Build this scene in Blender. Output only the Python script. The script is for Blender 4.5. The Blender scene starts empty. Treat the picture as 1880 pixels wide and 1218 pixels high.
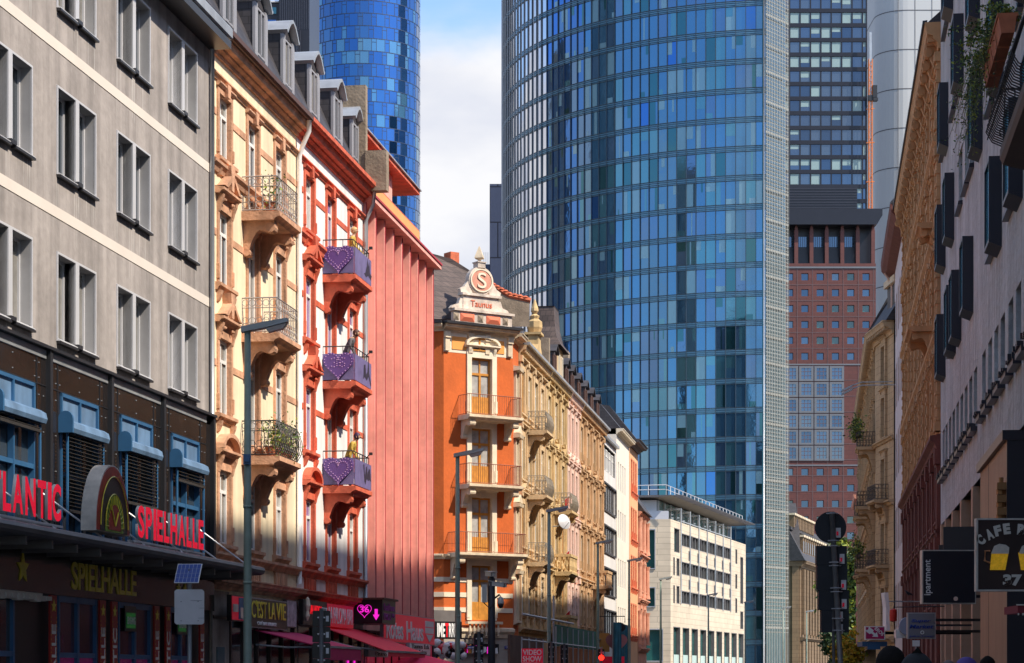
import bpy, math, random
from mathutils import Vector, Matrix
random.seed(7)
R = math.radians
SC = bpy.context.scene
COL = SC.collection
# ------------------------------------------------------------------ camera
HZ = 1240.0      # horizon row (photo pixels)
FP = 4000.0      # focal length (photo pixels)
CZ = 1.6
cam_d = bpy.data.cameras.new('camera'); cam = bpy.data.objects.new('camera', cam_d); COL.objects.link(cam)
cam.location = (0, 0, CZ); cam.rotation_euler = (R(90), 0, 0)
cam_d.sensor_width = 36; cam_d.lens = FP / 1880 * 36
cam_d.shift_y = (HZ - 609) / 1880
cam_d.clip_start = 0.5; cam_d.clip_end = 6000
SC.camera = cam
# ------------------------------------------------------------------ sky and sun
SUN_EL = R(47.5); SDX, SDY = 0.885, -0.466
world = bpy.data.worlds.new("World"); SC.world = world; world.use_nodes = True
nt = world.node_tree; nt.nodes.clear()
def wn(t, **k):
    n = nt.nodes.new(t)
    for a, b in k.items(): setattr(n, a, b)
    return n
out = wn('ShaderNodeOutputWorld'); bg = wn('ShaderNodeBackground'); bg.inputs[1].default_value = 0.15
sky = wn('ShaderNodeTexSky', sky_type='NISHITA', sun_disc=False)
sky.sun_elevation = SUN_EL; sky.sun_rotation = math.atan2(SDX, SDY); sky.air_density = 1.0; sky.dust_density = 0.6; sky.ozone_density = 3.5
tc = wn('ShaderNodeTexCoord')
mp = wn('ShaderNodeMapping'); mp.inputs['Scale'].default_value = (1, 1, 2.2); mp.inputs['Location'].default_value = (0.35, 0.0, 0.12)
nz = wn('ShaderNodeTexNoise'); nz.inputs['Scale'].default_value = 2.6; nz.inputs['Detail'].default_value = 7; nz.inputs['Roughness'].default_value = 0.55
nt.links.new(tc.outputs['Generated'], mp.inputs[0]); nt.links.new(mp.outputs[0], nz.inputs[0])
sx = wn('ShaderNodeSeparateXYZ'); nt.links.new(tc.outputs['Generated'], sx.inputs[0])
# low cloud bank towards the north (ahead), broken cloud elsewhere
mr = wn('ShaderNodeMapRange'); mr.inputs[1].default_value = 0.22; mr.inputs[2].default_value = 0.31; mr.inputs[3].default_value = 0.34; mr.inputs[4].default_value = -0.03
nt.links.new(sx.outputs[2], mr.inputs[0])
dp = wn('ShaderNodeVectorMath', operation='DOT_PRODUCT'); dp.inputs[1].default_value = (-0.55, 0.835, 0); nt.links.new(tc.outputs['Generated'], dp.inputs[0])
mf = wn('ShaderNodeMapRange'); mf.inputs[1].default_value = 0.15; mf.inputs[2].default_value = 0.6; nt.links.new(dp.outputs['Value'], mf.inputs[0])
mm = wn('ShaderNodeMath', operation='MULTIPLY'); nt.links.new(mr.outputs[0], mm.inputs[0]); nt.links.new(mf.outputs[0], mm.inputs[1])
ad = wn('ShaderNodeMath', operation='ADD'); nt.links.new(nz.outputs[0], ad.inputs[0]); nt.links.new(mm.outputs[0], ad.inputs[1])
cr = wn('ShaderNodeMapRange', interpolation_type='SMOOTHSTEP'); cr.inputs[1].default_value = 0.50; cr.inputs[2].default_value = 0.66
nt.links.new(ad.outputs[0], cr.inputs[0])
nz2 = wn('ShaderNodeTexNoise'); nz2.inputs['Scale'].default_value = 9; nz2.inputs['Detail'].default_value = 6
nt.links.new(mp.outputs[0], nz2.inputs[0])
cc = wn('ShaderNodeMix', data_type='RGBA'); cc.inputs[6].default_value = (2.7, 2.85, 3.3, 1); cc.inputs[7].default_value = (3.7, 3.7, 3.8, 1)
c3 = wn('ShaderNodeMapRange'); c3.inputs[1].default_value = 0.35; c3.inputs[2].default_value = 0.62; nt.links.new(nz2.outputs[0], c3.inputs[0])
nt.links.new(c3.outputs[0], cc.inputs[0])
mx = wn('ShaderNodeMix', data_type='RGBA'); nt.links.new(cr.outputs[0], mx.inputs[0]); nt.links.new(sky.outputs[0], mx.inputs[6]); nt.links.new(cc.outputs[2], mx.inputs[7])
nt.links.new(mx.outputs[2], bg.inputs[0]); nt.links.new(bg.outputs[0], out.inputs[0])
sl = bpy.data.lights.new('sun', 'SUN'); sl.energy = 3.75; sl.angle = R(0.9); sl.color = (1.0, 0.90, 0.76)
so = bpy.data.objects.new('sun', sl); COL.objects.link(so)
sdir = Vector((SDX * math.cos(SUN_EL), SDY * math.cos(SUN_EL), math.sin(SUN_EL)))
so.rotation_euler = sdir.to_track_quat('Z', 'Y').to_euler(); so.location = (60, -40, 120)
SC.view_settings.view_transform = 'Standard'; SC.view_settings.look = 'None'
SC.view_settings.exposure = 0.82; SC.view_settings.gamma = 1.0
# ------------------------------------------------------------------ materials
MC = {}
def M(name, col, rough=0.8, metal=0.0, var=0.12, scale=0.6, bump=0.0, bscale=12, streak=0.0, spec=0.5, brick=None, emis=None, fine=0.0, ramp=None):
    if name in MC: return MC[name]
    m = bpy.data.materials.new(name); m.use_nodes = True; t = m.node_tree; L = t.links.new
    b = t.nodes['Principled BSDF']; b.inputs['Roughness'].default_value = rough; b.inputs['Metallic'].default_value = metal
    b.inputs['Specular IOR Level'].default_value = spec
    g = t.nodes.new('ShaderNodeNewGeometry')
    c4 = (*col, 1)
    last = None
    def mul(prev, fac_sock, lo, hi):
        r_ = t.nodes.new('ShaderNodeMapRange'); r_.inputs[1].default_value = 0.3; r_.inputs[2].default_value = 0.7
        r_.inputs[3].default_value = lo; r_.inputs[4].default_value = hi; L(fac_sock, r_.inputs[0])
        x = t.nodes.new('ShaderNodeMix'); x.data_type = 'RGBA'; x.blend_type = 'MULTIPLY'; x.inputs[0].default_value = 1
        if prev is None: x.inputs[6].default_value = c4
        else: L(prev, x.inputs[6])
        L(r_.outputs[0], x.inputs[7]); return x.outputs[2]
    if brick:
        bw, bh, mcol, bv = brick
        mp_ = t.nodes.new('ShaderNodeMapping'); tc_ = t.nodes.new('ShaderNodeTexCoord')
        sp = t.nodes.new('ShaderNodeSeparateXYZ'); cb = t.nodes.new('ShaderNodeCombineXYZ')
        L(tc_.outputs['Object'], sp.inputs[0]); 
        a_ = t.nodes.new('ShaderNodeMath'); a_.operation = 'ADD'; L(sp.outputs[0], a_.inputs[0]); L(sp.outputs[1], a_.inputs[1])
        L(a_.outputs[0], cb.inputs[0]); L(sp.outputs[2], cb.inputs[1])
        br = t.nodes.new('ShaderNodeTexBrick'); L(cb.outputs[0], br.inputs[0]); br.inputs['Scale'].default_value = 1
        br.inputs['Brick Width'].default_value = bw; br.inputs['Row Height'].default_value = bh; br.inputs['Mortar Size'].default_value = min(bw, bh) * 0.04
        br.inputs['Color1'].default_value = c4; br.inputs['Color2'].default_value = (col[0]*bv, col[1]*bv, col[2]*bv, 1); br.inputs['Mortar'].default_value = (*mcol, 1)
        last = br.outputs[0]
    if var:
        n = t.nodes.new('ShaderNodeTexNoise'); n.inputs['Scale'].default_value = scale; n.inputs['Detail'].default_value = 8; n.inputs['Roughness'].default_value = 0.62
        L(g.outputs['Position'], n.inputs[0]); last = mul(last, n.outputs[0], 1 - var, 1 + var)
    if fine:
        n = t.nodes.new('ShaderNodeTexNoise'); n.inputs['Scale'].default_value = scale * 9; n.inputs['Detail'].default_value = 6
        L(g.outputs['Position'], n.inputs[0]); last = mul(last, n.outputs[0], 1 - fine, 1 + fine)
    if streak:
        mp2 = t.nodes.new('ShaderNodeMapping'); mp2.inputs['Scale'].default_value = (2.6, 2.6, 0.16); L(g.outputs['Position'], mp2.inputs[0])
        n = t.nodes.new('ShaderNodeTexNoise'); n.inputs['Scale'].default_value = 1.0; n.inputs['Detail'].default_value = 6; L(mp2.outputs[0], n.inputs[0])
        last = mul(last, n.outputs[0], 1 - streak, 1 + streak * 0.6)
    if last is None: b.inputs['Base Color'].default_value = c4
    else: L(last, b.inputs['Base Color'])
    if bump:
        n = t.nodes.new('ShaderNodeTexNoise'); n.inputs['Scale'].default_value = bscale; n.inputs['Detail'].default_value = 5
        L(g.outputs['Position'], n.inputs[0])
        bp = t.nodes.new('ShaderNodeBump'); bp.inputs['Strength'].default_value = min(bump, 1); bp.inputs['Distance'].default_value = 0.04 * max(1, bump)
        L(n.outputs[0], bp.inputs['Height']); L(bp.outputs[0], b.inputs['Normal'])
    if emis:
        b.inputs['Emission Color'].default_value = c4; b.inputs['Emission Strength'].default_value = emis
    MC[name] = m; return m
# ------------------------------------------------------------------ mesh builder
EACH = dict(guide_rail='guide_rail', diamond_panel='diamond_panel', frieze_panel='frieze_panel', stone_bands='stone_band', stone_band='stone_band', folding_arm='folding_arm', end_cap='end_cap', dormer_jamb='dormer_jamb', canopy_stay='canopy_stay', cladding_post='cladding_post', facade_pier='facade_pier', sunscreen_fins='sunscreen_fin', pier='pier', pilaster='pilaster', base_pilaster='base_pilaster', columns='column', pyramid_stud='pyramid_stud', balustrade_post='balustrade_post', drainpipe='drainpipe', side_window='side_window', frieze_bracket='frieze_bracket', upper_panel='upper_panel', party_wall='party_wall', side_bands='side_band', grey_header_strip='header_strip', apron_and_cornice='apron_panel', string_course='string_course', stone_trim='stone_trim', blue_lit_strip='lit_strip', white_panel='white_panel', stone_strip='stone_strip', parapet_glass='parapet_glass', dormer_cap='dormer_cap', lower_block='lower_block', recessed_shopfront='recessed_shopfront', pole_='pole')
class MB:
    def __init__(s): s.v = []; s.f = []; s.m = []
    def add(s, vs, fs, m=0):
        o = len(s.v); s.v.extend(vs)
        for f in fs: s.f.append([i + o for i in f]); s.m.append(m)
        return s
    def box(s, x0, x1, y0, y1, z0, z1, m=0):
        if x0 > x1: x0, x1 = x1, x0
        if y0 > y1: y0, y1 = y1, y0
        if z0 > z1: z0, z1 = z1, z0
        return s.add([(x0,y0,z0),(x1,y0,z0),(x1,y1,z0),(x0,y1,z0),(x0,y0,z1),(x1,y0,z1),(x1,y1,z1),(x0,y1,z1)],
              [(0,3,2,1),(4,5,6,7),(0,1,5,4),(1,2,6,5),(2,3,7,6),(3,0,4,7)], m)
    def quad(s, a, b, c, d, m=0): return s.add([a, b, c, d], [(0, 1, 2, 3)], m)
    def prism(s, prof, a0, a1, axis='x', m=0):
        n = len(prof)
        def P(p, a):
            if axis == 'x': return (a, p[0], p[1])
            if axis == 'y': return (p[0], a, p[1])
            return (p[0], p[1], a)
        vs = [P(p, a0) for p in prof] + [P(p, a1) for p in prof]
        fs = [tuple(range(n - 1, -1, -1)), tuple(range(n, 2 * n))] + [(i, (i + 1) % n, n + (i + 1) % n, n + i) for i in range(n)]
        return s.add(vs, fs, m)
    def tube(s, pts, r, n=6, m=0, r2=None, caps=True):
        pts = [Vector(p) for p in pts]; k = len(pts); rings = []
        for i, p in enumerate(pts):
            d = (pts[min(i + 1, k - 1)] - pts[max(i - 1, 0)])
            if d.length < 1e-9: d = Vector((0, 0, 1))
            d.normalize(); a = Vector((0, 0, 1)) if abs(d.z) < 0.9 else Vector((1, 0, 0))
            u = d.cross(a).normalized(); w = d.cross(u)
            rr = r if r2 is None else r + (r2 - r) * i / (k - 1)
            rings.append([tuple(p + (u * math.cos(2*math.pi*j/n) + w * math.sin(2*math.pi*j/n)) * rr) for j in range(n)])
        vs = [v for rg in rings for v in rg]; fs = []
        for i in range(k - 1):
            for j in range(n): fs.append((i*n + j, i*n + (j+1) % n, (i+1)*n + (j+1) % n, (i+1)*n + j))
        if caps: fs.append(tuple(range(n))); fs.append(tuple((k-1)*n + j for j in range(n - 1, -1, -1)))
        return s.add(vs, fs, m)
    def lathe(s, cx, cy, prof, n=12, m=0):
        k = len(prof); vs = [(cx + r * math.cos(2*math.pi*j/n), cy + r * math.sin(2*math.pi*j/n), z) for r, z in prof for j in range(n)]
        fs = [(i*n + j, i*n + (j+1) % n, (i+1)*n + (j+1) % n, (i+1)*n + j) for i in range(k-1) for j in range(n)]
        fs.append(tuple(range(n - 1, -1, -1))); fs.append(tuple((k-1)*n + j for j in range(n)))
        return s.add(vs, fs, m)
    def ring(s, cx, y, cz, r, t, n=12, d=0.02, m=0, a0=0, a1=360):
        # flat ring in x-z plane
        k = n; full = abs(a1 - a0) >= 360
        vs = []; fs = []
        for i in range(k + 1):
            a = R(a0 + (a1 - a0) * i / k); c, q = math.cos(a), math.sin(a)
            for rr in (r - t/2, r + t/2):
                vs += [(cx + rr*c, y - d/2, cz + rr*q), (cx + rr*c, y + d/2, cz + rr*q)]
        for i in range(k):
            o = 4*i; p = o + 4
            fs += [(o, p, p+2, o+2), (o+1, o+3, p+3, p+1), (o+2, p+2, p+3, o+3), (o, o+1, p+1, p)]
        return s.add(vs, fs, m)
    def xf(s, mat, start=0):
        for i in range(start, len(s.v)): s.v[i] = tuple(mat @ Vector(s.v[i]))
        return s
    def mesh(s, name, mats, smooth=False):
        me = bpy.data.meshes.new(name); me.from_pydata(s.v, [], s.f)
        for x in (mats if isinstance(mats, (list, tuple)) else [mats]): me.materials.append(x)
        if len(me.materials) > 1: me.polygons.foreach_set('material_index', s.m)
        if smooth: me.polygons.foreach_set('use_smooth', [True] * len(me.polygons))
        me.update()
        return me
    def build(s, name, mats, parent=None, loc=(0, 0, 0), rot=(0, 0, 0), smooth=False):
        if name in EACH: return each(s, EACH[name], mats, parent, smooth)[0]
        return inst(name, s.mesh(name, mats, smooth), parent, loc, rot)
def each(mb, name, mats, parent=None, smooth=False):
    # every separate piece of the builder becomes an object of its own
    n = len(mb.v); par = list(range(n))
    def fd(a):
        while par[a] != a: par[a] = par[par[a]]; a = par[a]
        return a
    for f in mb.f:
        r = fd(f[0])
        for i in f[1:]: par[fd(i)] = r
    g = {}
    for k, f in enumerate(mb.f): g.setdefault(fd(f[0]), []).append(k)
    outl = []
    for ks in g.values():
        ids = {}; q = MB()
        for k in ks:
            nf = []
            for i in mb.f[k]:
                if i not in ids: ids[i] = len(q.v); q.v.append(mb.v[i])
                nf.append(ids[i])
            q.f.append(nf); q.m.append(mb.m[k])
        outl.append(inst(name, q.mesh(name, mats, smooth), parent))
    return outl
def inst(name, me, parent=None, loc=(0, 0, 0), rot=(0, 0, 0), scl=None):
    o = bpy.data.objects.new(name, me); COL.objects.link(o); o.parent = parent; o.location = loc; o.rotation_euler = rot
    if scl: o.scale = scl
    return o
def tag(o, label, cat, group=None, kind=None):
    o['label'] = label; o['category'] = cat
    if group: o['group'] = group
    if kind: o['kind'] = kind
    return o
def thing(name, label, cat, loc=(0, 0, 0), rz=0, group=None):
    o = bpy.data.objects.new(name, None); COL.objects.link(o); o.location = loc; o.rotation_euler = (0, 0, rz); o.empty_display_size = 0.3
    return tag(o, label, cat, group)
def copy_tree(o, parent=None):
    c = o.copy(); COL.objects.link(c); c.parent = parent
    for ch in list(o.children): copy_tree(ch, c)
    return c
_dg = None
def text_me(s, size, ext=0.01, mats=None, align='LEFT', shear=0, bold=0.0, xs=1.0, space=1.0):
    cu = bpy.data.curves.new('lettering', 'FONT'); cu.body = s; cu.size = size; cu.extrude = ext; cu.align_x = align; cu.shear = shear; cu.offset = bold; cu.space_character = space
    o = bpy.data.objects.new('lettering', cu); COL.objects.link(o); bpy.context.view_layer.update()
    me = bpy.data.meshes.new_from_object(o.evaluated_get(bpy.context.evaluated_depsgraph_get()))
    bpy.data.objects.remove(o); bpy.data.curves.remove(cu)
    if xs != 1.0:
        for v in me.vertices: v.co.x *= xs
    me.name = 'lettering'; me.materials.clear()
    for x in (mats if isinstance(mats, (list, tuple)) else [mats]): me.materials.append(x)
    return me
def fit_text(s, w, h, mat, parent, loc, rot=(R(90), 0, 0), ext=0.01, bold=0.0, shear=0, name='lettering'):
    me = text_me(s, 1.0, ext, mat, shear=shear, bold=bold)
    xs = [v.co.x for v in me.vertices]; ys = [v.co.y for v in me.vertices]
    if not xs: return None
    ax, bx, ay, by = min(xs), max(xs), min(ys), max(ys)
    for v in me.vertices:
        v.co.x = (v.co.x - ax) * w / (bx - ax); v.co.y = (v.co.y - ay) * h / (by - ay)
    return inst(name, me, parent, loc, rot)
# ------------------------------------------------------------------ frames: local x = right as seen from the street, y = into the building
class Frame:
    def __init__(s, ox, oy, ang): s.o = (ox, oy); s.a = ang; s.u = (math.cos(ang), math.sin(ang)); s.n = (math.sin(ang), -math.cos(ang))
    def at(s, X, Y, w=0.0):
        a = (X - 940) / FP; n = s.n; t = (w + s.o[0]*n[0] + s.o[1]*n[1]) / (a*n[0] + n[1])
        px, py = a*t - s.o[0], t - s.o[1]
        return (px*s.u[0] + py*s.u[1], CZ + (HZ - Y) * t / FP)
    def x(s, X, w=0.0): return s.at(X, 0, w)[0]
    def wp(s, x, w=0.0): return (s.o[0] + s.u[0]*x + s.n[0]*w, s.o[1] + s.u[1]*x + s.n[1]*w, 0)
def pix(X, Y, d): return ((X - 940) / FP * d, d, CZ + (HZ - Y) * d / FP)
LV = 0.15; AL = math.atan2(1, LV)
LF = Frame(-15.5, 0, AL)                          # left building line
RV = 0.14; AR = math.atan2(-1, -RV)
RF = Frame(4.75, 0, AR)                           # right building line (local x grows towards the camera)
# ------------------------------------------------------------------ shared materials
m_glass = M('dark_window_glass', (0.035, 0.045, 0.055), 0.06, var=0.3, scale=0.4, spec=0.9)
m_glass2 = M('curtained_glass', (0.20, 0.19, 0.17), 0.12, var=0.35, scale=1.5, spec=0.9)
m_glass3 = M('net_curtain_glass', (0.38, 0.37, 0.35), 0.15, var=0.3, scale=2.5, spec=0.8)
m_white = M('white_frame_paint', (0.78, 0.77, 0.74), 0.45, var=0.06)
m_black = M('black_metal', (0.02, 0.02, 0.023), 0.4, var=0.2)
m_iron = M('wrought_iron', (0.045, 0.04, 0.04), 0.55, var=0.3)
m_zinc = M('zinc_sheet', (0.42, 0.44, 0.46), 0.42, 0.5, var=0.15, streak=0.15)
m_lampgreen = M('green_painted_steel', (0.19, 0.25, 0.205), 0.5, var=0.15, scale=3)
m_slate = M('roof_slate', (0.055, 0.05, 0.055), 0.6, brick=(0.34, 0.2, (0.015, 0.014, 0.015), 0.7), var=0.25, scale=1.2)
m_tiles = M('roof_tiles', (0.10, 0.07, 0.06), 0.7, brick=(0.3, 0.3, (0.02, 0.016, 0.015), 0.7), var=0.3, scale=1)
GL = [m_glass, m_glass, m_glass2, m_glass3]
# ------------------------------------------------------------------ generic facade pieces
def wall_grid(mb, x0, x1, z0, z1, ops, y=0.0, dep=0.25, m=0, mr=None):
    mr = m if mr is None else mr
    ops = [o for o in ops if o[1] > x0 and o[0] < x1]
    xs = sorted({x0, x1, *[o[0] for o in ops], *[o[1] for o in ops]}); zs = sorted({z0, z1, *[o[2] for o in ops], *[o[3] for o in ops]})
    xs = [x for x in xs if x0 <= x <= x1]; zs = [z for z in zs if z0 <= z <= z1]
    for j in range(len(zs) - 1):
        i = 0; zc = (zs[j] + zs[j+1]) / 2
        run = None
        for i in range(len(xs) - 1):
            xc = (xs[i] + xs[i+1]) / 2
            inside = any(o[0] < xc < o[1] and o[2] < zc < o[3] for o in ops)
            if not inside and run is None: run = xs[i]
            if (inside or i == len(xs) - 2) and run is not None:
                e = xs[i] if inside else xs[i+1]
                mb.quad((run, y, zs[j]), (e, y, zs[j]), (e, y, zs[j+1]), (run, y, zs[j+1]), m); run = None
    for a, b, c, d in ops:
        e = y + dep
        mb.quad((a, y, c), (a, y, d), (a, e, d), (a, e, c), mr); mb.quad((b, y, c), (b, e, c), (b, e, d), (b, y, d), mr)
        mb.quad((a, y, d), (b, y, d), (b, e, d), (a, e, d), mr); mb.quad((a, y, c), (a, e, c), (b, e, c), (b, y, c), mr)
    return mb
def shell(mb, x0, x1, z0, z1, dep, m=0, y=0.0):
    # sides, back and top of a building block behind its front
    mb.quad((x0, y, z0), (x0, y, z1), (x0, dep, z1), (x0, dep, z0), m); mb.quad((x1, y, z0), (x1, dep, z0), (x1, dep, z1), (x1, y, z1), m)
    mb.quad((x0, dep, z0), (x0, dep, z1), (x1, dep, z1), (x1, dep, z0), m); mb.quad((x0, y, z1), (x1, y, z1), (x1, dep, z1), (x0, dep, z1), m)
    return mb
WC = {}
def window(parent, x, z, w, h, dep=0.2, frame=None, pane=None, cols=2, tr=0.68, fw=0.06, dd=0.07, name='window', mull=True, y0=0.0):
    frame = frame or m_white; pane = pane or random.choice(GL)
    k = (round(w, 3), round(h, 3), frame.name, cols, tr, fw, dd)
    if k not in WC:
        mb = MB(); mb.box(0, fw, 0, dd, 0, h); mb.box(w - fw, w, 0, dd, 0, h); mb.box(fw, w - fw, 0, dd, 0, fw); mb.box(fw, w - fw, 0, dd, h - fw, h)
        ym = -0.01
        if tr: mb.box(fw, w - fw, ym, dd, h*tr - fw*0.6, h*tr + fw*0.6)
        for i in range(1, cols):
            c = w * i / cols; top = h*tr - fw*0.6 if tr else h - fw
            mb.box(c - fw*0.6, c + fw*0.6, ym - 0.004, dd, fw, top)
            mb.box(c - fw*0.4, c + fw*0.4, 0.002, dd, top + fw*1.2, h - fw) if tr else None
        WC[k] = mb.mesh('window', frame)
    kp = ('p', round(w, 3), round(h, 3), pane.name, fw)
    if kp not in WC: WC[kp] = MB().quad((fw, 0, fw), (w - fw, 0, fw), (w - fw, 0, h - fw), (fw, 0, h - fw)).mesh('pane', pane)
    o = inst(name, WC[k], parent, (x - w/2, y0 + dep - dd, z))
    inst('pane', WC[kp], o, (0, dd * 0.6, 0))
    return o
def surround(win, w, h, mat, style='flat', jw=0.2, pr=0.09, dep=0.2, sill=True, hoodz=None, y0=0.0, dd=0.07):
    """stone surround as a sub-part of a window; local origin = window's lower left, y shifted back out to the wall face"""
    k = ('s', round(w, 3), round(h, 3), mat.name, style, jw, pr, dep, sill, y0)
    if k not in WC:
        mb = MB(); yo = -(dep - dd)
        mb.box(-jw, 0.0, yo - pr, yo + 0.02, -0.02, h + jw); mb.box(w, w + jw, yo - pr, yo + 0.02, -0.02, h + jw)
        mb.box(0.0, w, yo - pr, yo + 0.02, h, h + jw)
        mb.box(-jw - 0.02, -jw*0.45, yo - pr - 0.03, yo + 0.02, 0.1, h*0.25); mb.box(w + jw*0.45, w + jw + 0.02, yo - pr - 0.03, yo + 0.02, 0.1, h*0.25)
        if sill:
            mb.prism([(yo + .02, -0.2), (yo - .06, -0.2), (yo - .1, -0.12), (yo - .15, -0.1), (yo - .15, -0.02), (yo + .02, 0.0)], -jw - 0.12, w + jw + 0.12)
            for c in (-jw*0.5, w + jw*0.5): mb.prism([(yo + .02, -0.5), (yo - .05, -0.46), (yo - .12, -0.3), (yo - .14, -0.2), (yo + .02, -0.2)], c - 0.08, c + 0.08)
        H = h + jw
        if style in ('tri', 'arc', 'flat', 'crown'):
            mb.box(-jw + .03, w + jw - .03, yo - pr*0.7, yo + .02, H, H + 0.2)            # frieze
            for c in (-jw*0.5, w + jw*0.5):
                mb.prism([(yo + .02, H - .25), (yo - .06, H - .22), (yo - .1, H - .05), (yo - .16, H + .1), (yo - .18, H + .2), (yo + .02, H + .2)], c - .07, c + .07)
            mb.prism([(yo + .02, H + .2), (yo - .12, H + .2), (yo - .17, H + .26), (yo - .24, H + .28), (yo - .24, H + .34), (yo + .02, H + .38)], -jw - .14, w + jw + .14)
        a, b_, cx = -jw - .14, w + jw + .14, w/2
        if style == 'tri':
            t = 0.08; ht = 0.42
            mb.prism([(a, H + .38), (cx, H + .38 + ht), (cx, H + .38 + ht - t*1.6), (a + .22, H + .38)], yo - .24, yo + .02, 'y')
            mb.prism([(b_, H + .38), (b_ - .22, H + .38), (cx, H + .38 + ht - t*1.6), (cx, H + .38 + ht)], yo - .24, yo + .02, 'y')
            mb.prism([(a + .2, H + .38), (b_ - .2, H + .38), (cx, H + .38 + ht - .1)], yo - .1, yo + .02, 'y')
        if style == 'arc':
            pts = [(cx + (b_ - cx) * math.cos(t_), H + .36 + .42 * math.sin(t_)) for t_ in [math.pi * i / 10 for i in range(11)]]
            ins = [(cx + (b_ - cx - .14) * math.cos(t_), H + .36 + .32 * math.sin(t_)) for t_ in [math.pi * i / 10 for i in range(11)]]
            for i in range(10): mb.prism([pts[i], pts[i+1], ins[i+1], ins[i]], yo - .24, yo + .02, 'y')
            mb.prism(ins, yo - .08, yo + .02, 'y')
        if style == 'crown':     # broken scroll pediment with a cartouche
            for sg in (-1, 1):
                q = [(cx + sg*(b_ - cx), H + .38), (cx + sg*(b_ - cx)*.78, H + .42), (cx + sg*.3, H + .62), (cx + sg*.16, H + .74), (cx + sg*.14, H + .62), (cx + sg*.3, H + .5), (cx + sg*(b_ - cx)*.6, H + .38)]
                if sg > 0: q = q[::-1]
                mb.prism(q, yo - .26, yo + .02, 'y')
            mb.prism([(cx - .1, H + .38), (cx + .1, H + .38), (cx + .12, H + .6), (cx + .2, H + 1.0), (cx - .2, H + 1.0), (cx - .12, H + .6)], yo - .24, yo + .02, 'y')
            for sg in (-1, 1):
                for q_ in range(5):
                    an = q_ * 0.9; mb.lathe(cx + sg*(.26 + .09*math.cos(an)), 0, [(0.0, 0), (.055, .03), (.06, .07), (0.0, .1)], 6)
                    for i_ in range(len(mb.v) - 24, len(mb.v)):
                        v_ = mb.v[i_]; mb.v[i_] = (v_[0], yo - .12 + v_[1], H + .05 + .32*abs(math.sin(an*0.7)) + v_[2])
        if style == 'key':
            mb.prism([(cx - .1, h - .02), (cx + .1, h - .02), (cx + .16, H + .16), (cx - .16, H + .16)], yo - pr - .1, yo + .02, 'y')
            mb.prism([(yo + .02, H), (yo - pr - .03, H), (yo - pr - .08, H + .06), (yo - pr - .08, H + .1), (yo + .02, H + .12)], -jw - .05, w + jw + .05)
        WC[k] = mb.mesh('surround', mat)
    return inst('surround', WC[k], win)
def course(mb, x0, x1, z, hh=0.22, pr=0.16, m=0):
    return mb.prism([(0.02, z), (-pr*0.35, z), (-pr*0.55, z + hh*0.35), (-pr, z + hh*0.6), (-pr, z + hh*0.85), (0.02, z + hh)], x0, x1, m=m)
def cornice(mb, x0, x1, z, hh=0.8, pr=0.7, m=0, dent=0.0, mg=None):
    mb.prism([(0.02, z), (-pr*.15, z), (-pr*.2, z + hh*.25), (-pr*.45, z + hh*.38), (-pr*.5, z + hh*.5), (-pr*.85, z + hh*.55), (-pr*.9, z + hh*.75), (-pr, z + hh*.9), (-pr, z + hh), (0.02, z + hh)], x0, x1, m=m)
    if dent:
        n = int((x1 - x0) / dent)
        for i in range(n):
            c = x0 + (i + .5) * (x1 - x0) / n; mb.box(c - dent*.22, c + dent*.22, -pr*.8, 0, z + hh*.3, z + hh*.54, m)
    return mb
def scroll_bracket(mb, x, wd, dep, z_top, hh, m=0):
    """console under a balcony: concave curve with scroll ends"""
    pr = [(0.02, z_top), (-dep, z_top), (-dep - .02, z_top - .12), (-dep + .06, z_top - .2)]
    for i in range(7):
        t = i / 6; pr.append((-dep*.82 + dep*.68 * (t**.8), z_top - .2 - .1*(1 - math.sin(math.pi*min(t*1.3, 1))) - (hh - .36) * t**2.8))
    pr += [(-.1, z_top - hh), (0.02, z_top - hh)]
    mb.prism(pr[::-1], x - wd/2, x + wd/2, m=m)
    for (yy, zz, rr) in ((-dep + .1, z_top - .17, .13), (-.1, z_top - hh + .1, .1)):
        n = 10; mb.prism([(yy + rr*math.cos(2*math.pi*i/n), zz + rr*math.sin(2*math.pi*i/n)) for i in range(n)], x - wd/2 - .03, x + wd/2 + .03, m=m)
    return mb
def iron_rail(mb, pts, z, h, sp=0.13, r=0.012, orn=True, bulge=0.0):
    """railing along plan points pts [(x,y)...]; pickets + rails + rings"""
    for i in range(len(pts) - 1):
        a, b = Vector(pts[i]), Vector(pts[i+1]); L = (b - a).length; d = (b - a) / L; nn = Vector((d.y, -d.x))
        for zz in (z + .05, z + h): mb.tube([(a.x, a.y, zz), (b.x, b.y, zz)], r * 1.5, 4)
        if orn: mb.tube([(a.x, a.y, z + h*.72), (b.x, b.y, z + h*.72)], r, 4)
        n = max(2, int(L / sp))
        for k in range(n + 1):
            p = a + d * (L * k / n)
            if bulge:
                q = [(p.x + nn.x*bulge*math.sin(math.pi*t_)*(1 - t_*.5), p.y + nn.y*bulge*math.sin(math.pi*t_)*(1 - t_*.5), z + .05 + (h - .05)*t_) for t_ in (0, .2, .4, .6, .8, 1)]
                mb.tube(q, r, 4, caps=False)
            else: mb.tube([(p.x, p.y, z + .05), (p.x, p.y, z + h)], r, 4, caps=False)
            if orn and k < n:
                c = a + d * (L * (k + .5) / n); rr = L / n * .46
                for zc in (z + h*.86, z + h*.36, z + h*.2):
                    q = [(c.x + d.x*rr*math.cos(t_), c.y + d.y*rr*math.cos(t_), zc + rr*math.sin(t_)) for t_ in [2*math.pi*j/8 for j in range(9)]]
                    mb.tube(q, r*.8, 3, caps=False)
    return mb
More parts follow.
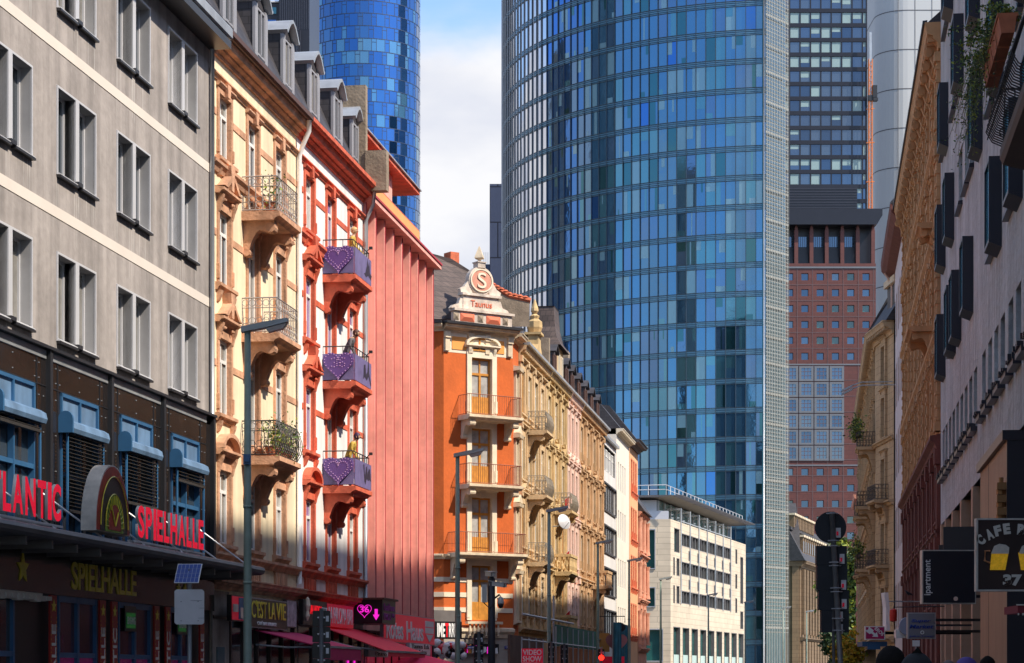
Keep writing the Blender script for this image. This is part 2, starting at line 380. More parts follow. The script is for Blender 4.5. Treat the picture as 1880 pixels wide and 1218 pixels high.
def balcony(parent, x, z, wd, dep, m_stone, rail='orn', h=0.95, br=2, bh=1.0, m_rail=None, bulge=0.0, sp=0.13):
    mb = MB(); mb.prism([(0.02, z - .22), (-dep + .12, z - .22), (-dep + .06, z - .16), (-dep - .04, z - .12), (-dep - .04, z), (0.02, z + .01)], x - wd/2, x + wd/2)
    o = mb.build('balcony', m_stone, parent)
    for i in range(br):
        xx = x if br == 1 else x - wd/2 + .3 + (wd - .6) * i / (br - 1)
        scroll_bracket(MB(), xx, .26, dep * .85, z - .22, bh).build('bracket', m_stone, o)
    if rail:
        rb = MB(); e = .06; pts = [(x - wd/2 + e, 0), (x - wd/2 + e, -dep + e), (x + wd/2 - e, -dep + e), (x + wd/2 - e, 0)]
        if rail == 'stone':
            rb.box(x - wd/2, x + wd/2, -dep, -dep + .18, z + .8, z + .95); rb.box(x - wd/2, x - wd/2 + .18, -dep + .18, 0, z + .8, z + .95); rb.box(x + wd/2 - .18, x + wd/2, -dep + .18, 0, z + .8, z + .95)
            n = int(wd / .22)
            for i in range(n + 1): rb.lathe(x - wd/2 + .09 + (wd - .18) * i / n, -dep + .09, [(.07, z), (.04, z + .1), (.08, z + .3), (.045, z + .6), (.07, z + .8)], 6)
            for i in range(1, 4):
                for s_ in (-1, 1): rb.lathe(x + s_*(wd/2 - .09), -dep * i / 4, [(.07, z), (.04, z + .1), (.08, z + .3), (.045, z + .6), (.07, z + .8)], 6)
            rb.build('balustrade', m_stone, o)
        else:
            iron_rail(rb, pts, z, h, sp=sp, orn=(rail == 'orn'), bulge=bulge); rb.build('railing', m_rail or m_iron, o)
    return o
def dormer(parent, x, z, y0, w, h, m_side, m_front, m_roof, arch=True, dep=2.2):
    mb = MB(); mb.box(x - w/2, x + w/2, y0 + .1, y0 + dep, z, z + h)
    n = 8; pr = [(x - w/2 - .0, z + h)] + [(x - (w/2) * math.cos(math.pi*i/n), z + h + .45 * (1 - abs(math.cos(math.pi*i/n))**1.6)) for i in range(1, n)] + [(x + w/2, z + h)]
    mb.prism(pr[::-1], y0 + .08, y0 + dep, 'y')
    o = mb.build('dormer', m_side, parent)
    rb = MB()
    up = [(a + (0.1 if a > x else -.1) * (1 if i in (0, len(pr)-1) else .4), b + .08) for i, (a, b) in enumerate(pr)]
    for i in range(len(pr) - 1): rb.prism([pr[i], pr[i+1], up[i+1], up[i]], y0 - .12, y0 + dep, 'y')
    rb.build('dormer_roof', m_roof, o)
    window(o, x, z + .15, w * .62, h * .85, dep=.0, frame=m_front, cols=2, tr=0, y0=y0 + .1)
    jb = MB(); jb.box(x - w/2 - .02, x - w*.31, y0 + .02, y0 + .1, z, z + h); jb.box(x + w*.31, x + w/2 + .02, y0 + .02, y0 + .1, z, z + h); jb.build('dormer_jamb', m_front, o)
    return o
# ================================================================== SETTING
def struct(o): o['kind'] = 'structure'; return o
m_asph = M('asphalt', (0.07, 0.07, 0.07), 0.9, var=0.2, scale=0.4, bump=0.3)
m_pave = M('pavement_slabs', (0.36, 0.35, 0.33), 0.85, brick=(0.5, 0.5, (0.1, 0.1, 0.1), 0.85), var=0.15)
m_ground = M('city_ground', (0.16, 0.155, 0.15), 0.9, var=0.2, scale=0.05)
struct(MB().quad((-2500, -2500, -0.16), (2500, -2500, -0.16), (2500, 3500, -0.16), (-2500, 3500, -0.16)).build('ground', m_ground))
struct(MB().quad((-15.5 + 3 - 9, -60, -0.12), (4.75 - 3 - 8.4, -60, -0.12), (4.75 - 3 + 36.4, 260, -0.12), (-15.5 + 3 + 39, 260, -0.12)).build('road', m_asph))
mb = MB(); mb.box(-40, 200, -0.1, 3.2, -0.15, 0.0); mb.xf(Matrix.Translation((LF.wp(0)[0], LF.wp(0)[1], 0)) @ Matrix.Rotation(AL, 4, 'Z') @ Matrix.Translation((0, -3.2, 0)))
struct(mb.build('pavement', m_pave))
mb = MB(); mb.box(-190, 40, -0.1, 3.2, -0.15, 0.0); mb.xf(Matrix.Translation((RF.wp(0)[0], RF.wp(0)[1], 0)) @ Matrix.Rotation(AR, 4, 'Z') @ Matrix.Translation((0, -3.2, 0)))
struct(mb.build('pavement', m_pave))

# ================================================================== LEFT 1: GREY RENDERED BUILDING
m_render = M('grey_render', (0.33, 0.295, 0.275), 0.92, var=0.2, scale=0.5, streak=0.3, bump=0.3, bscale=6, fine=0.07)
m_band = M('pale_stone_band', (0.68, 0.61, 0.54), 0.85, var=0.05)
m_alu = M('aluminium_reveal', (0.36, 0.355, 0.36), 0.5, 0.1, var=0.12, scale=1.2, streak=0.08)
m_alul = M('white_aluminium', (0.56, 0.56, 0.58), 0.4, 0.1, var=0.05)
m_blkglass = M('black_glass_cladding', (0.018, 0.014, 0.013), 0.06, var=0.3, scale=0.5, spec=1.0, bump=0.12, bscale=0.9)
m_bluefr = M('blue_painted_metal', (0.03, 0.11, 0.23), 0.4, var=0.15, scale=2)
m_bluepale = M('pale_blue_panel', (0.13, 0.225, 0.36), 0.45, var=0.2, scale=1.5, streak=0.3)
m_slatd = M('dark_blind_slats', (0.06, 0.055, 0.05), 0.4, 0.4, var=0.2)
m_canopy = M('grey_canopy_metal', (0.16, 0.145, 0.14), 0.5, 0.2, var=0.2, scale=1.5)
m_fascia = M('bronze_black_fascia', (0.035, 0.026, 0.02), 0.12, var=0.3, scale=0.7, spec=0.9)
m_gold = M('gold_lettering', (0.70, 0.56, 0.05), 0.35, 0.0, var=0.25, scale=4)
m_redl = M('red_acrylic_letters', (0.80, 0.006, 0.035), 0.25, var=0.05, spec=0.6, emis=.38)
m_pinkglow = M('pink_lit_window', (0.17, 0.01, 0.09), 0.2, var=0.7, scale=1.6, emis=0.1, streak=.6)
m_plum = M('dim_plum_window', (.07, .02, .045), .15, var=.6, scale=1.5, streak=.5)
m_red = M('red_poster', (0.36, 0.02, 0.015), 0.4, var=0.2)
m_bulb = M('poster_bulbs', (0.6, 0.3, 0.04), 0.5, var=0.1)
gx0 = LF.x(385) - 26.0; GW = 26.0
grey = thing('office_building', 'grey rendered building with paired recessed windows above a black glass casino floor', 'building', LF.wp(gx0), AL)
gax = [LF.x(273.0) - gx0 - 0.0]
gc = (53.2 - 2.37/2) - gx0; gaxes = [gc - 3.62*k for k in range(0, 7)]
ZS = [8.27, 11.57, 14.87]; WH = 1.68
ops = []
for c in gaxes:
    for z in ZS:
        for s in (-1, 1): ops.append((c + s*.6 - .5, c + s*.6 + .5, z, z + WH))
lops = [(c - 1.1, c + 1.1, 4.45, 7.2) for c in gaxes]
mb = MB(); wall_grid(mb, 0, GW, 7.97, 17.55, ops, dep=0.29, m=0, mr=1); shell(mb, 0, GW, 0, 17.55, 12)
mb.build('wall', [m_render, m_alu], grey)
mb = MB()
for z in (10.66, 13.97): mb.box(0, GW, -.012, .01, z, z + .22)
mb.build('stone_band', m_band, grey)
def gwin():
    mb = MB(); w = 2.2; h = WH
    for (a, b, c, d) in ((-.045, w + .045, -.045, 0), (-.045, w + .045, h, h + .045), (-.045, 0, 0, h), (w, w + .045, 0, h)): mb.box(a, b, -.03, .02, c, d)
    mb.box(1.0, 1.2, -.03, .28, 0, h)
    for o in (0, 1.2):
        mb.box(o, o + .05, .21, .28, 0, h); mb.box(o + .95, o + 1.0, .21, .28, 0, h); mb.box(o + .05, o + .95, .21, .28, 0, .05); mb.box(o + .05, o + .95, .21, .28, h - .05, h)
    return mb.mesh('window', m_alul)
gw = gwin(); gp = MB(); [gp.quad((o, .25, 0), (o + 1, .25, 0), (o + 1, .25, WH), (o, .25, WH)) for o in (0, 1.2)]; gps = [gp.mesh('pane', m) for m in (m_glass, m_glass2, m_glass2)]
gs = MB(); 
for o in (-.03, 1.2): gs.prism([(.0, -.03), (-.1, -.06), (-.1, -.1), (.0, -.1)], o, o + 1.03)
gs.box(.97, 1.23, -.1, 0, -.05, .03); gs = gs.mesh('sill', m_black)
gs2 = MB(); 
for o in (-.03, 1.2): gs2.prism([(.0, .02), (-.09, -.03), (-.09, -.045), (.0, -.045)], o, o + 1.03)
gs2 = gs2.mesh('sill_capping', m_alul)
for c in gaxes:
    for z in ZS:
        o = inst('window', gw, grey, (c - 1.1, 0, z)); inst('pane', random.choice(gps), o); inst('sill', gs, o); inst('sill_capping', gs2, o)
mb = MB(); mb.prism([(.3, 17.5), (-.52, 17.25), (-.56, 17.29), (-.56, 17.5), (-.5, 17.58), (.3, 17.66)][::-1], -.1, GW + .1); mb.build('eave_gutter', m_zinc, grey)
mb = MB(); mb.box(0, GW, -.55, .05, 17.0, 17.19); mb.build('eave_soffit', m_black, grey)
mb = MB(); mb.prism([(-.5, 17.6), (5, 21.2), (12, 17.6)][::-1], 0, GW); mb.build('roof', m_slate, grey)
mb = MB(); mb.tube([(GW - .06, -.08, 4.3), (GW - .06, -.08, 17.1)], .06, 8); mb.build('drainpipe', m_zinc, grey, smooth=True)
mb = MB(); wall_grid(mb, 0, GW, 4.3, 7.74, lops, y=-.06, dep=.2); mb.build('glass_cladding', m_blkglass, grey)
mb = MB()
for c in gaxes:
    mb.box(c - 1.81 - .07, c - 1.81 + .07, -.16, -.02, 4.2, 7.97)
    for (z0, z1) in ((7.215, 7.235),): mb.box(c - 1.74, c + 1.74, -.075, -.05, z0, z1)
    for xx in (c - 1.24, c + 1.24): mb.box(xx - .012, xx + .012, -.075, -.05, 4.3, 7.74)
mb.box(GW - .17, GW, -.16, -.02, 4.2, 7.97); mb.box(0, GW, -.2, 0, 7.93, 7.99); mb.build('cladding_post', m_black, grey)
mb = MB()
for c in gaxes: mb.box(c - 1.7, c + 1.7, -.09, 0, 7.75, 7.92)
mb.build('grey_header_strip', m_zinc, grey)
mb = MB()
for c in gaxes:
    for dx in (-1.35, -1.13, 0, 1.13, 1.35):
        for zz in (7.62, 7.33): mb.lathe(c + dx, -.07, [(.0, zz), (.012, zz + .01), (.012, zz + .02), (0, zz + .03)], 6)
    for zz in (7.0, 6.3, 5.6):
        for dx in (-1.6, -1.35, 1.35, 1.6): mb.lathe(c + dx, -.07, [(.0, zz), (.012, zz + .01), (.012, zz + .02), (0, zz + .03)], 6)
mb.build('steel_bolts', m_zinc, grey)
for i, c in enumerate(gaxes):
    mb = MB(); mb.box(c - 1.1, c - 1.03, -.1, .05, 4.45, 7.2); mb.box(c + 1.03, c + 1.1, -.1, .05, 4.45, 7.2); mb.box(c - 1.1, c + 1.1, -.1, .05, 7.13, 7.2)
    mb.box(c - .03, c + .03, -.1, .02, 4.45, 7.13); mb.box(c - 1.03, c + 1.03, -.09, .02, 5.55, 5.64)
    o = mb.build('blue_window', m_bluefr, grey)
    mb = MB(); mb.box(c - 1.03, c - .03, -.05, .0, 6.6, 7.13); mb.box(c + .03, c + 1.03, -.05, .0, 6.6, 7.13); mb.build('upper_panel', m_bluepale, o)
    MB().quad((c - 1.03, .03, 4.45), (c + 1.03, .03, 4.45), (c + 1.03, .03, 7.1), (c - 1.03, .03, 7.1)).build('pane', m_glass, o)
    mb = MB(); mb.prism([(-.08, 6.42), (-.3, 6.42), (-.33, 6.5), (-.3, 6.62), (-.2, 6.68), (-.08, 6.7)][::-1], c - 1.13, c + 1.13); s = mb.build('blind_box', m_bluepale, o)
    mb = MB(); mb.box(c - 1.2, c - 1.13, -.36, -.06, 6.4, 6.68)
    mb.prism([(-.06 - .15 + .15*math.cos(a), 6.68 + .15*math.sin(a)) for a in [math.pi*k/8 for k in range(9)]], c - 1.2, c - 1.13); mb.build('end_cap', m_bluefr, o)
    mb = MB(); mb.tube([(c - 1.06, -.2, 4.4), (c - 1.06, -.2, 6.5)], .03, 6); mb.tube([(c + 1.06, -.2, 4.4), (c + 1.06, -.2, 6.5)], .03, 6); mb.build('guide_rail', m_bluefr, o)
    zb = [5.75, 5.35, 4.9, 6.3][i % 4] if i else 6.15
    mb = MB(); z = 6.4
    while z > zb: mb.box(c - 1.03, c + 1.03, -.24, -.16, z - .012, z); z -= .075
    mb.box(c - 1.03, c + 1.03, -.24, -.15, zb - .06, zb); mb.build('venetian_blind', m_slatd, o)
# pale lime runs below the window sills
m_run = M('lime_runs', (.49, .455, .43), .95, var=.15, scale=2, streak=.3)
for c in gaxes:
    for z in ZS:
        mb = MB()
        for xo in (-1.13, -1.05, -.12, 0, .1, 1.06, 1.14) + tuple(random.uniform(-1.1, 1.1) for _ in range(4)):
            w_ = random.uniform(.012, .05); l_ = random.uniform(.3, 1.25 if z > 9 else .25); x_ = c + xo + random.uniform(-.03, .03)
            zt_ = z - .11; mb.add([(x_ - w_/2, -.003, zt_), (x_ - w_*.2, -.003, zt_ - l_), (x_ + w_*.2, -.003, zt_ - l_*1.04), (x_ + w_/2, -.003, zt_)], [(0, 1, 2, 3)])
        mb.build('water_stains', m_run, grey)
# canopy
mb = MB(); cx1 = GW + .15
mb.prism([(-.05, 4.02), (-1.25, 4.06), (-1.34, 4.1), (-1.37, 4.17), (-1.34, 4.24), (-1.25, 4.27), (-.05, 4.36)][::-1], 0, cx1)
for k in range(20): mb.box(k*1.3 + .2, k*1.3 + .28, -1.2, -.05, 3.9, 4.05)
mb.build('canopy', m_canopy, grey)
mb = MB()
for k in range(10):
    xx = cx1 - 1.0 - k*2.6; mb.tube([(xx, -1.2, 4.25), (xx - .4, -.05, 5.15)], .02, 6)
mb.build('canopy_stay', m_alul, grey)
# ground floor
mb = MB(); mb.box(0, GW, -.12, .0, 3.18, 4.0); mb.build('fascia', m_fascia, grey)
def gpx(X): return LF.x(X) - gx0
m_dkwall = M('dark_shopfront', (0.02, 0.019, 0.02), 0.35, var=0.3)
mb = MB(); mb.box(0, GW, .0, .3, 0, 3.18); mb.build('shopfront_wall', m_dkwall, grey)
for (a, b, z0) in ((99, 170, 0.3), (210, 270, 0.3), (18, -60, 0.3), (305, 345, .2)):
    xa, xb = sorted((gpx(a), gpx(b))); mb = MB()
    for (c, d) in ((xa, xa + .08), (xb - .08, xb), ((xa + xb)/2 - .06, (xa + xb)/2 + .06)): mb.box(c, d, -.1, 0, z0, 3.17)
    mb.box(xa + .08, xb - .08, -.09, 0, 1.95, 2.05); mb.box(xa + .08, xb - .08, -.09, 0, 3.05, 3.17); o = mb.build('shop_window', m_bluefr, grey)
    MB().quad((xa + .08, -.03, 2.05), (xb - .08, -.03, 2.05), (xb - .08, -.03, 3.05), (xa + .08, -.03, 3.05)).build('pane', m_plum if a != 18 else m_glass, o)  # dim pane above a bright one: glow fading upward is put into colour
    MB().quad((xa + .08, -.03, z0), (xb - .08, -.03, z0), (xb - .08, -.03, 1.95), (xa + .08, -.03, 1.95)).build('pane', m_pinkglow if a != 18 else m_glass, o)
    if a != 18:
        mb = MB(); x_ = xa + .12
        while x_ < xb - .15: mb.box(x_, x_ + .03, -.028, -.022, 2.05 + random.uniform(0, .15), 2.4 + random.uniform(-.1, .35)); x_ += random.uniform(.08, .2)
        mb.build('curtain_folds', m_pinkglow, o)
# tall poster strips
m_wh = M('white_lettering', (0.75, 0.73, 0.7), 0.5, var=0.08)
for (X, txt) in ((80, 'SPIELHALLE'), (172, 'SPIELHALLE'), (194, 'ATLANTIC'), (273, 'SPIELHALLE'), (294, 'ATLANTIC'), (357, 'SPIELHALLE')):
    xa = gpx(X); w = .36
    o = MB().box(xa, xa + w, -.14, -.1, 0.2, 3.16).build('poster_strip', m_red, grey)
    fit_text(txt, 2.35, .23, m_wh, o, (xa + .295, -.145, .25), (R(90), R(-90), 0), ext=.004, bold=.012)
    mb = MB()
    for k in range(30):
        for xx in (xa + .035, xa + w - .035): mb.box(xx - .009, xx + .009, -.15, -.139, .25 + k*.085, .275 + k*.085)
    mb.build('bulb_row', m_bulb, o)
    mb = MB(); pts = []
    for k in range(10): rr = (.13, .055)[k % 2]; pts.append((xa + w/2 + rr*math.sin(k*math.pi/5), 2.95 + rr*math.cos(k*math.pi/5)))
    mb.prism(pts[::-1], -.15, -.139, 'y'); mb.build('star', m_gold, o)
# gold letters and stars on the fascia
x1, z1 = LF.at(132, 1086, .13); x2, z2 = LF.at(250, 1094, .13)
t = fit_text('SPIELHALLE', x2 - x1, .56, m_gold, grey, (x1 - gx0, -.13, 3.32), ext=.012, bold=.012)
for X, r in ((30, .3), (318, .16), (330, .16), (-25, .3)):
    xa = gpx(X); pts = []
    for k in range(10): rr = (r, r*.42)[k % 2]; pts.append((xa + rr*math.sin(k*math.pi/5), 3.62 + rr*math.cos(k*math.pi/5)))
    MB().prism(pts[::-1], -.145, -.121, 'y').build('star', m_gold, grey)
m_green = M('green_sign_light', (0.01, 0.14, 0.025), 0.4, var=0.5, scale=8, emis=0.15)
for X in (230, 325):
    xa = gpx(X); o = MB().box(xa - .38, xa + .38, -.125, -.1, 2.55, 3.1).build('entrance_sign', m_black, grey)
    MB().box(xa - .3, xa + .3, -.13, -.124, 2.62, 2.95).build('glow_panel', m_green, o)
    fit_text('EINGANG', .54, .17, m_wh, o, (xa - .27, -.14, 2.7), ext=.004, bold=.02)
mb = MB(); mb.box(gpx(-90), gpx(60), -.2, -.1, 3.02, 3.17)
for k in range(12): mb.box(gpx(-60) + k*.3, gpx(-60) + k*.3 + .22, -.26, -.12, 3.0 + .02*(k % 3), 3.12)
mb.build('stone_lintel', m_band, grey)
# ---------- casino letter signs on the canopy
m_wside = M('white_letter_side', (0.62, 0.58, 0.53), 0.5, var=0.15, scale=4)
def letter_sign(txt, xa, xb, z, h, label, name):
    root = thing(name, label, 'sign', LF.wp(xa, 1.12), AL); n = len(txt); W = xb - xa; adv = W / n
    mb = MB(); mb.box(-.1, W + .1, -.02, .02, z - .1, z - .06); mb.box(-.1, W + .1, .1, .14, z - .1, z - .06)
    k = 0
    while k*.9 < W: mb.tube([(k*.9, 0, z - .25), (k*.9 + .12, .06, z - .06)], .015, 5); mb.tube([(k*.9 + .3, 0.05, z - .25), (k*.9 + .12, .06, z - .06)], .015, 5); k += 1
    mb.build('support_frame', m_alul, root)
    x = 0
    wid = {'I': .45, 'L': .85, 'E': .9, 'A': 1.12, 'N': 1.15, 'T': .95, 'C': 1.0, 'S': .95, 'P': .98, 'H': 1.1}
    tot = sum(wid[c] for c in txt)
    for c in txt:
        cw = wid[c] / tot * W
        me = text_me(c, 1.0, .03, [m_wside, m_redl], bold=.035); xs = [v.co.x for v in me.vertices]; ys = [v.co.y for v in me.vertices]
        for v in me.vertices: v.co.x = (v.co.x - min(xs)) * cw*.84 / (max(xs) - min(xs)); v.co.y = (v.co.y - min(ys)) * h / (max(ys) - min(ys))
        me.update()
        for p in me.polygons: p.material_index = 1 if p.normal.z > .9 else 0
        inst('letter', me, root, (x, -.02, z), (R(90), 0, 0)); x += cw
    return root
xa = LF.x(118, 1.2); letter_sign('ATLANTIC', xa - 4.0, xa, 4.42, .68, 'big red channel letters reading ATLANTIC standing on the casino canopy', 'letter_sign')
letter_sign('SPIELHALLE', LF.x(256, 1.2), LF.x(378, 1.2), 4.42, .66, 'big red channel letters reading SPIELHALLE standing on the canopy end', 'letter_sign')
# roulette half-disc
m_wheel = M('painted_rim_red', (0.33, 0.03, 0.02), 0.4, var=0.4, scale=4); m_wg = M('wheel_green', (0.18, 0.28, 0.03), 0.5, var=0.5, scale=8); m_cream = M('weathered_white_metal', (0.5, 0.46, 0.4), 0.6, var=0.25, scale=3)
xa, xb = LF.x(176, 1.25), LF.x(238, 1.25); r = (xb - xa)/2
wheel = thing('roulette_sign', 'half-round casino sign shaped like a dartboard wheel on the canopy between the red words', 'sign', LF.wp((xa + xb)/2, 1.25), AL)
def halfdisc(rx, rz, y0, y1, z, n=24, below=.12): 
    return [(-rx, z - below)] + [(-rx*math.cos(math.pi*i/n), z + rz*math.sin(math.pi*i/n)) for i in range(n + 1)] + [(rx, z - below)]
zb = 4.5
MB().prism(halfdisc(r, 1.22, 0, 0, zb)[::-1], .0, .3, 'y').build('casing', m_cream, wheel)
for nm, f, y, mt in (('outer_ring', .97, -.012, m_wheel), ('black_ring', .8, -.02, m_black), ('green_ring', .52, -.03, m_wg), ('centre', .36, -.04, m_wheel)):
    MB().prism(halfdisc(r*f, 1.22*f, 0, 0, zb, below=.1 if f > .5 else .06)[::-1], y, .01, 'y').build(nm, mt, wheel)
mb = MB()
for a in range(0, 181, 12): mb.tube([(-r*.36*math.cos(R(a)), -.045, zb + .44*math.sin(R(a))), (-r*.5*math.cos(R(a)), -.045, zb + .62*math.sin(R(a)))], .008, 4)
for f in (.81, .53): mb.tube([(-r*f*math.cos(R(a)), -.035, zb + 1.22*f*math.sin(R(a))) for a in range(0, 181, 10)], .012, 4)
mb.tube([(0, -.05, zb + .02), (-.25, -.05, zb + .42)], .015, 5); mb.tube([(0, -.05, zb + .02), (.18, -.05, zb + .3)], .015, 5); mb.build('pointer_lines', m_gold, wheel)

# ================================================================== LEFT 2+3: CREAM AND RED TOWN HOUSES
m_creamw = M('cream_stucco', (0.80, 0.67, 0.46), 0.9, var=0.12, scale=0.8, streak=0.2, bump=0.1)
m_sand = M('red_sandstone', (0.58, 0.315, 0.19), 0.9, var=0.28, scale=2, streak=0.32, bump=0.5)
m_whitew = M('white_stucco', (0.80, 0.77, 0.75), 0.9, var=0.08, scale=0.8, streak=0.16)
m_redt = M('red_painted_stone', (0.64, 0.13, 0.065), 0.75, var=0.25, scale=2.2, streak=0.25, bump=.3)
m_brown = M('brown_gutter', (0.09, 0.04, 0.025), 0.5, var=0.2)
m_purp = M('purple_curtain_glass', (0.22, 0.10, 0.30), 0.2, var=0.4, scale=1.5, spec=0.8)
m_shopdk = M('dark_shop_glass', (0.015, 0.015, 0.017), 0.12, var=0.4)
def townhouse(root, x0, W, axes, m_wall, m_trim, m_gut, panes, balc_axis, top_frieze):
    rows = [(4.9, 1.85, 'arc'), (8.15, 1.9, 'crown'), (11.4, 1.85, 'crown'), (14.55, 1.6, 'key')]
    ops = []; ww = 1.06
    for ai, c in enumerate(axes):
        for ri, (z, h, st) in enumerate(rows):
            zz = z; hh = h
            if ai == balc_axis and ri > 0: zz = z - .88; hh = h + .88
            ops.append((c - ww/2, c + ww/2, zz, zz + hh))
    mb = MB(); wall_grid(mb, 0, W, 4.0, 17.0, ops, dep=.17, m=0, mr=1); shell(mb, 0, W, 0, 17.0, 12)
    mb.box(0, W, 0, .3, 0, 4.0, 0); mb.build('wall', [m_wall, m_trim], root)
    for ai, c in enumerate(axes):
        for ri, (z, h, st) in enumerate(rows):
            bz = ai == balc_axis and ri > 0
            zz = z - .88 if bz else z; hh = h + .88 if bz else h
            w = window(root, c, zz, ww, hh, dep=.155, pane=random.choice(panes), cols=2, tr=.72 if not bz else .8, fw=.07)
            surround(w, ww, hh, m_trim, style='flat' if (bz and ri < 3) else st, jw=.15, pr=.045, dep=.155, sill=not bz)
    mb = MB(); course(mb, 0, W, 14.12, .3, .16); course(mb, 0, W, 16.42, .16, .12); course(mb, 0, W, 4.45, .26, .2)
    for z in (12.55, 15.55, 9.3):
        last = 0
        for c in axes: mb.box(last, c - ww/2 - .18, -.02, .01, z, z + .17); last = c + ww/2 + .18
        mb.box(last, W, -.02, .01, z, z + .17)
    each(mb, 'string_course', m_trim, root)
    mb = MB(); cornice(mb, 0, W, 17.0, .4, .36); mb.build('cornice', m_trim, root)
    mb = MB(); mb.prism([(-.5, 17.44), (-.5, 17.56), (-.42, 17.6), (-.2, 17.56), (-.2, 17.41), (-.44, 17.39)][::-1], 0, W); mb.build('gutter', m_gut, root)
    mb = MB(); cornice(mb, 0, W, 3.75, .3, .35)
    for c in axes:                                           # apron panels below the first-floor windows
        mb.box(c - .62, c + .62, -.07, .01, 4.06, 4.44)
        for k in range(5): mb.box(c - .42 + k*.19, c - .34 + k*.19, -.11, -.07, 4.1, 4.4)
    mb.build('apron_and_cornice', m_trim, root)
    mb = MB(); mb.prism([(-.2, 17.57), (1.15, 20.7), (4.5, 21.8), (12, 17.6)][::-1], 0, W); mb.build('roof', m_slate, root)
cx0 = LF.x(385); CW = LF.x(545) - cx0
cream = thing('town_house', 'cream stucco town house with brown sandstone trim and three iron balconies', 'house', LF.wp(cx0 + .02), AL)
townhouse(cream, cx0, CW - .04, [1.25, 3.95, 6.75], m_creamw, m_sand, m_brown, [m_glass2, m_glass, m_glass3], 1, None)
rx0 = LF.x(545); RW = LF.x(667) - rx0
redh = thing('town_house', 'white town house with bright red trim and purple balcony boards', 'house', LF.wp(rx0), AL)
townhouse(redh, rx0, RW - .02, [1.45, 4.15, 7.15], m_whitew, m_redt, m_redt, [m_purp, m_purp, m_glass3], 1, None)
m_dwin = M('grey_dormer_window', (.28, .28, .30), .5, var=.1)
for k in (56.3, 59.4, 62.35): dormer(cream, k - cx0, 18.1, .05, 1.25, 1.5, m_slate, m_dwin, m_zinc, dep=1.3)
for k in (65.45, 68.5): dormer(redh, k - rx0, 18.1, .05, 1.25, 1.5, m_slate, m_dwin, m_zinc, dep=1.3)
dormer(redh, 71.05 - rx0, 18.1, .05, 1.15, 1.3, m_slate, m_dwin, m_zinc, dep=1.3)
m_conc = M('weathered_concrete', (0.27, 0.21, 0.15), 0.95, var=0.3, scale=2.5, bump=0.5)
mb = MB(); mb.box(CW - .3, CW, .5, 3.5, 17.5, 20.2); mb.build('party_wall', m_conc, cream)
mb = MB(); mb.box(RW - .34, RW - .04, -.15, 1.1, 17.6, 20.75); mb.box(RW - .4, RW, -.85, -.15, 17.3, 18.6); mb.build('party_wall', m_conc, redh)
m_yel = M('cream_downpipe', (0.55, 0.42, 0.16), 0.5, var=0.1)
mb = MB(); mb.tube([(CW - .25, -.42, 17.4), (CW - .2, -.4, 17.1), (CW - .15, -.2, 16.7), (CW - .12, -.1, 16.4), (CW - .12, -.1, 4.2)], .07, 8); mb.build('downpipe', m_whitew, cream, smooth=True)
mb = MB(); mb.tube([(RW - .15, -.42, 17.4), (RW - .12, -.35, 16.9), (RW - .1, -.12, 16.4), (RW - .1, -.1, 4.1)], .06, 8); mb.build('downpipe', m_zinc, redh, smooth=True)
cbal = [balcony(cream, 4.0, z, 2.3, .98, m_sand, 'orn' if z > 8 else 'orn', .92, bh=.9, m_rail=M('pale_ironwork', (0.30, 0.27, 0.26), .5, var=.2) if z > 8 else m_iron, bulge=0 if z > 8 else .2, sp=.17) for z in (13.62, 10.47, 7.28)]
rbal = [balcony(redh, 4.3, z, 2.35, .98, m_redt, 'plain', 1.05, bh=.9, m_rail=m_iron, sp=.3) for z in (13.62, 10.42, 7.28)]
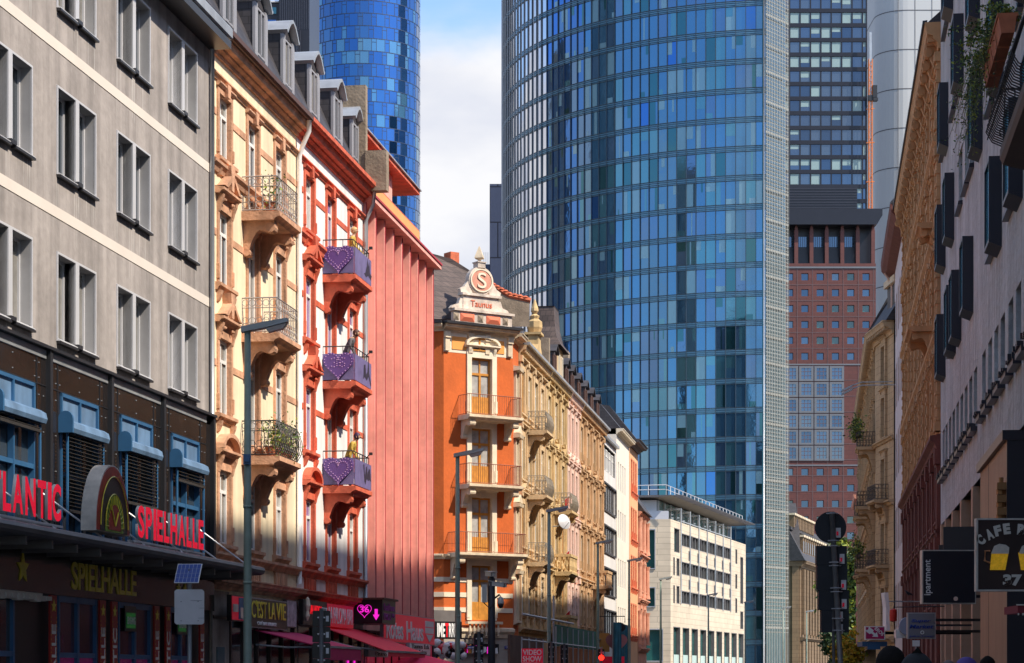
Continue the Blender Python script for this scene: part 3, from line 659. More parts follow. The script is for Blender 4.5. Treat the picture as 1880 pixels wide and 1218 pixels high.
# purple boards with hearts on the red house balconies
m_pboard = M('purple_board', (0.16, 0.13, 0.28), 0.55, var=0.2, scale=3); m_pheart = M('purple_heart', (0.12, 0.06, 0.24), 0.45, var=0.1)
m_dots = M('pink_dot_lights', (0.72, 0.45, 0.75), 0.4, var=0.0)
m_graf = M('black_silhouette', (0.03, 0.02, 0.04), 0.6, var=0.2)
def heart(cx, cz, s, n=24):
    p = []
    for i in range(n):
        t = 2*math.pi*i/n; p.append((cx + s*(16*math.sin(t)**3)/17, cz + s*(13*math.cos(t) - 5*math.cos(2*t) - 2*math.cos(3*t) - math.cos(4*t))/17))
    return p
for z, b, kind in zip((13.62, 10.42, 7.28), rbal, 'abc'):
    xl = 4.3 - 1.175
    mb = MB(); mb.box(xl + .0, xl + .03, -.96, -.0, z + .04, z + .82); o = mb.build('side_board', m_pboard, b)
    h = heart(-.5, z + .5, .5); mb = MB(); mb.prism([(y, zz) for y, zz in h], xl - .07, xl); mb.build('heart', m_pheart, o)
    mb = MB()
    for sc in ((.45, .32) if kind != 'b' else (.45,)):
        for (y, zz) in heart(-.5, z + .5, sc, 34): mb.box(xl - .085, xl - .07, y - .011, y + .011, zz - .011, zz + .011)
    if kind == 'b':
        for q, dig in enumerate(((0, 0, 1, 0, 1, 1, .5, .5, .8, .5, 1, .25, 1, .0, .0, .0),)): pass
        dots = {'3': [(0, 1), (.5, 1.1), (1, .9), (1, .7), (.5, .55), (1, .4), (1, .15), (.5, 0), (0, .08)], '6': [(1, 1.05), (.5, 1.1), (.1, .85), (0, .5), (.1, .15), (.5, 0), (.95, .12), (1, .4), (.6, .58), (.2, .48)]}
        for ch, off in (('3', -.62), ('6', -.38)):
            for (u_, v_) in dots[ch]:
                y = off - .2*0 - (-u_*.17) - .1; y = -.5 + (off + .5) + u_*.16 - .08; zz = z + .42 + v_*.24
                mb.box(xl - .085, xl - .07, -1 - y - .011, -1 - y + .011, zz - .011, zz + .011)
    mb.build('dot_lights', m_dots, o)
    mb = MB(); mb.box(xl + .06, xl + 2.33, -.99, -.96, z + .04, z + .82); o = mb.build('front_board', m_pboard, b)
    mb = MB(); c = 4.9
    sil = {'a': [(-.5, .25), (-.3, .3), (-.1, .55), (0, .8), (.1, .55), (.25, .75), (.35, .4), (.6, .35), (.5, .2), (.1, .28), (-.2, .18)],
           'b': [(-.6, .2), (-.5, .65), (-.3, .7), (-.2, .4), (0, .5), (.1, .82), (.2, .8), (.25, .5), (.55, .15), (.45, .12), (.15, .38), (-.1, .22), (-.4, .3)],
           'c': [(-.6, .75), (-.45, .75), (-.35, .4), (-.2, .7), (-.05, .75), (.0, .5), (.2, .7), (.4, .65), (.5, .3), (.3, .35), (.1, .3), (-.1, .35), (-.3, .15), (-.45, .25)]}[kind]
    mb.add([(c + a*1.0, -.994, z + b_) for a, b_ in sil], [tuple(range(len(sil)))]); mb.build('silhouette', m_graf, o)
    mb = MB(); mb.tube([(xl + 1.9, -.95, z + 1.05), (xl + 1.9, -1.05, z + 1.12)], .015, 5); mb.box(xl + 1.86, xl + 1.94, -1.12, -1.02, z + 1.1, z + 1.18); mb.build('spotlight', m_black, b)

# ================================================================== LEFT 4: PINK BUILDING
m_pink = M('salmon_pink_panels', (0.84, 0.40, 0.33), 0.8, var=0.12, scale=0.6, streak=0.18, fine=0.06)
m_crim = M('crimson_joint', (0.42, 0.03, 0.05), 0.6, var=0.1)
m_amber = M('amber_balcony_glass', (0.78, 0.33, 0.03), 0.3, var=0.15)
px0 = LF.x(667); PW = LF.x(793) - px0
pink = thing('office_building', 'salmon pink building with full-height vertical fins and amber roof terrace', 'building', LF.wp(px0 + .02), AL)
mb = MB(); mb.box(0, PW, .32, 12, 0, 17.1); mb.box(.1, PW - .3, 2.0, 11.5, 17.1, 19.9); mb.build('wall', m_pink, pink)
mb = MB(); mb2 = MB(); nf = 9
for i in range(nf):
    x = .0 + i * (PW - .22) / (nf - 1)
    mb.box(x, x + .1, -.06, .34, 3.5, 17.05); mb2.box(x + .1, x + .14, -.085, .34, 3.5, 17.05)
    mb.box(x + .14, x + .2, -.04, .34, 3.5, 17.05)
each(mb, 'vertical_fin', m_pink, pink); each(mb2, 'fin_joint', m_crim, pink)
mb = MB(); mb.prism([(-.3, 17.1), (-.3, 17.24), (.9, 17.42), (1.9, 17.42), (1.9, 17.1)][::-1], -.0, PW + .35); mb.build('cornice', m_pink, pink)
mb = MB(); mb.box(0, PW + .36, -.34, 1.4, 17.25, 17.32); mb.build('cornice_edge', m_crim, pink)
mb = MB(); mb.box(0.1, PW + .1, .5, 6, 19.92, 20.06); mb.build('roof', m_redt, pink)
mb = MB(); mb.box(-.0, PW + .16, .43, 6, 20.07, 20.12); mb.build('roof_edge', m_zinc, pink)
mb = MB(); mb.box(.1, PW + .0, .48, .5, 17.45, 18.5)
mb.build('terrace_balustrade', m_amber, pink)
mb = MB()
for i in range(13): x = .1 + i*PW/12.5; mb.box(x - .02, x + .02, .52, .56, 17.35, 18.5)
mb.box(.1, PW + .0, .5, .54, 18.52, 18.56); mb.build('balustrade_post', m_redt, pink)
for i in range(7):
    window(pink, .9 + i*1.7, 17.6, 1.2, 2.1, dep=2.0, frame=m_redt, pane=m_glass, cols=2, tr=0)
mb = MB(); mb.box(PW*.62, PW*.74, .9, 2.0, 17.4, 19.9); mb.build('attic_pier', m_pink, pink)
# ================================================================== ORANGE CORNER HOUSE
m_orange = M('orange_stucco', (0.55, 0.115, 0.02), 0.9, var=0.14, scale=1.1, bump=0.25, bscale=8, fine=0.05)
m_creamst = M('cream_limestone', (0.66, 0.54, 0.38), 0.9, var=0.14, scale=2, streak=0.2, bump=0.2)
m_creamhi = M('pale_painted_stucco', (0.74, 0.64, 0.48), 0.85, var=0.1, scale=2)
m_apri = M('apricot_panel', (0.78, 0.33, 0.08), 0.85, var=0.08)
m_terra = M('terracotta_panel', (0.65, 0.16, 0.08), 0.8, var=0.1)
m_oak = M('oak_door_wood', (0.50, 0.21, 0.03), 0.5, var=0.2, scale=5)
m_rtile = M('red_clay_tiles', (0.50, 0.12, 0.05), 0.8, var=0.35, scale=3, bump=0.6)
pr_ = LF.wp(LF.x(941)); AC = math.atan2(.57, .82)
tlen = 3.9
CF = Frame(pr_[0] - .8211*tlen, pr_[1] - .5708*tlen, AC)
org = thing('corner_house', 'orange corner house with cream gable, bay doors and three balconies', 'house', (CF.o[0], CF.o[1], 0), AC)
CWD = tlen; ZT = 17.6
dc = [(CWD*.54 - .58, CWD*.54 + .58, z, z + h) for z, h in ((4.2, 2.55), (7.25, 2.7), (10.6, 2.6), (13.85, 2.65))]
mb = MB(); wall_grid(mb, 0, CWD, 3.4, ZT - .95, dc, dep=.25, m=0, mr=1); mb.build('wall', [m_orange, m_creamst], org)
mb = MB(); mb.box(0, CWD, -.01, .3, ZT - .95, ZT); mb.build('frieze', m_creamhi, org)
mb = MB(); mb.box(.45, 1.25, -.04, 0, ZT - .8, ZT - .2); mb.box(CWD - 1.3, CWD - .5, -.04, 0, ZT - .8, ZT - .2); mb.build('frieze_panel', m_apri, org)
window(org, CWD*.5, ZT - .78, .9, .6, dep=.0, frame=m_oak, tr=0, cols=2, y0=-.04)
mb = MB()
for x in (.15, 1.45, CWD - 1.5, CWD - .2): mb.box(x - .12, x + .12, -.12, 0, ZT - .9, ZT); mb.box(x - .15, x + .15, -.18, 0, ZT - .3, ZT)
mb.build('frieze_bracket', m_creamst, org)
m_gf = M('grey_ground_floor_stone', (0.33, 0.29, 0.25), 0.9, var=0.2, scale=1)
mb = MB(); mb.box(0, CWD, -.02, .3, 0, 3.4); mb.build('ground_floor_wall', m_gf, org)
mb = MB(); cornice(mb, -.1, CWD + .1, ZT, .3, .5); course(mb, 0, CWD, 7.0, .25, .3); course(mb, 0, CWD, 3.35, .5, .22); course(mb, 0, CWD, 6.85 + .9, .001, .02)
mb.build('cornice', m_creamst, org)
mb = MB(); mb.box(-.2, CWD + .2, -.62, -.1, ZT + .3, ZT + .42); mb.build('gutter', m_black, org)
mb = MB()
for z in (4.55, 5.25, 5.95): mb.box(0, CWD*.54 - .82, -.04, 0, z, z + .22); mb.box(CWD*.54 + .82, CWD, -.04, 0, z, z + .22)
mb.build('stone_bands', m_creamhi, org)
for (a, b, z, z1) in dc:
    w = window(org, (a + b)/2, z, b - a, z1 - z, dep=.2, frame=m_oak, pane=m_glass3, cols=2, tr=.72, fw=.09)
    st = 'arc' if z > 13 else 'flat'
    surround(w, b - a, z1 - z, m_creamhi, style='arc' if z > 13 else ('key' if z > 6 else 'none'), jw=.26, pr=.08, dep=.2, sill=False)
    MB().box(.09, b - a - .09, .0, .05, .09, .85).build('door_panel', m_oak, w)
m_rail2 = M('rust_red_railing', (0.28, 0.10, 0.06), 0.6, var=0.3)
for z, wd in ((13.72, 3.05), (10.5, 3.05)):
    balcony(org, CWD*.53 + .25, z, wd, .95, m_creamst, 'plain', .95, bh=.85, m_rail=m_rail2, sp=.12)
balcony(org, CWD*.5 + .2, 7.3, 3.9, .95, m_creamst, 'plain', .95, bh=1.0, m_rail=m_rail2, sp=.12)
mb = MB(); n = 8
for i in range(n): mb.lathe(CWD*.54 - .8 + 1.6*i/(n-1), -.25, [(.06, 3.45), (.04, 3.5), (.085, 3.65), (.045, 3.9), (.06, 4.0)], 8)
mb.box(CWD*.54 - 1.0, CWD*.54 + 1.0, -.36, -.14, 4.0, 4.12); mb.build('balustrade', m_creamst, org)
# gable with S roundel
gz = ZT + .42
mb = MB(); mb.box(.45, CWD - .1, -.2, .15, gz, gz + .68); mb.box(.35, CWD, -.3, .2, gz + .68, gz + .82)
mb.box(.95, CWD - .85, -.15, .15, gz + .82, gz + 1.6); mb.box(.85, CWD - .75, -.25, .18, gz + 1.6, gz + 1.74)
gc_ = CWD/2 + .05
for sg in (-1, 1):
    pts = [(gc_ + sg*1.05, gz + .82), (gc_ + sg*1.75, gz + .82), (gc_ + sg*1.6, gz + 1.0), (gc_ + sg*1.3, gz + 1.1), (gc_ + sg*1.18, gz + 1.45), (gc_ + sg*1.05, gz + 1.5)]
    mb.prism(pts if sg < 0 else pts[::-1], -.12, .12, 'y')
    pts = [(gc_ + sg*.5, gz + 1.74), (gc_ + sg*1.15, gz + 1.74), (gc_ + sg*1.2, gz + 1.95), (gc_ + sg*.95, gz + 2.1), (gc_ + sg*.75, gz + 2.4), (gc_ + sg*.5, gz + 2.5)]
    mb.prism(pts if sg < 0 else pts[::-1], -.12, .12, 'y')
mb.box(gc_ - 1.0, gc_ + 1.0, -.08, .14, gz + 1.74, gz + 2.05)
n = 24
mb.prism([(gc_ + .72*math.cos(2*math.pi*i/n), gz + 2.5 + .78*math.sin(2*math.pi*i/n)) for i in range(n)][::-1], -.16, .16, 'y')
mb.box(gc_ - .22, gc_ + .22, -.2, .2, gz + 3.22, gz + 3.5); mb.box(gc_ - .26, gc_ + .26, -.24, .24, gz + 3.5, gz + 3.56)
m_gab = M('gable_plaster', (.62, .52, .43), .9, var=.25, scale=3, streak=.3, bump=.3); gab = mb.build('gable', m_gab, org); gab.scale = (.96, 1, .84); gab.location = (.08, 0, gz*.16)
mb = MB(); mb.prism([(gc_ + .56*math.cos(2*math.pi*i/n), gz + 2.5 + .62*math.sin(2*math.pi*i/n)) for i in range(n)][::-1], -.2, -.15, 'y'); mb.build('roundel', M('faded_pink_plaster', (.58, .26, .18), .9, var=.2, scale=3), gab)
mb = MB(); mb.ring(gc_, -.2, gz + 2.5, .62, .07, 28, .05); mb.build('roundel_ring', m_creamhi, gab)
fit_text('S', .5, .86, m_creamhi, gab, (gc_ - .25, -.22, gz + 2.07), ext=.03)
fit_text('Taunus', 1.25, .34, m_terra, gab, (gc_ - .62, -.16, gz + 1.02), ext=.02)
mb = MB()
for c in (gc_ - .85, gc_ + .68):
    a, b = c - .42, c + .42; z0, z1 = gz + .12, gz + .58
    mb.add([(a, -.21, z0), (b, -.21, z0), (b, -.21, z1), (a, -.21, z1), (a + .2, -.3, (z0+z1)/2), (b - .2, -.3, (z0+z1)/2)], [(0, 1, 5, 4), (1, 2, 5), (2, 3, 4, 5), (3, 0, 4)])
mb.build('diamond_panel', m_terra, gab)
mb = MB()
for c in (gc_ - 1.5, gc_ - .08, gc_ + 1.4):
    a, b = c - .16, c + .16; z0, z1 = gz + .15, gz + .55
    mb.add([(a, -.21, z0), (b, -.21, z0), (b, -.21, z1), (a, -.21, z1), (c, -.3, (z0+z1)/2)], [(0, 1, 4), (1, 2, 4), (2, 3, 4), (3, 0, 4)])
mb.build('pyramid_stud', m_conc, gab)
mb = MB(); mb.lathe(gc_, 0, [(.17, gz + 3.56), (.1, gz + 3.62), (.1, gz + 3.7), (.3, gz + 3.78), (.24, gz + 3.95), (.03, gz + 4.45)], 4); mb.build('finial', m_creamst, gab)
# side street front (runs back to the left) and body
s0 = 0
mb = MB()
L2 = 14.0; dx, dy = -0.985, .17
ca, sa = math.cos(-AC), math.sin(-AC); lx, ly = dx*ca - dy*sa, dx*sa + dy*ca
a = (0, 0); b = (L2*lx, L2*ly)
U1 = (math.cos(AL - AC), math.sin(AL - AC)); c = (CWD + 1.9*U1[0], 0 + 1.9*U1[1])
bk = (c[0] + L2*lx*.9, c[1] + L2*ly*.9)
mb.add([(a[0], a[1], 0), (b[0], b[1], 0), (b[0], b[1], ZT), (a[0], a[1], ZT)], [(0, 1, 2, 3)])
mb.add([(CWD, 0, 0), (c[0], c[1], 0), (c[0], c[1], ZT), (CWD, 0, ZT)], [(0, 1, 2, 3)])
mb.add([(a[0], a[1], ZT), (CWD, 0, ZT), (c[0], c[1], ZT), (bk[0], bk[1], ZT), (b[0], b[1], ZT)], [(0, 1, 2, 3, 4)])
mb.build('side_wall', m_orange, org)
# trim running along the side street
U2 = Vector((lx, ly, 0)).normalized(); A2 = math.atan2(-ly, -lx)
def on_side(mb_): # profile built along local x from -L2..0 in its own frame, outward -y
    return mb_.xf(Matrix.Rotation(A2, 4, 'Z'))
mb = MB(); cornice(mb, -L2, 0, ZT, .3, .5); course(mb, -L2, 0, 7.0, .25, .3); course(mb, -L2, 0, 3.35, .5, .22); on_side(mb); mb.build('side_cornice', m_creamst, org)
mb = MB(); mb.box(-L2, -.0, -.62, -.1, ZT + .3, ZT + .42); on_side(mb); mb.build('side_gutter', m_black, org)
mb = MB()
for z in (4.55, 5.25, 5.95): mb.box(-L2, 0, -.04, 0, z, z + .22)
for z in (4.3, 7.6, 10.9, 14.2):
    for k in range(4): mb.box(-2.2 - k*2.6, -1.0 - k*2.6, -.07, .0, z - .1, z + 2.0)
on_side(mb); mb.build('side_bands', m_creamhi, org)
# street side strip of the orange house (before the yellow house) gets windows
U1v = Vector((U1[0], U1[1], 0)); A3 = AL - AC
for z in (4.3, 7.5, 10.8, 14.0):
    mb = MB(); mb.box(.55, 1.25, -.05, .0, z, z + 1.9); mb.box(.4, .55, -.12, 0, z - .1, z + 2.1); mb.box(1.25, 1.4, -.12, 0, z - .1, z + 2.1)
    mb.prism([(0.0, z + 2.1), (-.3, z + 2.15), (-.34, z + 2.3), (0, z + 2.36)][::-1], .25, 1.55); mb.prism([(0, z - .3), (-.22, z - .2), (-.22, z - .08), (0, z - .06)][::-1], .3, 1.5)
    if z < 14: mb.prism([(.3, z + 2.36), (1.5, z + 2.36), (.9, z + 2.75)], -.28, 0, 'y')
    mb.xf(Matrix.Translation((CWD, 0, 0)) @ Matrix.Rotation(A3, 4, 'Z')); mb.build('side_window', m_creamst, org)
mb = MB(); cornice(mb, 0, 1.9, ZT - .1, .35, .5); mb.xf(Matrix.Translation((CWD, 0, 0)) @ Matrix.Rotation(A3, 4, 'Z')); mb.build('street_cornice', m_creamst, org)
# firewall with red tile coping behind the gable
def ol(X, Y, d):
    p = pix(X, Y, d); dx_, dy_ = p[0] - CF.o[0], p[1] - CF.o[1]; return (dx_*math.cos(AC) + dy_*math.sin(AC), -dx_*math.sin(AC) + dy_*math.cos(AC), p[2])
mb = MB(); F_ = [(885, 600), (972, 600), (972, 556), (935, 546), (905, 530), (885, 512)]; v0 = [ol(X, Y, 106.6) for X, Y in F_]; v1 = [ol(X - 1, Y, 107.3) for X, Y in F_]
mb.add(v0 + v1, [tuple(range(6)), tuple(range(11, 5, -1))] + [(i, (i+1) % 6, 6 + (i+1) % 6, 6 + i) for i in range(6)]); mb.build('firewall', m_conc, org)
mb = MB(); P_ = [ol(X, Y, 106.7) for X, Y in ((880, 508), (905, 527), (935, 544), (974, 553))]; mb.tube(P_, .16, 6)
for a, b in zip(P_, P_[1:]):
    for k in range(4): q = Vector(a).lerp(Vector(b), k/4); mb.lathe(q.x, q.y, [(.12, q.z + .02), (.2, q.z + .1), (.08, q.z + .19)], 6)
mb.build('tile_coping', m_rtile, org)
mb = MB(); mb.tube([ol(X, Y, 105.6) for X, Y in ((830, 478), (850, 495), (885, 514))], .1, 6); q = ol(829, 478, 106.5); mb.box(q[0] - .25, q[0] + .25, q[1] - .3, q[1] + .3, q[2] - .4, q[2] + .35); mb.build('ridge_tiles', m_rtile, org)
mb = MB(); mb.add([ol(780, 586, 101.2), ol(812, 586, 101.6), ol(890, 580, 104.6), ol(890, 514, 105.4), ol(830, 476, 105.4), ol(780, 462, 105.4)], [(0, 1, 2, 3, 4, 5)]); mb.add([ol(890, 514, 105.4), ol(830, 476, 105.4), ol(780, 462, 105.4), ol(780, 580, 112), ol(890, 580, 112)], [(0, 4, 3, 2, 1)]); mb.build('roof', m_tiles, org)

# ================================================================== LEFT ROW AFTER THE CORNER
m_yst = M('yellow_sandstone', (0.58, 0.41, 0.20), 0.9, var=0.2, scale=1.4, streak=0.25, bump=0.3)
m_yst2 = M('honey_limestone', (0.62, 0.44, 0.25), 0.9, var=0.18, scale=1.4, streak=0.2, bump=0.3)
m_pkst = M('pink_stucco', (0.78, 0.36, 0.26), 0.9, var=0.1, scale=1.5)
m_brst = M('tan_brown_stone', (0.54, 0.34, 0.18), 0.9, var=0.2, scale=1.4, streak=0.2, bump=0.3)
m_pksill = M('pale_pink_trim', (0.74, 0.52, 0.42), 0.85, var=0.1)
def rowhouse(Xa, Xb, label, m_wall, m_trim, naxes, balc, zt=17.6, fr=None, styles=('flat', 'arc', 'tri', 'flat'), dorm=None, m_rf=None, grp=None):
    fr = fr or LF; x0, x1 = fr.x(Xa), fr.x(Xb); W = x1 - x0
    root = thing("town_house", label, "house", fr.wp(x0 + .02), fr.a); W -= .04
    fl = [4.6, 7.9, 11.2, 14.4]; axes = [W*(i + .5)/naxes for i in range(naxes)]; ww = min(1.15, W/naxes*.5)
    ops = [(c - ww/2, c + ww/2, z, z + 2.1) for c in axes for z in fl]
    mb = MB(); wall_grid(mb, 0, W, 3.6, zt - .5, ops, dep=.13); shell(mb, 0, W, 0, zt - .5, 12); mb.box(0, W, 0, .3, 0, 3.6); mb.build('wall', m_wall, root)
    for c in axes:
        for z, st in zip(fl, styles):
            w = window(root, c, z, ww, 2.1, dep=.12, frame=m_white if random.random() < .7 else m_oak, cols=2, tr=.7)
            surround(w, ww, 2.1, m_trim, style=st, jw=.2, pr=.07, dep=.12)
    mb = MB(); 
    for z in (3.7, 7.2, 10.5, 13.8): course(mb, 0, W, z, .28, .24)
    n = naxes
    for i in range(n + 1):
        xx = min(max(W*i/n, .2), W - .2); mb.box(xx - .18, xx + .18, -.12, .01, 4.0, zt - .5)
        for z in (7.0, 10.3, 13.6, zt - .8): mb.box(xx - .24, xx + .24, -.2, 0, z, z + .3)
    for z in (4.2, 4.7, 5.2, 5.7, 6.2, 6.7): 
        for i in range(n): a = W*i/n + .2; mb.box(a, a + .5, -.06, 0, z, z + .3); b = W*(i+1)/n - .2; mb.box(b - .5, b, -.06, 0, z, z + .3)
    each(mb, 'stone_trim', m_trim, root)
    mb = MB(); cornice(mb, 0, W, zt - .5, .5, .42, dent=.45); mb.build('cornice', m_trim, root)
    mb = MB(); mb.prism([(-.55, zt + .0), (-.55, zt + .13), (-.3, zt + .15), (-.3, zt - .02)][::-1], 0, W); mb.build('gutter', m_zinc, root)
    mb = MB(); mb.prism([(-.3, zt), (1.3, zt + 2.4), (5, zt + 3.3), (12, zt)][::-1], 0, W); mb.build('roof', m_rf or m_slate, root)
    for (ai, z, wd, kind) in balc:
        balcony(root, axes[ai] if isinstance(ai, int) else ai*W, z, wd, 1.05, m_trim, kind, .95, bh=1.1, sp=.16, m_rail=M('weathered_grey_ironwork', (.22, .19, .15), .6, var=.3), bulge=.15 if kind == 'orn' else 0)
    for c in (dorm or []): dormer(root, c*W, zt + .45, .1, 1.3, 1.25, m_slate, m_brown, m_slate, dep=1.6)
    return root, axes, W
h1, ax1, W1 = rowhouse(952, 1000, 'yellow sandstone house with iron balconies and a tower roof next to the orange corner', m_yst, m_yst2, 4, [(1, 13.7, 2.6, 'orn'), (1, 10.5, 2.8, 'orn'), (1, 7.2, 2.6, 'orn')], styles=('none', 'tri', 'flat', 'flat'))
h2, ax2, W2 = rowhouse(1000.5, 1038, 'honey stone house with stone and iron balconies left of the narrow pink house', m_yst2, m_yst, 3, [(1, 10.5, 3.0, 'orn'), (1, 7.2, 3.0, 'stone'), (1, 3.9, 3.4, 'stone')], styles=('flat', 'crown', 'crown', 'arc'), dorm=(.6,))
h3, ax3, W3 = rowhouse(1038.5, 1060, 'narrow pink stucco house between two stone houses', m_pkst, m_pksill, 3, [], styles=('none', 'flat', 'tri', 'arc'), dorm=(.3, .8))
h4, ax4, W4 = rowhouse(1060.5, 1106, 'tan brown stone house left of the white ribbon-window building', m_brst, m_brst, 4, [(2, 7.2, 2.8, 'stone')], styles=('flat', 'crown', 'crown', 'flat'), dorm=(.15, .4, .65, .9))
# chimneys, finial and mansard tower on the first row house
m_brick = M('orange_brick', (0.50, 0.19, 0.06), 0.85, brick=(.25, .08, (.3, .25, .2), .75), var=.15)
def lxr(root_x0, X, w=0): return LF.x(X, w) - root_x0
x0h = LF.x(952); fx = LF.x(978, -.1) - x0h
o = MB(); o.prism([(fx - 1.0, 17.65), (fx + 1.0, 17.65), (fx + .9, 18.1), (fx + .5, 18.4), (fx + .42, 18.9), (fx - .42, 18.9), (fx - .5, 18.4), (fx - .9, 18.1)], -.25, .3, 'y'); o.box(fx - .55, fx + .55, -.4, .45, 18.9, 19.02)
o.lathe(fx, .0, [(.3, 19.02), (.4, 19.3), (.38, 19.6), (.2, 19.75), (.26, 19.9), (.1, 20.0), (.2, 20.15), (.18, 20.3), (.03, 20.75)], 8)
o.build('roof_finial', m_yst, h1)
tx = 7.3
mb = MB(); mb.box(tx - 1.4, tx + 1.4, .15, 1.5, 17.6, 19.9); t_ = mb.build('roof_turret', m_yst, h2)
mb = MB()
pr = [(2.0, 19.85), (1.9, 20.0), (1.45, 20.3), (1.15, 21.0), (1.0, 22.1), (1.05, 22.15)]
vs = []
for s_, z_ in pr:
    q_ = s_*.5; vs += [(tx - s_, .85 - q_, z_), (tx + s_, .85 - q_, z_), (tx + s_, .85 + q_, z_), (tx - s_, .85 + q_, z_)]
fs = [(i*4 + j, i*4 + (j+1) % 4, (i+1)*4 + (j+1) % 4, (i+1)*4 + j) for i in range(len(pr) - 1) for j in range(4)] + [tuple(range(len(vs) - 4, len(vs)))]
mb.add(vs, fs); mb.build('turret_roof', m_tiles, t_)
for k in (-.65, .65): window(t_, tx + k, 18.2, .8, 1.3, dep=0, frame=m_creamhi, pane=m_glass, tr=0, y0=.15)
mb = MB(); mb.box(1.2, 3.0, .5, 1.1, 17.8, 19.7); mb.build('chimney', m_brick, h3)
mb = MB(); mb.box(.1, 1.1, .6, 1.6, 18, 20.9); mb.build('chimney', m_conc, h4)
mb = MB(); mb.box(W1 - .5, W1 - .1, -.3, 3, 17.6, 19.3); mb.build('party_wall', m_conc, h1)
# satellite dishes and red flags on the row
def dish(X, Y, w, r, label):
    x, z = LF.at(X, Y, w); root = thing('satellite_dish', label, 'satellite dish', LF.wp(x, w)); mb = MB()
    pts = []; n = 16
    for k in range(4):
        rr = r*k/3; pts.append((rr, -.12*(1 - (k/3)**2)))
    vs = [(rr*math.cos(2*math.pi*j/n), yy, rr*math.sin(2*math.pi*j/n)) for rr, yy in pts for j in range(n)]
    fs = [(i*n + j, i*n + (j+1) % n, (i+1)*n + (j+1) % n, (i+1)*n + j) for i in range(3) for j in range(n)]
    vs2 = [(a, b + .02, c) for a, b, c in vs]; mb.add(vs, fs); mb.add(vs2, [f[::-1] for f in fs]); mb.xf(Matrix.Translation((0, 0, z)) @ Matrix.Rotation(R(40), 4, 'Z') @ Matrix.Rotation(R(-15), 4, 'X'))
    mb.build('reflector', m_alul, root, smooth=True)
    MB().tube([(0, 0, z), (-.3, .5, z - .2), (-.6, .8, z - .2)], .03, 5).build('bracket', m_zinc, root)
    MB().tube([(0, .0, z - r*.8), (.25, -.5, z - .05)], .015, 5).build('feed_arm', m_zinc, root)
dish(1036, 958, .9, .42, 'white satellite dish on the honey stone house beside the street lamp head')
m_flag = M('red_flag_cloth', (0.6, 0.02, 0.02), 0.7, var=0.2)
for X, Y in ((1063, 915), (1064, 1015), (1065, 1125)):
    x, z = LF.at(X, Y, 1.0); root = thing('flag', {915: 'highest small red flag hanging at the pink house front', 1015: 'middle small red flag hanging at the pink house front', 1125: 'lowest small red flag hanging at the pink house front'}[Y], 'flag', LF.wp(x, .0), AL, 'red flags on the pink house')
    MB().tube([(0, 0, z - .3), (0, -.5, z + .2)], .02, 5).build('flagpole', m_white, root)
    mb = MB(); mb.prism([(-.2, z - .1), (-.42, z + .1), (-.4, z - .5), (-.25, z - .65)], -.03, .03); mb.build('cloth', m_flag, root)

# ---------- white modern buildings
m_wrend = M('white_render', (0.68, 0.66, 0.64), 0.85, var=0.08, scale=0.5, streak=0.12)
m_dkframe = M('anthracite_frame', (0.03, 0.03, 0.035), 0.4, var=0.1)
x0, x1 = LF.x(1106.5), LF.x(1131); W = x1 - x0
wb1 = thing('office_building', 'white building with dark ribbon windows, left of the pale finely slotted one', 'building', LF.wp(x0 + .02), AL); W -= .04
ops = [(.5, W - .5, z, z + 1.7) for z in (4.2, 7.0, 9.8, 12.6, 15.2)]
mb = MB(); wall_grid(mb, 0, W, 3.2, 17.3, ops, dep=.08); shell(mb, 0, W, 0, 17.3, 12); mb.box(0, W, 0, .3, 0, 3.2); mb.build('wall', m_wrend, wb1)
for (a, b, z, z1) in ops[:4]:
    o = MB(); o.box(a - .06, b + .06, -.1, .0, z - .1, z); o.box(a - .06, b + .06, -.1, 0, z1, z1 + .1); o.box(a - .06, a, -.1, 0, z, z1); o.box(b, b + .06, -.1, 0, z, z1)
    for k in range(1, 6): xx = a + (b - a)*k/6; o.box(xx - .05, xx + .05, -.0, .05, z, z1)
    o = o.build('ribbon_window', m_dkframe, wb1); MB().quad((a, .07, z), (b, .07, z), (b, .07, z1), (a, .07, z1)).build('pane', m_glass2 if z > 9 else m_glass, o)
for (a, b, z, z1) in ops[4:]:
    for k in range(4): window(wb1, a + .8 + k*1.9, z + .1, 1.2, 1.4, dep=.15, frame=m_white, pane=m_glass3)
mb = MB(); mb.box(0, W, -.25, .6, 17.3, 17.5); mb.build('parapet_edge', m_zinc, wb1)
mb = MB(); mb.prism([(.3, 17.5), (1.6, 19.6), (6, 20.2), (12, 17.5)][::-1], 0, W); mb.build('roof', m_slate, wb1)
x0, x1 = LF.x(1131.5), LF.x(1155); W = x1 - x0
wb2 = thing('office_building', 'pale cream building with narrow slot windows right of the ribbon-window building', 'building', LF.wp(x0 + .02), AL); W -= .04
ops = [(1.2 + k*1.55, 1.95 + k*1.55, z, z + 2.0) for z in (4.4, 7.8, 11.2, 14.6) for k in range(int((W - 2)/1.55))]
mb = MB(); wall_grid(mb, 0, W, 3.2, 18.4, ops, dep=.1); shell(mb, 0, W, 0, 18.4, 12); mb.box(0, W, 0, .3, 0, 3.2); mb.build('wall', M('pale_cream_render', (0.76, 0.70, 0.60), .85, var=.06), wb2)
for (a, b, z, z1) in ops: window(wb2, (a + b)/2, z, b - a, z1 - z, dep=.09, frame=m_white, pane=m_glass, cols=1, tr=0, dd=.05)
mb = MB(); cornice(mb, 0, W, 18.4, .4, .5); mb.build('cornice', m_creamhi, wb2)
mb = MB(); mb.prism([(-.3, 18.8), (1.5, 21.0), (6, 21.6), (12, 18.8)][::-1], 0, W); mb.build('roof', m_slate, wb2)
m_peach = M('peach_stucco', (0.76, 0.42, 0.22), .9, var=.1)
x0, x1 = LF.x(1155.5), LF.x(1171); W = x1 - x0
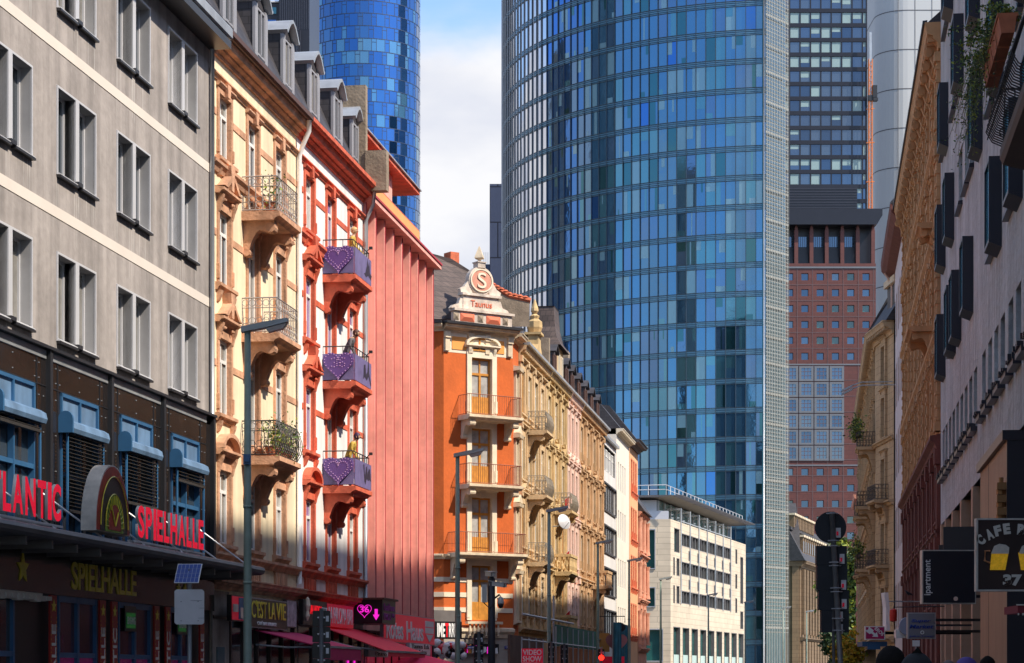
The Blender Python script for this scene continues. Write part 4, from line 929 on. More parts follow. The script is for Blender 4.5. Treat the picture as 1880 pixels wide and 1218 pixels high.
wb3 = thing('town_house', 'narrow peach house with grouped slim windows near the street end', 'house', LF.wp(x0 + .02), AL); W -= .04
ops = [(W*.18 + k*1.7, W*.18 + k*1.7 + .9, z, z + 2.3) for z in (4.6, 8.2, 11.8, 15.4) for k in range(3)]
mb = MB(); wall_grid(mb, 0, W, 3.2, 18.6, ops, dep=.3); shell(mb, 0, W, 0, 18.6, 12); mb.box(0, W, 0, .3, 0, 3.2); mb.build('wall', m_peach, wb3)
for (a, b, z, z1) in ops: surround(window(wb3, (a + b)/2, z, b - a, z1 - z, dep=.1, frame=m_terra, pane=m_glass, cols=1, tr=.7), b - a, z1 - z, m_terra, 'none', .1, .02, .1)
mb = MB(); cornice(mb, 0, W, 18.6, .5, .8); mb.build('cornice', m_slate, wb3)
mb = MB(); mb.prism([(-.5, 19.1), (1.5, 21.6), (6, 22.2), (12, 19.1)][::-1], 0, W); mb.build('roof', m_slate, wb3)
x0, x1 = LF.x(1171.5), LF.x(1187); W = x1 - x0
wb4 = thing('corner_house', 'reddish sandstone corner house with stacked columns at the street end', 'house', LF.wp(x0 + .02), AL); W -= .04
m_rsst = M('salmon_sandstone', (0.62, 0.30, 0.20), .9, var=.2, scale=1.5, bump=.3)
ops = [(c - .6, c + .6, z, z + 2.2) for z in (4.6, 8.2, 11.4) for c in (W*.3, W*.7)]
mb = MB(); wall_grid(mb, 0, W, 3.2, 14.2, ops, dep=.3); shell(mb, 0, W, 0, 14.2, 10); mb.box(0, W, 0, .3, 0, 3.2); mb.build('wall', m_rsst, wb4)
for (a, b, z, z1) in ops: surround(window(wb4, (a + b)/2, z, b - a, z1 - z, dep=.25, pane=m_glass), b - a, z1 - z, m_rsst, 'flat', .25, .08, .25)
mb = MB()
for z in (3.4, 7.2, 10.7, 13.9): course(mb, -.1, W + .1, z, .4, .3)
for x in (.3, W*.5, W - .3):
    for z in (4.0, 7.7, 11.2): mb.lathe(x, -.1, [(.24, z), (.18, z + .3), (.16, z + 2.3), (.24, z + 2.6)], 8)
mb.build('columns', m_rsst, wb4)
mb = MB(); mb.prism([(-.5, 14.3), (1, 16.4), (6, 16.8), (10, 14.3)][::-1], 0, W); mb.build('roof', m_slate, wb4)
# ================================================================== CREAM STONE OFFICE AT THE END OF THE STREET
m_jura = M('pale_jura_limestone', (0.60, 0.50, 0.37), 0.85, brick=(2.2, .62, (.36, .30, .22), .88), var=.14, scale=.3)
m_teal = M('green_tinted_glass', (0.02, 0.09, 0.085), 0.05, var=.3, scale=.3, spec=1.0)
m_sungl = M('silver_louvre', (0.55, 0.56, 0.57), .4, .4, var=.1)
OF = Frame((1231 - 940)/FP*240, 240, math.atan2(1, .284))
offc = thing('office_building', 'cream limestone office with glass penthouse and slatted roof canopy before the glass tower', 'building', (OF.o[0], OF.o[1], 0), OF.a)
W = OF.x(1369)
xs0, xs1 = OF.x(1251), OF.x(1342); bay = (xs1 - xs0)/6
ops = [(xs0, xs1, z, z + 1.45) for z in (9.7, 13.0, 16.2)] + [(OF.x(1237.5), OF.x(1247), 15.3, 18.0)]
ops += [(OF.x(1236), OF.x(1238.5), z, z + 2.0) for z in (9.6, 12.7)] + [(OF.x(1242), OF.x(1247), z, z + 2.0) for z in (9.6, 12.7)]
ops += [(OF.x(1350), OF.x(1353), z, z + 1.9) for z in (9.6, 12.7, 15.9)] + [(OF.x(1359), OF.x(1364), 10.9, 17.0), (OF.x(1359), OF.x(1364), 7.6, 9.9)]
for z in (11.15, 14.45):
    for k in range(1, 7): ops.append((xs0 + bay*k - 1.3*.9, xs0 + bay*k - .2, z + .25, z + 1.4))
lx0 = OF.x(1234); nb = 9; lb = (OF.x(1367) - lx0)/nb
ops += [(lx0 + lb*k + .6, lx0 + lb*(k+1) - .9, 0.3, 7.0) for k in range(nb)]
mb = MB(); wall_grid(mb, 0, W, 0, 18.8, ops, dep=.5)
mb.quad((W, 0, 0), (W, 25, 0), (W, 25, 18.8), (W, 0, 18.8)); mb.quad((0, 0, 18.8), (W, 0, 18.8), (W, 25, 18.8), (0, 25, 18.8))
mb.build('wall', m_jura, offc)
ang2 = math.atan2(-.06, 1) - OF.a       # camera side, local x to the right ends at the corner
CFM = Matrix.Rotation(ang2, 4, 'Z')
wops = [(-2.95, -1.75, 13.4, 17.6), (-2.95, -1.75, 9.2, 11.2), (-3.2, -.9, 3.2, 6.6), (-6.5, -4.5, 13.4, 17.6), (-6.5, -4.5, 9.2, 11.2)]
mb = MB(); wall_grid(mb, -12, 0, 0, 18.8, wops, dep=.4); mb.xf(CFM); mb.build('camera_side_wall', m_jura, offc)
for (a, b, z, z1) in wops:
    mb = MB(); mb.box(a - .1, b + .1, -.15, 0, z - .12, z); mb.box(a - .1, b + .1, -.15, 0, z1, z1 + .12); mb.box(a - .1, a, -.15, 0, z, z1); mb.box(b, b + .1, -.15, 0, z, z1); mb.xf(CFM); o = mb.build('window', m_zinc, offc)
    mb = MB(); mb.quad((a, .35, z), (b, .35, z), (b, .35, z1), (a, .35, z1)); mb.xf(CFM); mb.build('pane', m_teal, o)
for (a, b, z, z1) in ops:
    big = b - a > 10
    mb = MB(); mb.box(a, a + .1, -.04, .4, z, z1); mb.box(b - .1, b, -.04, .4, z, z1); mb.box(a + .1, b - .1, .0, .4, z, z + .08); mb.box(a + .1, b - .1, .0, .4, z1 - .08, z1)
    if big:
        for k in range(1, 18): xx = a + (b - a)*k/18; mb.box(xx - .07, xx + .07, -.25 if k % 3 == 0 else .1, .4, z + .08, z1 - .08)
    o = mb.build('window', m_canopy, offc)
    MB().quad((a, .42, z), (b, .42, z), (b, .42, z1), (a, .42, z1)).build('pane', m_teal if z1 - z > 1.2 else m_glass, o)
mb = MB()
for k in range(nb + 0):
    a, b = lx0 + lb*k + .6, lx0 + lb*(k+1) - .9
    mb.box(a, b, .1, .14, 2.4, 3.9)
mb.build('parapet_glass', M('frosted_green_glass', (.42, .55, .5), .3, var=.1), offc)
mb = MB(); mb.prism([(1.8, 18.8), (1.8, 21.0), (20, 21.0), (20, 18.8)], 1.5, W - 4); mb.build('penthouse', m_teal, offc)
mb = MB(); 
for k in range(14): xx = 1.5 + (W - 5.5)*k/13; mb.box(xx - .08, xx + .08, 1.6, 1.78, 18.8, 21.0)
for k in range(7): xx = xs0 + bay*k - .5; mb.box(xx - .15, xx + .15, -.12, .05, 9.6, 20.4); mb.box(xx - .15, xx + .15, .05, 1.6, 20.2, 20.4)
mb.box(xs0, xs1, -.1, .05, 18.9, 19.0)
mb.build('penthouse_frame', m_zinc, offc)
mb = MB(); mb.prism([(-.3, 21.28), (-.5, 21.32), (-.3, 21.4), (20, 21.5), (20, 21.2), (1.0, 21.2)][::-1], -1.0, W - 1)
for k in range(70): xx = -1 + k*W/70; mb.box(xx, xx + .15, -1.5, -.5, 21.25, 21.38)
mb.build('roof_canopy', m_canopy, offc)
mb = MB()
for k in range(22): xx = -.9 + k*W/21; mb.tube([(xx, .3, 21.4), (xx, .3, 22.5)], .045, 4)
for z in (22.0, 22.5): mb.tube([(-.9, .3, z), (W - .9, .3, z)], .045, 4)
for k in range(4): mb.tube([(-.9, .3 + 2*k, 21.4), (-.9, .3 + 2*k, 22.5)], .045, 4)
for z in (22.0, 22.5): mb.tube([(-.9, .3, z), (-.9, 8, z)], .045, 4)
mb.build('roof_railing', m_alul, offc)
mb = MB(); mb.box(-8, -.2, -.0, .1, 18.8, 19.7); mb.box(-8, -1.5, 1.2, 8, 19.0, 21.0); mb.xf(CFM); mb.build('terrace_upstand', m_alul, offc)

# ================================================================== ROUND GLASS TOWER
def tglass(name, col, rough=.03, metal=.92, bump=.25, bs=.35, var=.06):
    m = M(name, col, rough, metal, var=var, scale=.08, bump=bump, bscale=bs); m.node_tree.nodes['Principled BSDF'].inputs['Coat Weight'].default_value = .6; m.node_tree.nodes['Principled BSDF'].inputs['Coat Roughness'].default_value = .02; return m
g_blue = tglass('tower_glass_blue', (0.075, 0.215, 0.37), .03, .8); g_mauve = tglass('tower_glass_mauve', (0.095, 0.20, 0.35), .03, .8); g_cyan = tglass('tower_glass_cyan', (0.09, 0.26, 0.34), .06, .78)
g_blind = tglass('tower_glass_blind', (0.19, 0.34, 0.41), .2, .5); g_sp = tglass('tower_spandrel', (0.09, 0.22, 0.32), .15, .6); g_dk = tglass('tower_glass_dark', (0.035, 0.15, 0.19), .04, .9)
TCX, TCY, TR = 39.1, 340.0, 40.5
tow = thing('glass_tower', 'huge round blue glass office tower with a silver screen edge', 'tower', (TCX, TCY, 0))
bearing0 = math.atan2(-TCY, -TCX)      # direction from the tower centre to the camera
NC = 54; DTH = 0.0343; th_start = 0.012
def tp(k, r=TR): a = bearing0 + .0 - (k*DTH) + th_start; return (r*math.cos(a), r*math.sin(a))
# local k increasing to the left in the picture: angle decreasing
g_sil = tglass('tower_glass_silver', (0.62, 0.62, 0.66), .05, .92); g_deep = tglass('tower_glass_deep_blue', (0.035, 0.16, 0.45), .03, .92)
mats_t = [g_blue, g_mauve, g_cyan, g_blind, g_dk, g_sil, g_deep]
NF = 28; panes = []; rnd2 = random.random
for f in range(NF):
    zb = 1.9 + 4.0*f if f else 0.2
    for k in range(0, NC):
        (xa, ya), (xb, yb) = tp(k), tp(k + 1)
        rnd = random.random(); mi = 0 if rnd < .58 else 1 if rnd < .78 else 2 if rnd < .91 else 3 if rnd < .95 else 4
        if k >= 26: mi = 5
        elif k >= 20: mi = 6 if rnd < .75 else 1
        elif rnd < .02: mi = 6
        t1, t2 = random.gauss(0, .004), random.gauss(0, .003)
        w = math.hypot(xa - xb, ya - yb); z0, z1 = 4.0*f + 2.5, 4.0*f + 5.75
        nx, ny = (xa + xb)/2/TR, (ya + yb)/2/TR
        e1 = t1*w; e2 = t2*(z1 - z0)
        vs = [(xb - nx*e1, yb - ny*e1, z0), (xa + nx*e1, ya + ny*e1, z0), (xa + nx*(e1 + e2), ya + ny*(e1 + e2), z1), (xb + nx*(e2 - e1), yb + ny*(e2 - e1), z1)]
        panes.append((-(k*1.0), f, vs, mi))
        if k < 26 and rnd2() < .42:      # blinds drawn part-way behind the glass
            a_, b_ = sorted((random.choice((0, .0, .35, .5, .62)), random.choice((1, 1, .7, .5)))); c_, d_ = random.choice(((0, 1), (0, 1), (.45, 1), (.0, .25), (.6, 1)))
            if b_ - a_ > .1:
                V4 = [Vector(v) for v in vs]; off = Vector((nx, ny, 0))*.012
                def bi(u, w_): return tuple(V4[0].lerp(V4[1], u).lerp(V4[3].lerp(V4[2], u), w_) + off)
                panes[-1] = (-(k*1.0), f, vs, mi, [bi(a_, c_), bi(b_, c_), bi(b_, d_), bi(a_, d_)], random.choice((2, 3, 3, 4)))
idx = sorted(range(len(panes)), key=lambda i: (abs(panes[i][0] + 10) + abs(panes[i][1] - 14)*.6))[:100]; near = set(idx)
rest = MB()
for i, pn in enumerate(panes):
    tgt = MB() if i in near else rest; tgt.add(pn[2], [(0, 1, 2, 3)], pn[3])
    if len(pn) > 4: tgt.add(pn[4], [(0, 1, 2, 3)], pn[5])
    if i in near: tgt.build('window_pane', mats_t, tow)
o = rest.build('window_panes', mats_t, tow); o['kind'] = 'stuff'
sp = MB(); fr_ = MB(); rl = MB()
for f in range(-1, NF + 1):
    zb, zt = 4.0*f + 1.75, 4.0*f + 2.5
    if zb < 0: continue
    for k in range(0, NC):
        (xa, ya), (xb, yb) = tp(k), tp(k + 1); sp.quad((xb, yb, zb), (xa, ya, zb), (xa, ya, zt), (xb, yb, zt))
        for z_, h_, rr in ((zb - .04, .08, TR + .1), (zt - .04, .08, TR + .1)):
            (xc, yc), (xd, yd) = tp(k, rr), tp(k + 1, rr); (xe, ye), (xg, yg) = tp(k, TR - .02), tp(k + 1, TR - .02)
            fr_.quad((xd, yd, z_), (xc, yc, z_), (xc, yc, z_ + h_), (xd, yd, z_ + h_)); fr_.quad((xg, yg, z_), (xe, ye, z_), (xc, yc, z_), (xd, yd, z_)); fr_.quad((xd, yd, z_ + h_), (xc, yc, z_ + h_), (xe, ye, z_ + h_), (xg, yg, z_ + h_))
        rr = TR + .16; (xc, yc), (xd, yd) = tp(k, rr), tp(k + 1, rr)
        for z_ in (zb + .22, zb + .5): rl.quad((xd, yd, z_), (xc, yc, z_), (xc, yc, z_ + .1), (xd, yd, z_ + .1))
for k in range(0, NC + 1):
    a = bearing0 - k*DTH + th_start; c, s_ = math.cos(a), math.sin(a); hw = .045; rr = TR + .16
    px, py = -s_*hw, c*hw
    A = [(TR*c - px, TR*s_ - py), (rr*c - px, rr*s_ - py), (rr*c + px, rr*s_ + py), (TR*c + px, TR*s_ + py)]
    fr_.prism([(x, y) for x, y in A], 0, 115.5, 'z')
sp.build('spandrel', g_sp, tow); fr_.build('mullion', M('tower_mullion', (.05, .07, .09), .4, .3, var=0), tow); rl.build('spandrel_rail', M('tower_rail', (.11, .22, .31), .4, .5, var=0), tow)
# projecting sunscreen fins on the left flank
fi = MB(); m_fin = M('silver_fin', (.62, .61, .62), .35, .55, var=0)
for k in range(27, NC):
    for dk in (.5,):
        a = bearing0 - (k + dk)*DTH + th_start; c, s_ = math.cos(a), math.sin(a); r0, r1 = TR + .17, TR + .26; hw = .022; px, py = -s_*hw, c*hw
        fi.prism([(r0*c - px, r0*s_ - py), (r1*c - px, r1*s_ - py), (r1*c + px, r1*s_ + py), (r0*c + px, r0*s_ + py)], 0.5, 115.5, 'z')
fi.build('sunscreen_fins', m_fin, tow)
# silver perforated screen at the right edge
(ex, ey) = tp(.35, TR + .3); sc_ = MB(); bx_ = MB()
# second, flat face going back from the edge
D2 = Vector((.62, .78, 0)).normalized(); N2 = Vector((D2.y, -D2.x, 0)); L_ = 6.0
e0 = Vector((ex, ey, 0))
def sq(mb, s0, s1, z0, z1, off, m=0):
    p0 = e0 + D2*s0 + N2*off; p1 = e0 + D2*s1 + N2*off; q0 = p0 - N2*.06; q1 = p1 - N2*.06
    mb.add([(p0.x, p0.y, z0), (p1.x, p1.y, z0), (q1.x, q1.y, z0), (q0.x, q0.y, z0), (p0.x, p0.y, z1), (p1.x, p1.y, z1), (q1.x, q1.y, z1), (q0.x, q0.y, z1)],
           [(0, 3, 2, 1), (4, 5, 6, 7), (0, 1, 5, 4), (1, 2, 6, 5), (2, 3, 7, 6), (3, 0, 4, 7)], m)
z = 7.5
while z < 115:
    hgt = .10 if int(z*10) % 40 > 4 else .3
    sq(sc_, 0, L_, z, z + hgt, .5 + random.uniform(-.02, .02)); z += .52
for i in range(15): s = L_*i/14; sq(sc_, max(0, s - .06), min(L_, s + .06), 3, 115.5, .56)
sc_.build('perforated_screen', M('silver_screen_metal', (.33, .32, .28), .45, .3, var=.12, scale=2), tow)
sq(bx_, 0, L_, 0, 115.4, .0); bx_.build('screen_glass', g_dk, tow)
# back of the tower: flat faces behind the curved front
pe = e0 + D2*L_; pl_l = Vector((*tp(NC), 0))
pts_ = [tp(k) for k in range(NC, -1, -1)] + [(pe.x, pe.y), (pe.x - 6, pe.y + 26), (pl_l.x + 10, pl_l.y + 30), (pl_l.x + .5, pl_l.y + 6)]
bk = MB(); q_ = [tp(0), (pe.x, pe.y), (pe.x - 6, pe.y + 26), (pl_l.x + 10, pl_l.y + 30), (pl_l.x + .5, pl_l.y + 6), (pl_l.x, pl_l.y)]
for a, b in zip(q_[1:], q_[2:]): bk.quad((a[0], a[1], 0), (b[0], b[1], 0), (b[0], b[1], 115.5), (a[0], a[1], 115.5))
bk.build('rear_glass', g_dk, tow)
rf_ = MB(); rf_.add([(x, y, 115.5) for x, y in pts_], [tuple(range(len(pts_)))]); rf_.build('roof', m_black, tow)
mb = MB(); p = e0 + N2*.3; mb.tube([(p.x - .1, p.y - .1, 1), (p.x - .1, p.y - .1, 115.5)], .1, 8); mb.build('edge_tube', m_zinc, tow, smooth=True)

# ================================================================== OTHER TOWERS
# dark panel block behind the glass tower (left)
m_navy = M('navy_metal_panels', (0.075, 0.085, 0.13), .35, .5, brick=(3.2, 7, (.02, .02, .03), .9), var=.05)
t = thing('tower_block', 'dark navy panelled block behind the left edge of the round glass tower', 'tower', ((899 - 940)/FP*430, 430, 0))
mb = MB(); mb.box(0, 6, 0, 20, 0, 1.6 + (HZ - 338)*430/FP); mb.build('wall', m_navy, t)
mb = MB(); mb.box(-1.3, -.02, 2, 20, 0, 1.6 + (HZ - 482)*430/FP); [mb.box(-1.2 + k*.4, -1.14 + k*.4, 2.2, 2.3, 83, 85.5) for k in range(3)]; mb.build('lower_block', m_navy, t)
# far blue cylinder tower
btow = thing('glass_tower', 'distant saturated blue cylindrical glass tower behind the cream and red houses', 'tower', ((669 - 940)/FP*621, 621, 0)); BR = 15.9
b_mats = [tglass('far_glass_blue', (.028, .12, .33), .06, .9, .06, .3), tglass('far_glass_mid', (.038, .145, .35), .07, .9, .06, .3), tglass('far_glass_pale', (.09, .24, .38), .12, .75, .06, .3)]
b0 = math.atan2(-621, (940 - 669)/FP*621); NB = 60
pl = []; ln = MB()
for f in range(57):
    z0, z1 = f*3.5, f*3.5 + 3.5; k = 0; sh = (f % 2)*2; ang = b0 - math.pi*.62; i = 0
    seq = []; a = ang - .05*(f % 2)
    while a < b0 + math.pi*.62:
        wa = .155 if i % 2 == 0 else .085
        seq.append((a, a + wa, i % 2)); a += wa; i += 1
    for a0, a1, odd in seq:
        am = (a0 + a1)/2; n_ = 1
        tt = random.gauss(0, .0015); r0, r1 = BR + tt, BR - tt
        pale = random.random() < (.35 if f in (49, 50, 45) else .08)
        pl.append((am, f, [(r0*math.cos(a0), r0*math.sin(a0), z0 + .12), (r1*math.cos(a1), r1*math.sin(a1), z0 + .12), (r1*math.cos(a1), r1*math.sin(a1), z1), (r0*math.cos(a0), r0*math.sin(a0), z1)], 2 if pale else random.choice((0, 0, 1))))
        rr = BR + .05; hw = .0042
        ln.quad((rr*math.cos(a0 - hw), rr*math.sin(a0 - hw), z0), (rr*math.cos(a0 + hw), rr*math.sin(a0 + hw), z0), (rr*math.cos(a0 + hw), rr*math.sin(a0 + hw), z1), (rr*math.cos(a0 - hw), rr*math.sin(a0 - hw), z1))
        if odd: ln.quad((rr*math.cos(a0), rr*math.sin(a0), z0 + 2.5), (rr*math.cos(a1), rr*math.sin(a1), z0 + 2.5), (rr*math.cos(a1), rr*math.sin(a1), z0 + 2.65), (rr*math.cos(a0), rr*math.sin(a0), z0 + 2.65))
    m_ = 64
    for j in range(m_):
        a0, a1 = 2*math.pi*j/m_, 2*math.pi*(j+1)/m_; rr = BR + .06
        ln.quad((rr*math.cos(a0), rr*math.sin(a0), z0 - .06), (rr*math.cos(a1), rr*math.sin(a1), z0 - .06), (rr*math.cos(a1), rr*math.sin(a1), z0 + .15), (rr*math.cos(a0), rr*math.sin(a0), z0 + .15))
near = set(sorted(range(len(pl)), key=lambda i: abs(pl[i][0] - b0)*8 + abs(pl[i][1] - 49))[:100]); rest = MB()
for i, (am, f, vs, mi) in enumerate(pl):
    if i in near: MB().add(vs, [(0, 1, 2, 3)]).build('window_pane', b_mats[mi], btow)
    else: rest.add(vs, [(0, 1, 2, 3)], mi)
o = rest.build('window_panes', b_mats, btow); o['kind'] = 'stuff'
ln.build('glazing_bars', M('navy_glazing_bar', (.02, .04, .09), .4, var=0), btow)
mb = MB(); mb.lathe(0, 0, [(BR - .3, 0), (BR - .3, 199.5)], 40); mb.build('core', m_navy, btow)
# black tower in front of it
t = thing('tower_block', 'black ribbed tower block peeking above the cream house roof', 'tower', ((475 - 940)/FP*480, 480, 0))
s_ = 480/FP; m_bt = M('black_tower_metal', (.018, .018, .026), .35, .3, var=.1)
def zq(Y, d): return CZ + (HZ - Y)*d/FP
mb = MB(); mb.box(0, 37*s_, 1, 25, 0, zq(0, 480) - .3); mb.box(37*s_, 93*s_, 0, 25, 0, zq(-120, 480)); mb.box(39*s_, 76*s_, -2.0, 0, 0, zq(55, 480)); mb.build('wall', m_bt, t)
mb = MB()
for k in range(8): mb.box((40 + k*5.2)*s_, (40.8 + k*5.2)*s_, -.15 if k > 6 else -2.15, 0, 0, zq(56, 480))
for k in range(14): mb.box((39 + k*4)*s_, (39.6 + k*4)*s_, -.12, 0, zq(54, 480), zq(-118, 480))
for Y in range(60, 240, 14): mb.box(39*s_, 76*s_, -2.1, -2, zq(Y, 480), zq(Y - .8, 480))
mb.build('facade_ribs', M('dark_grey_rib', (.07, .075, .1), .4, .3, var=0), t)
for (a, b, c, d) in ((8, 33, 52, 33), (8, 33, 25, 10)): 
    o = MB().box(a*s_, b*s_, .85, 1.0, zq(c, 480), zq(d, 480)).build('window', m_bt, t); MB().quad((a*s_ + .2, .84, zq(c, 480) + .2), (b*s_ - .2, .84, zq(c, 480) + .2), (b*s_ - .2, .84, zq(d, 480) - .2), (a*s_ + .2, .84, zq(d, 480) - .2)).build('pane', b_mats[0] if c == 52 else g_dk, o)
mb = MB(); mb.box(-.5, 36*s_, .5, 3, zq(3, 480), zq(0, 480)); mb.build('roof_edge', m_alul, t)
# dark gridded office tower (right)
D_ = 550; s_ = D_/FP
t = thing('office_tower', 'tall black-framed office tower with rows of blue and blinded windows, right of the glass tower', 'tower', ((1425 - 940)/FP*D_, D_, 0))
Wt = (1592 - 1425)*s_; zt = 190
mb = MB(); mb.box(0, Wt, .25, 25, 0, zt)
px_, pz_ = 19.1*s_, 26.9*s_
xg = []; X = 1592 - 8.5
k = 0
while X > 1425: xg.append((X - 1425)*s_); X -= 19.1
for x in xg: mb.box(x - .16, x + .16, 0, .25, 0, zt)
zrow = []; Y = 342 + 26.9*26
z_ = zq(342.5, D_) - pz_*28
while z_ < zt: zrow.append(z_); mb.box(0, Wt, -.08, .25, z_ - .5, z_ + .5); z_ += pz_
mb.box(Wt - .3, Wt, -.05, .25, 0, zt)
mb.build('frame_grid', m_bt, t)
om = [tglass('office_glass_blue', (.08, .12, .18), .06, .8, .08), tglass('office_glass_navy', (.05, .085, .14), .06, .8, .08), M('pale_green_blind', (.26, .36, .36), .4, var=.05), tglass('office_glass_grey', (.10, .135, .18), .08, .7, .08)]
wl = []
xe = sorted(xg + [0, Wt])
for zi, z in enumerate(zrow):
    rowb = random.choice((.08, .15, .6, .3))
    for i in range(len(xe) - 1):
        a, b = xe[i] + .16, xe[i+1] - .16; c, d = z + .5, z + pz_ - .5
        if b - a < .4: continue
        mi = random.choice((0, 0, 1, 3)); q = [(a, .2, c), (b, .2, c), (b, .2, d), (a, .2, d)]; bl = None
        if random.random() < rowb: hh = random.choice((1, 1, .6, .45)); bl = [(a + .05, .17, d - (d - c)*hh + .05), (b - .05, .17, d - (d - c)*hh + .05), (b - .05, .17, d - .05), (a + .05, .17, d - .05)]
        wl.append((z, q, mi, bl))
vis = [w for w in wl if w[0] > zq(400, D_)]; vs_ = set(id(w) for w in vis[:100]); rest = MB()
for w in wl:
    z, q, mi, bl = w
    tgt = MB() if id(w) in vs_ else rest
    tgt.add(q, [(0, 1, 2, 3)], mi)
    if bl: tgt.add(bl, [(0, 1, 2, 3)], 2)
    if id(w) in vs_: tgt.build('window', om, t)
o = rest.build('windows', om, t); o['kind'] = 'stuff'
# hoist on its right side
h = thing('construction_hoist', 'orange lattice construction hoist with a dark cabin on the side of the dark office tower', 'hoist', ((1598 - 940)/FP*548, 548, 0))
mb = MB(); z0, z1 = zq(386, 548), zq(182, 548); r_ = .42
for (x, y) in ((-r_, -r_), (r_, -r_), (r_, r_), (-r_, r_)): mb.tube([(x, y, z0 - 60), (x, y, z1 + 10)], .1, 4)
z = z0 - 60
while z < z1 + 9: mb.tube([(-r_, -r_, z), (r_, -r_, z + 1.3)], .06, 4); mb.tube([(-r_, -r_, z), (r_, -r_, z)], .06, 4); z += 1.3
for Y in (200, 262, 334): mb.tube([(-1, .5, zq(Y, 548)), (1.0, .0, zq(Y, 548))], .12, 4)
mb.build('mast', M('orange_steel', (.7, .2, .04), .5, var=.1), h)
mb = MB(); mb.box(-.3, .3, -.2, .2, zq(180, 548), zq(60, 548)); mb.build('upper_rail', m_zinc, h)
mb = MB(); mb.box(.5, 1.6, -.8, .8, zq(180, 548), zq(158, 548)); mb.box(-.6, .5, -.6, .6, zq(186, 548), zq(176, 548)); mb.box(.6, 1.8, -.9, .9, zq(186, 548), zq(181, 548)); mb.build('cabin', m_black, h)
# rounded silver tower
D_ = 600; s_ = D_/FP
t = thing('office_tower', 'rounded pale silver-panelled tower rising behind the right-hand houses', 'tower', ((1613 - 940)/FP*D_, D_, 0))
def rr_prof(x0, x1, y0, y1, r, n=10):
    p = []
    for (cx_, cy_, a0) in ((x0 + r, y0 + r, 180), (x1 - r, y0 + r, 270), (x1 - r, y1 - r, 0), (x0 + r, y1 - r, 90)):
        for i in range(n + 1): a = R(a0 + 90*i/n); p.append((cx_ + r*math.cos(a), cy_ + r*math.sin(a)))
    return p
m_silv = M('silver_cladding', (.48, .49, .49), .6, 0, var=.03, scale=.05)
Wt = 36; mb = MB(); P = rr_prof(0, Wt, 0, 36, 8); zj = [zq(Y, D_) for Y in range(19 + 72*14, -400, -72)]
vs = []; 
mb.prism(P, 0, 250, 'z'); w_ = mb.build('wall', m_silv, t); 
mb = MB(); P2 = rr_prof(-.05, Wt + .05, -.05, 36.05, 8.05)
for z in zj + [zq(90 - 0, D_)*0 - 50]: mb.prism(P2, z - .12, z + .12, 'z')
for x in (36*s_, 67*s_, 98*s_, 130*s_): mb.box(x - .08, x + .08, -.06, .02, 0, 250)
mb.build('panel_joints', M('dark_joint', (.10, .10, .11), .6, var=0), t)  # dark joint lines between the cladding panels
# ================================================================== RED GRANITE TOWER
D_ = 490; s_ = D_/FP
def jx(X): return (X - 1425)*s_
jc = thing('office_tower', 'red granite tower with a broad black flat roof and square windows', 'tower', ((1425 - 940)/FP*D_, D_, 0))
m_gran = M('red_granite', (.115, .032, .026), .6, brick=(1.72, .9, (.07, .02, .018), .85), var=.14, scale=.2)
m_gjoint = M('granite_joint_metal', (.12, .07, .07), .5, var=0); m_ggrey = M('light_grey_frame', (.14, .15, .17), .5, var=.05)
Wj = jx(1608); ops = []; wl = []
cols = [1449.7 + 28.05*k for k in range(-0, 6)]; rows_a = [508.5 + 29.2*k for k in range(6)]; rows_b = [867 + 29.2*k for k in range(0, 12)]
for Y in rows_a + rows_b:
    for X in cols: ops.append((jx(X) - .8, jx(X) + .8, zq(Y, D_) - .8, zq(Y, D_) + .8))
mb = MB(); wall_grid(mb, 0, Wj, 0, zq(484, D_), ops, dep=.7); mb.quad((Wj, 0, 0), (Wj, 25, 0), (Wj, 25, zq(484, D_)), (Wj, 0, zq(484, D_))); mb.quad((0, 0, 0), (0, 0, 110), (0, 25, 110), (0, 25, 0))
mb.build('wall', m_gran, jc)
gw_ = MB(); gw_.box(-.8, -.72, -.03, .1, -.8, .8); gw_.box(.72, .8, -.03, .1, -.8, .8); gw_.box(-.72, .72, -.03, .1, -.8, -.72); gw_.box(-.72, .72, -.03, .1, .72, .8); gwm = gw_.mesh('window', m_gjoint)
gpm = [MB().quad((-.72, .08, -.72), (.72, .08, -.72), (.72, .08, .72), (-.72, .08, .72)).mesh('pane', m) for m in (om[1], om[1], om[0], om[3], m_teal)]
for (a, b, c, d) in ops: o = inst('window', gwm, jc, ((a + b)/2, .45, (c + d)/2)); inst('pane', random.choice(gpm), o)
mb = MB()
Y = 494
while Y < 1230: mb.box(0, Wj, -.05, .0, zq(Y, D_) - .07, zq(Y, D_) + .07); Y += 29.2
for k in range(7): X = 1463.7 - 28.05 + 28.05*k; mb.box(jx(X) - .07, jx(X) + .07, -.055, 0, 0, zq(494, D_))
mb.build('joint_grid', m_gjoint, jc)
mb = MB(); mb.box(0, Wj, -.2, 0, zq(493, D_), zq(490, D_)); mb.box(0, Wj, -.12, 0, zq(670, D_) - .1, zq(670, D_) + .2); mb.box(0, Wj, -.12, 0, zq(855, D_) - .1, zq(855, D_) + .2); mb.build('stone_strip', m_ggrey, jc)
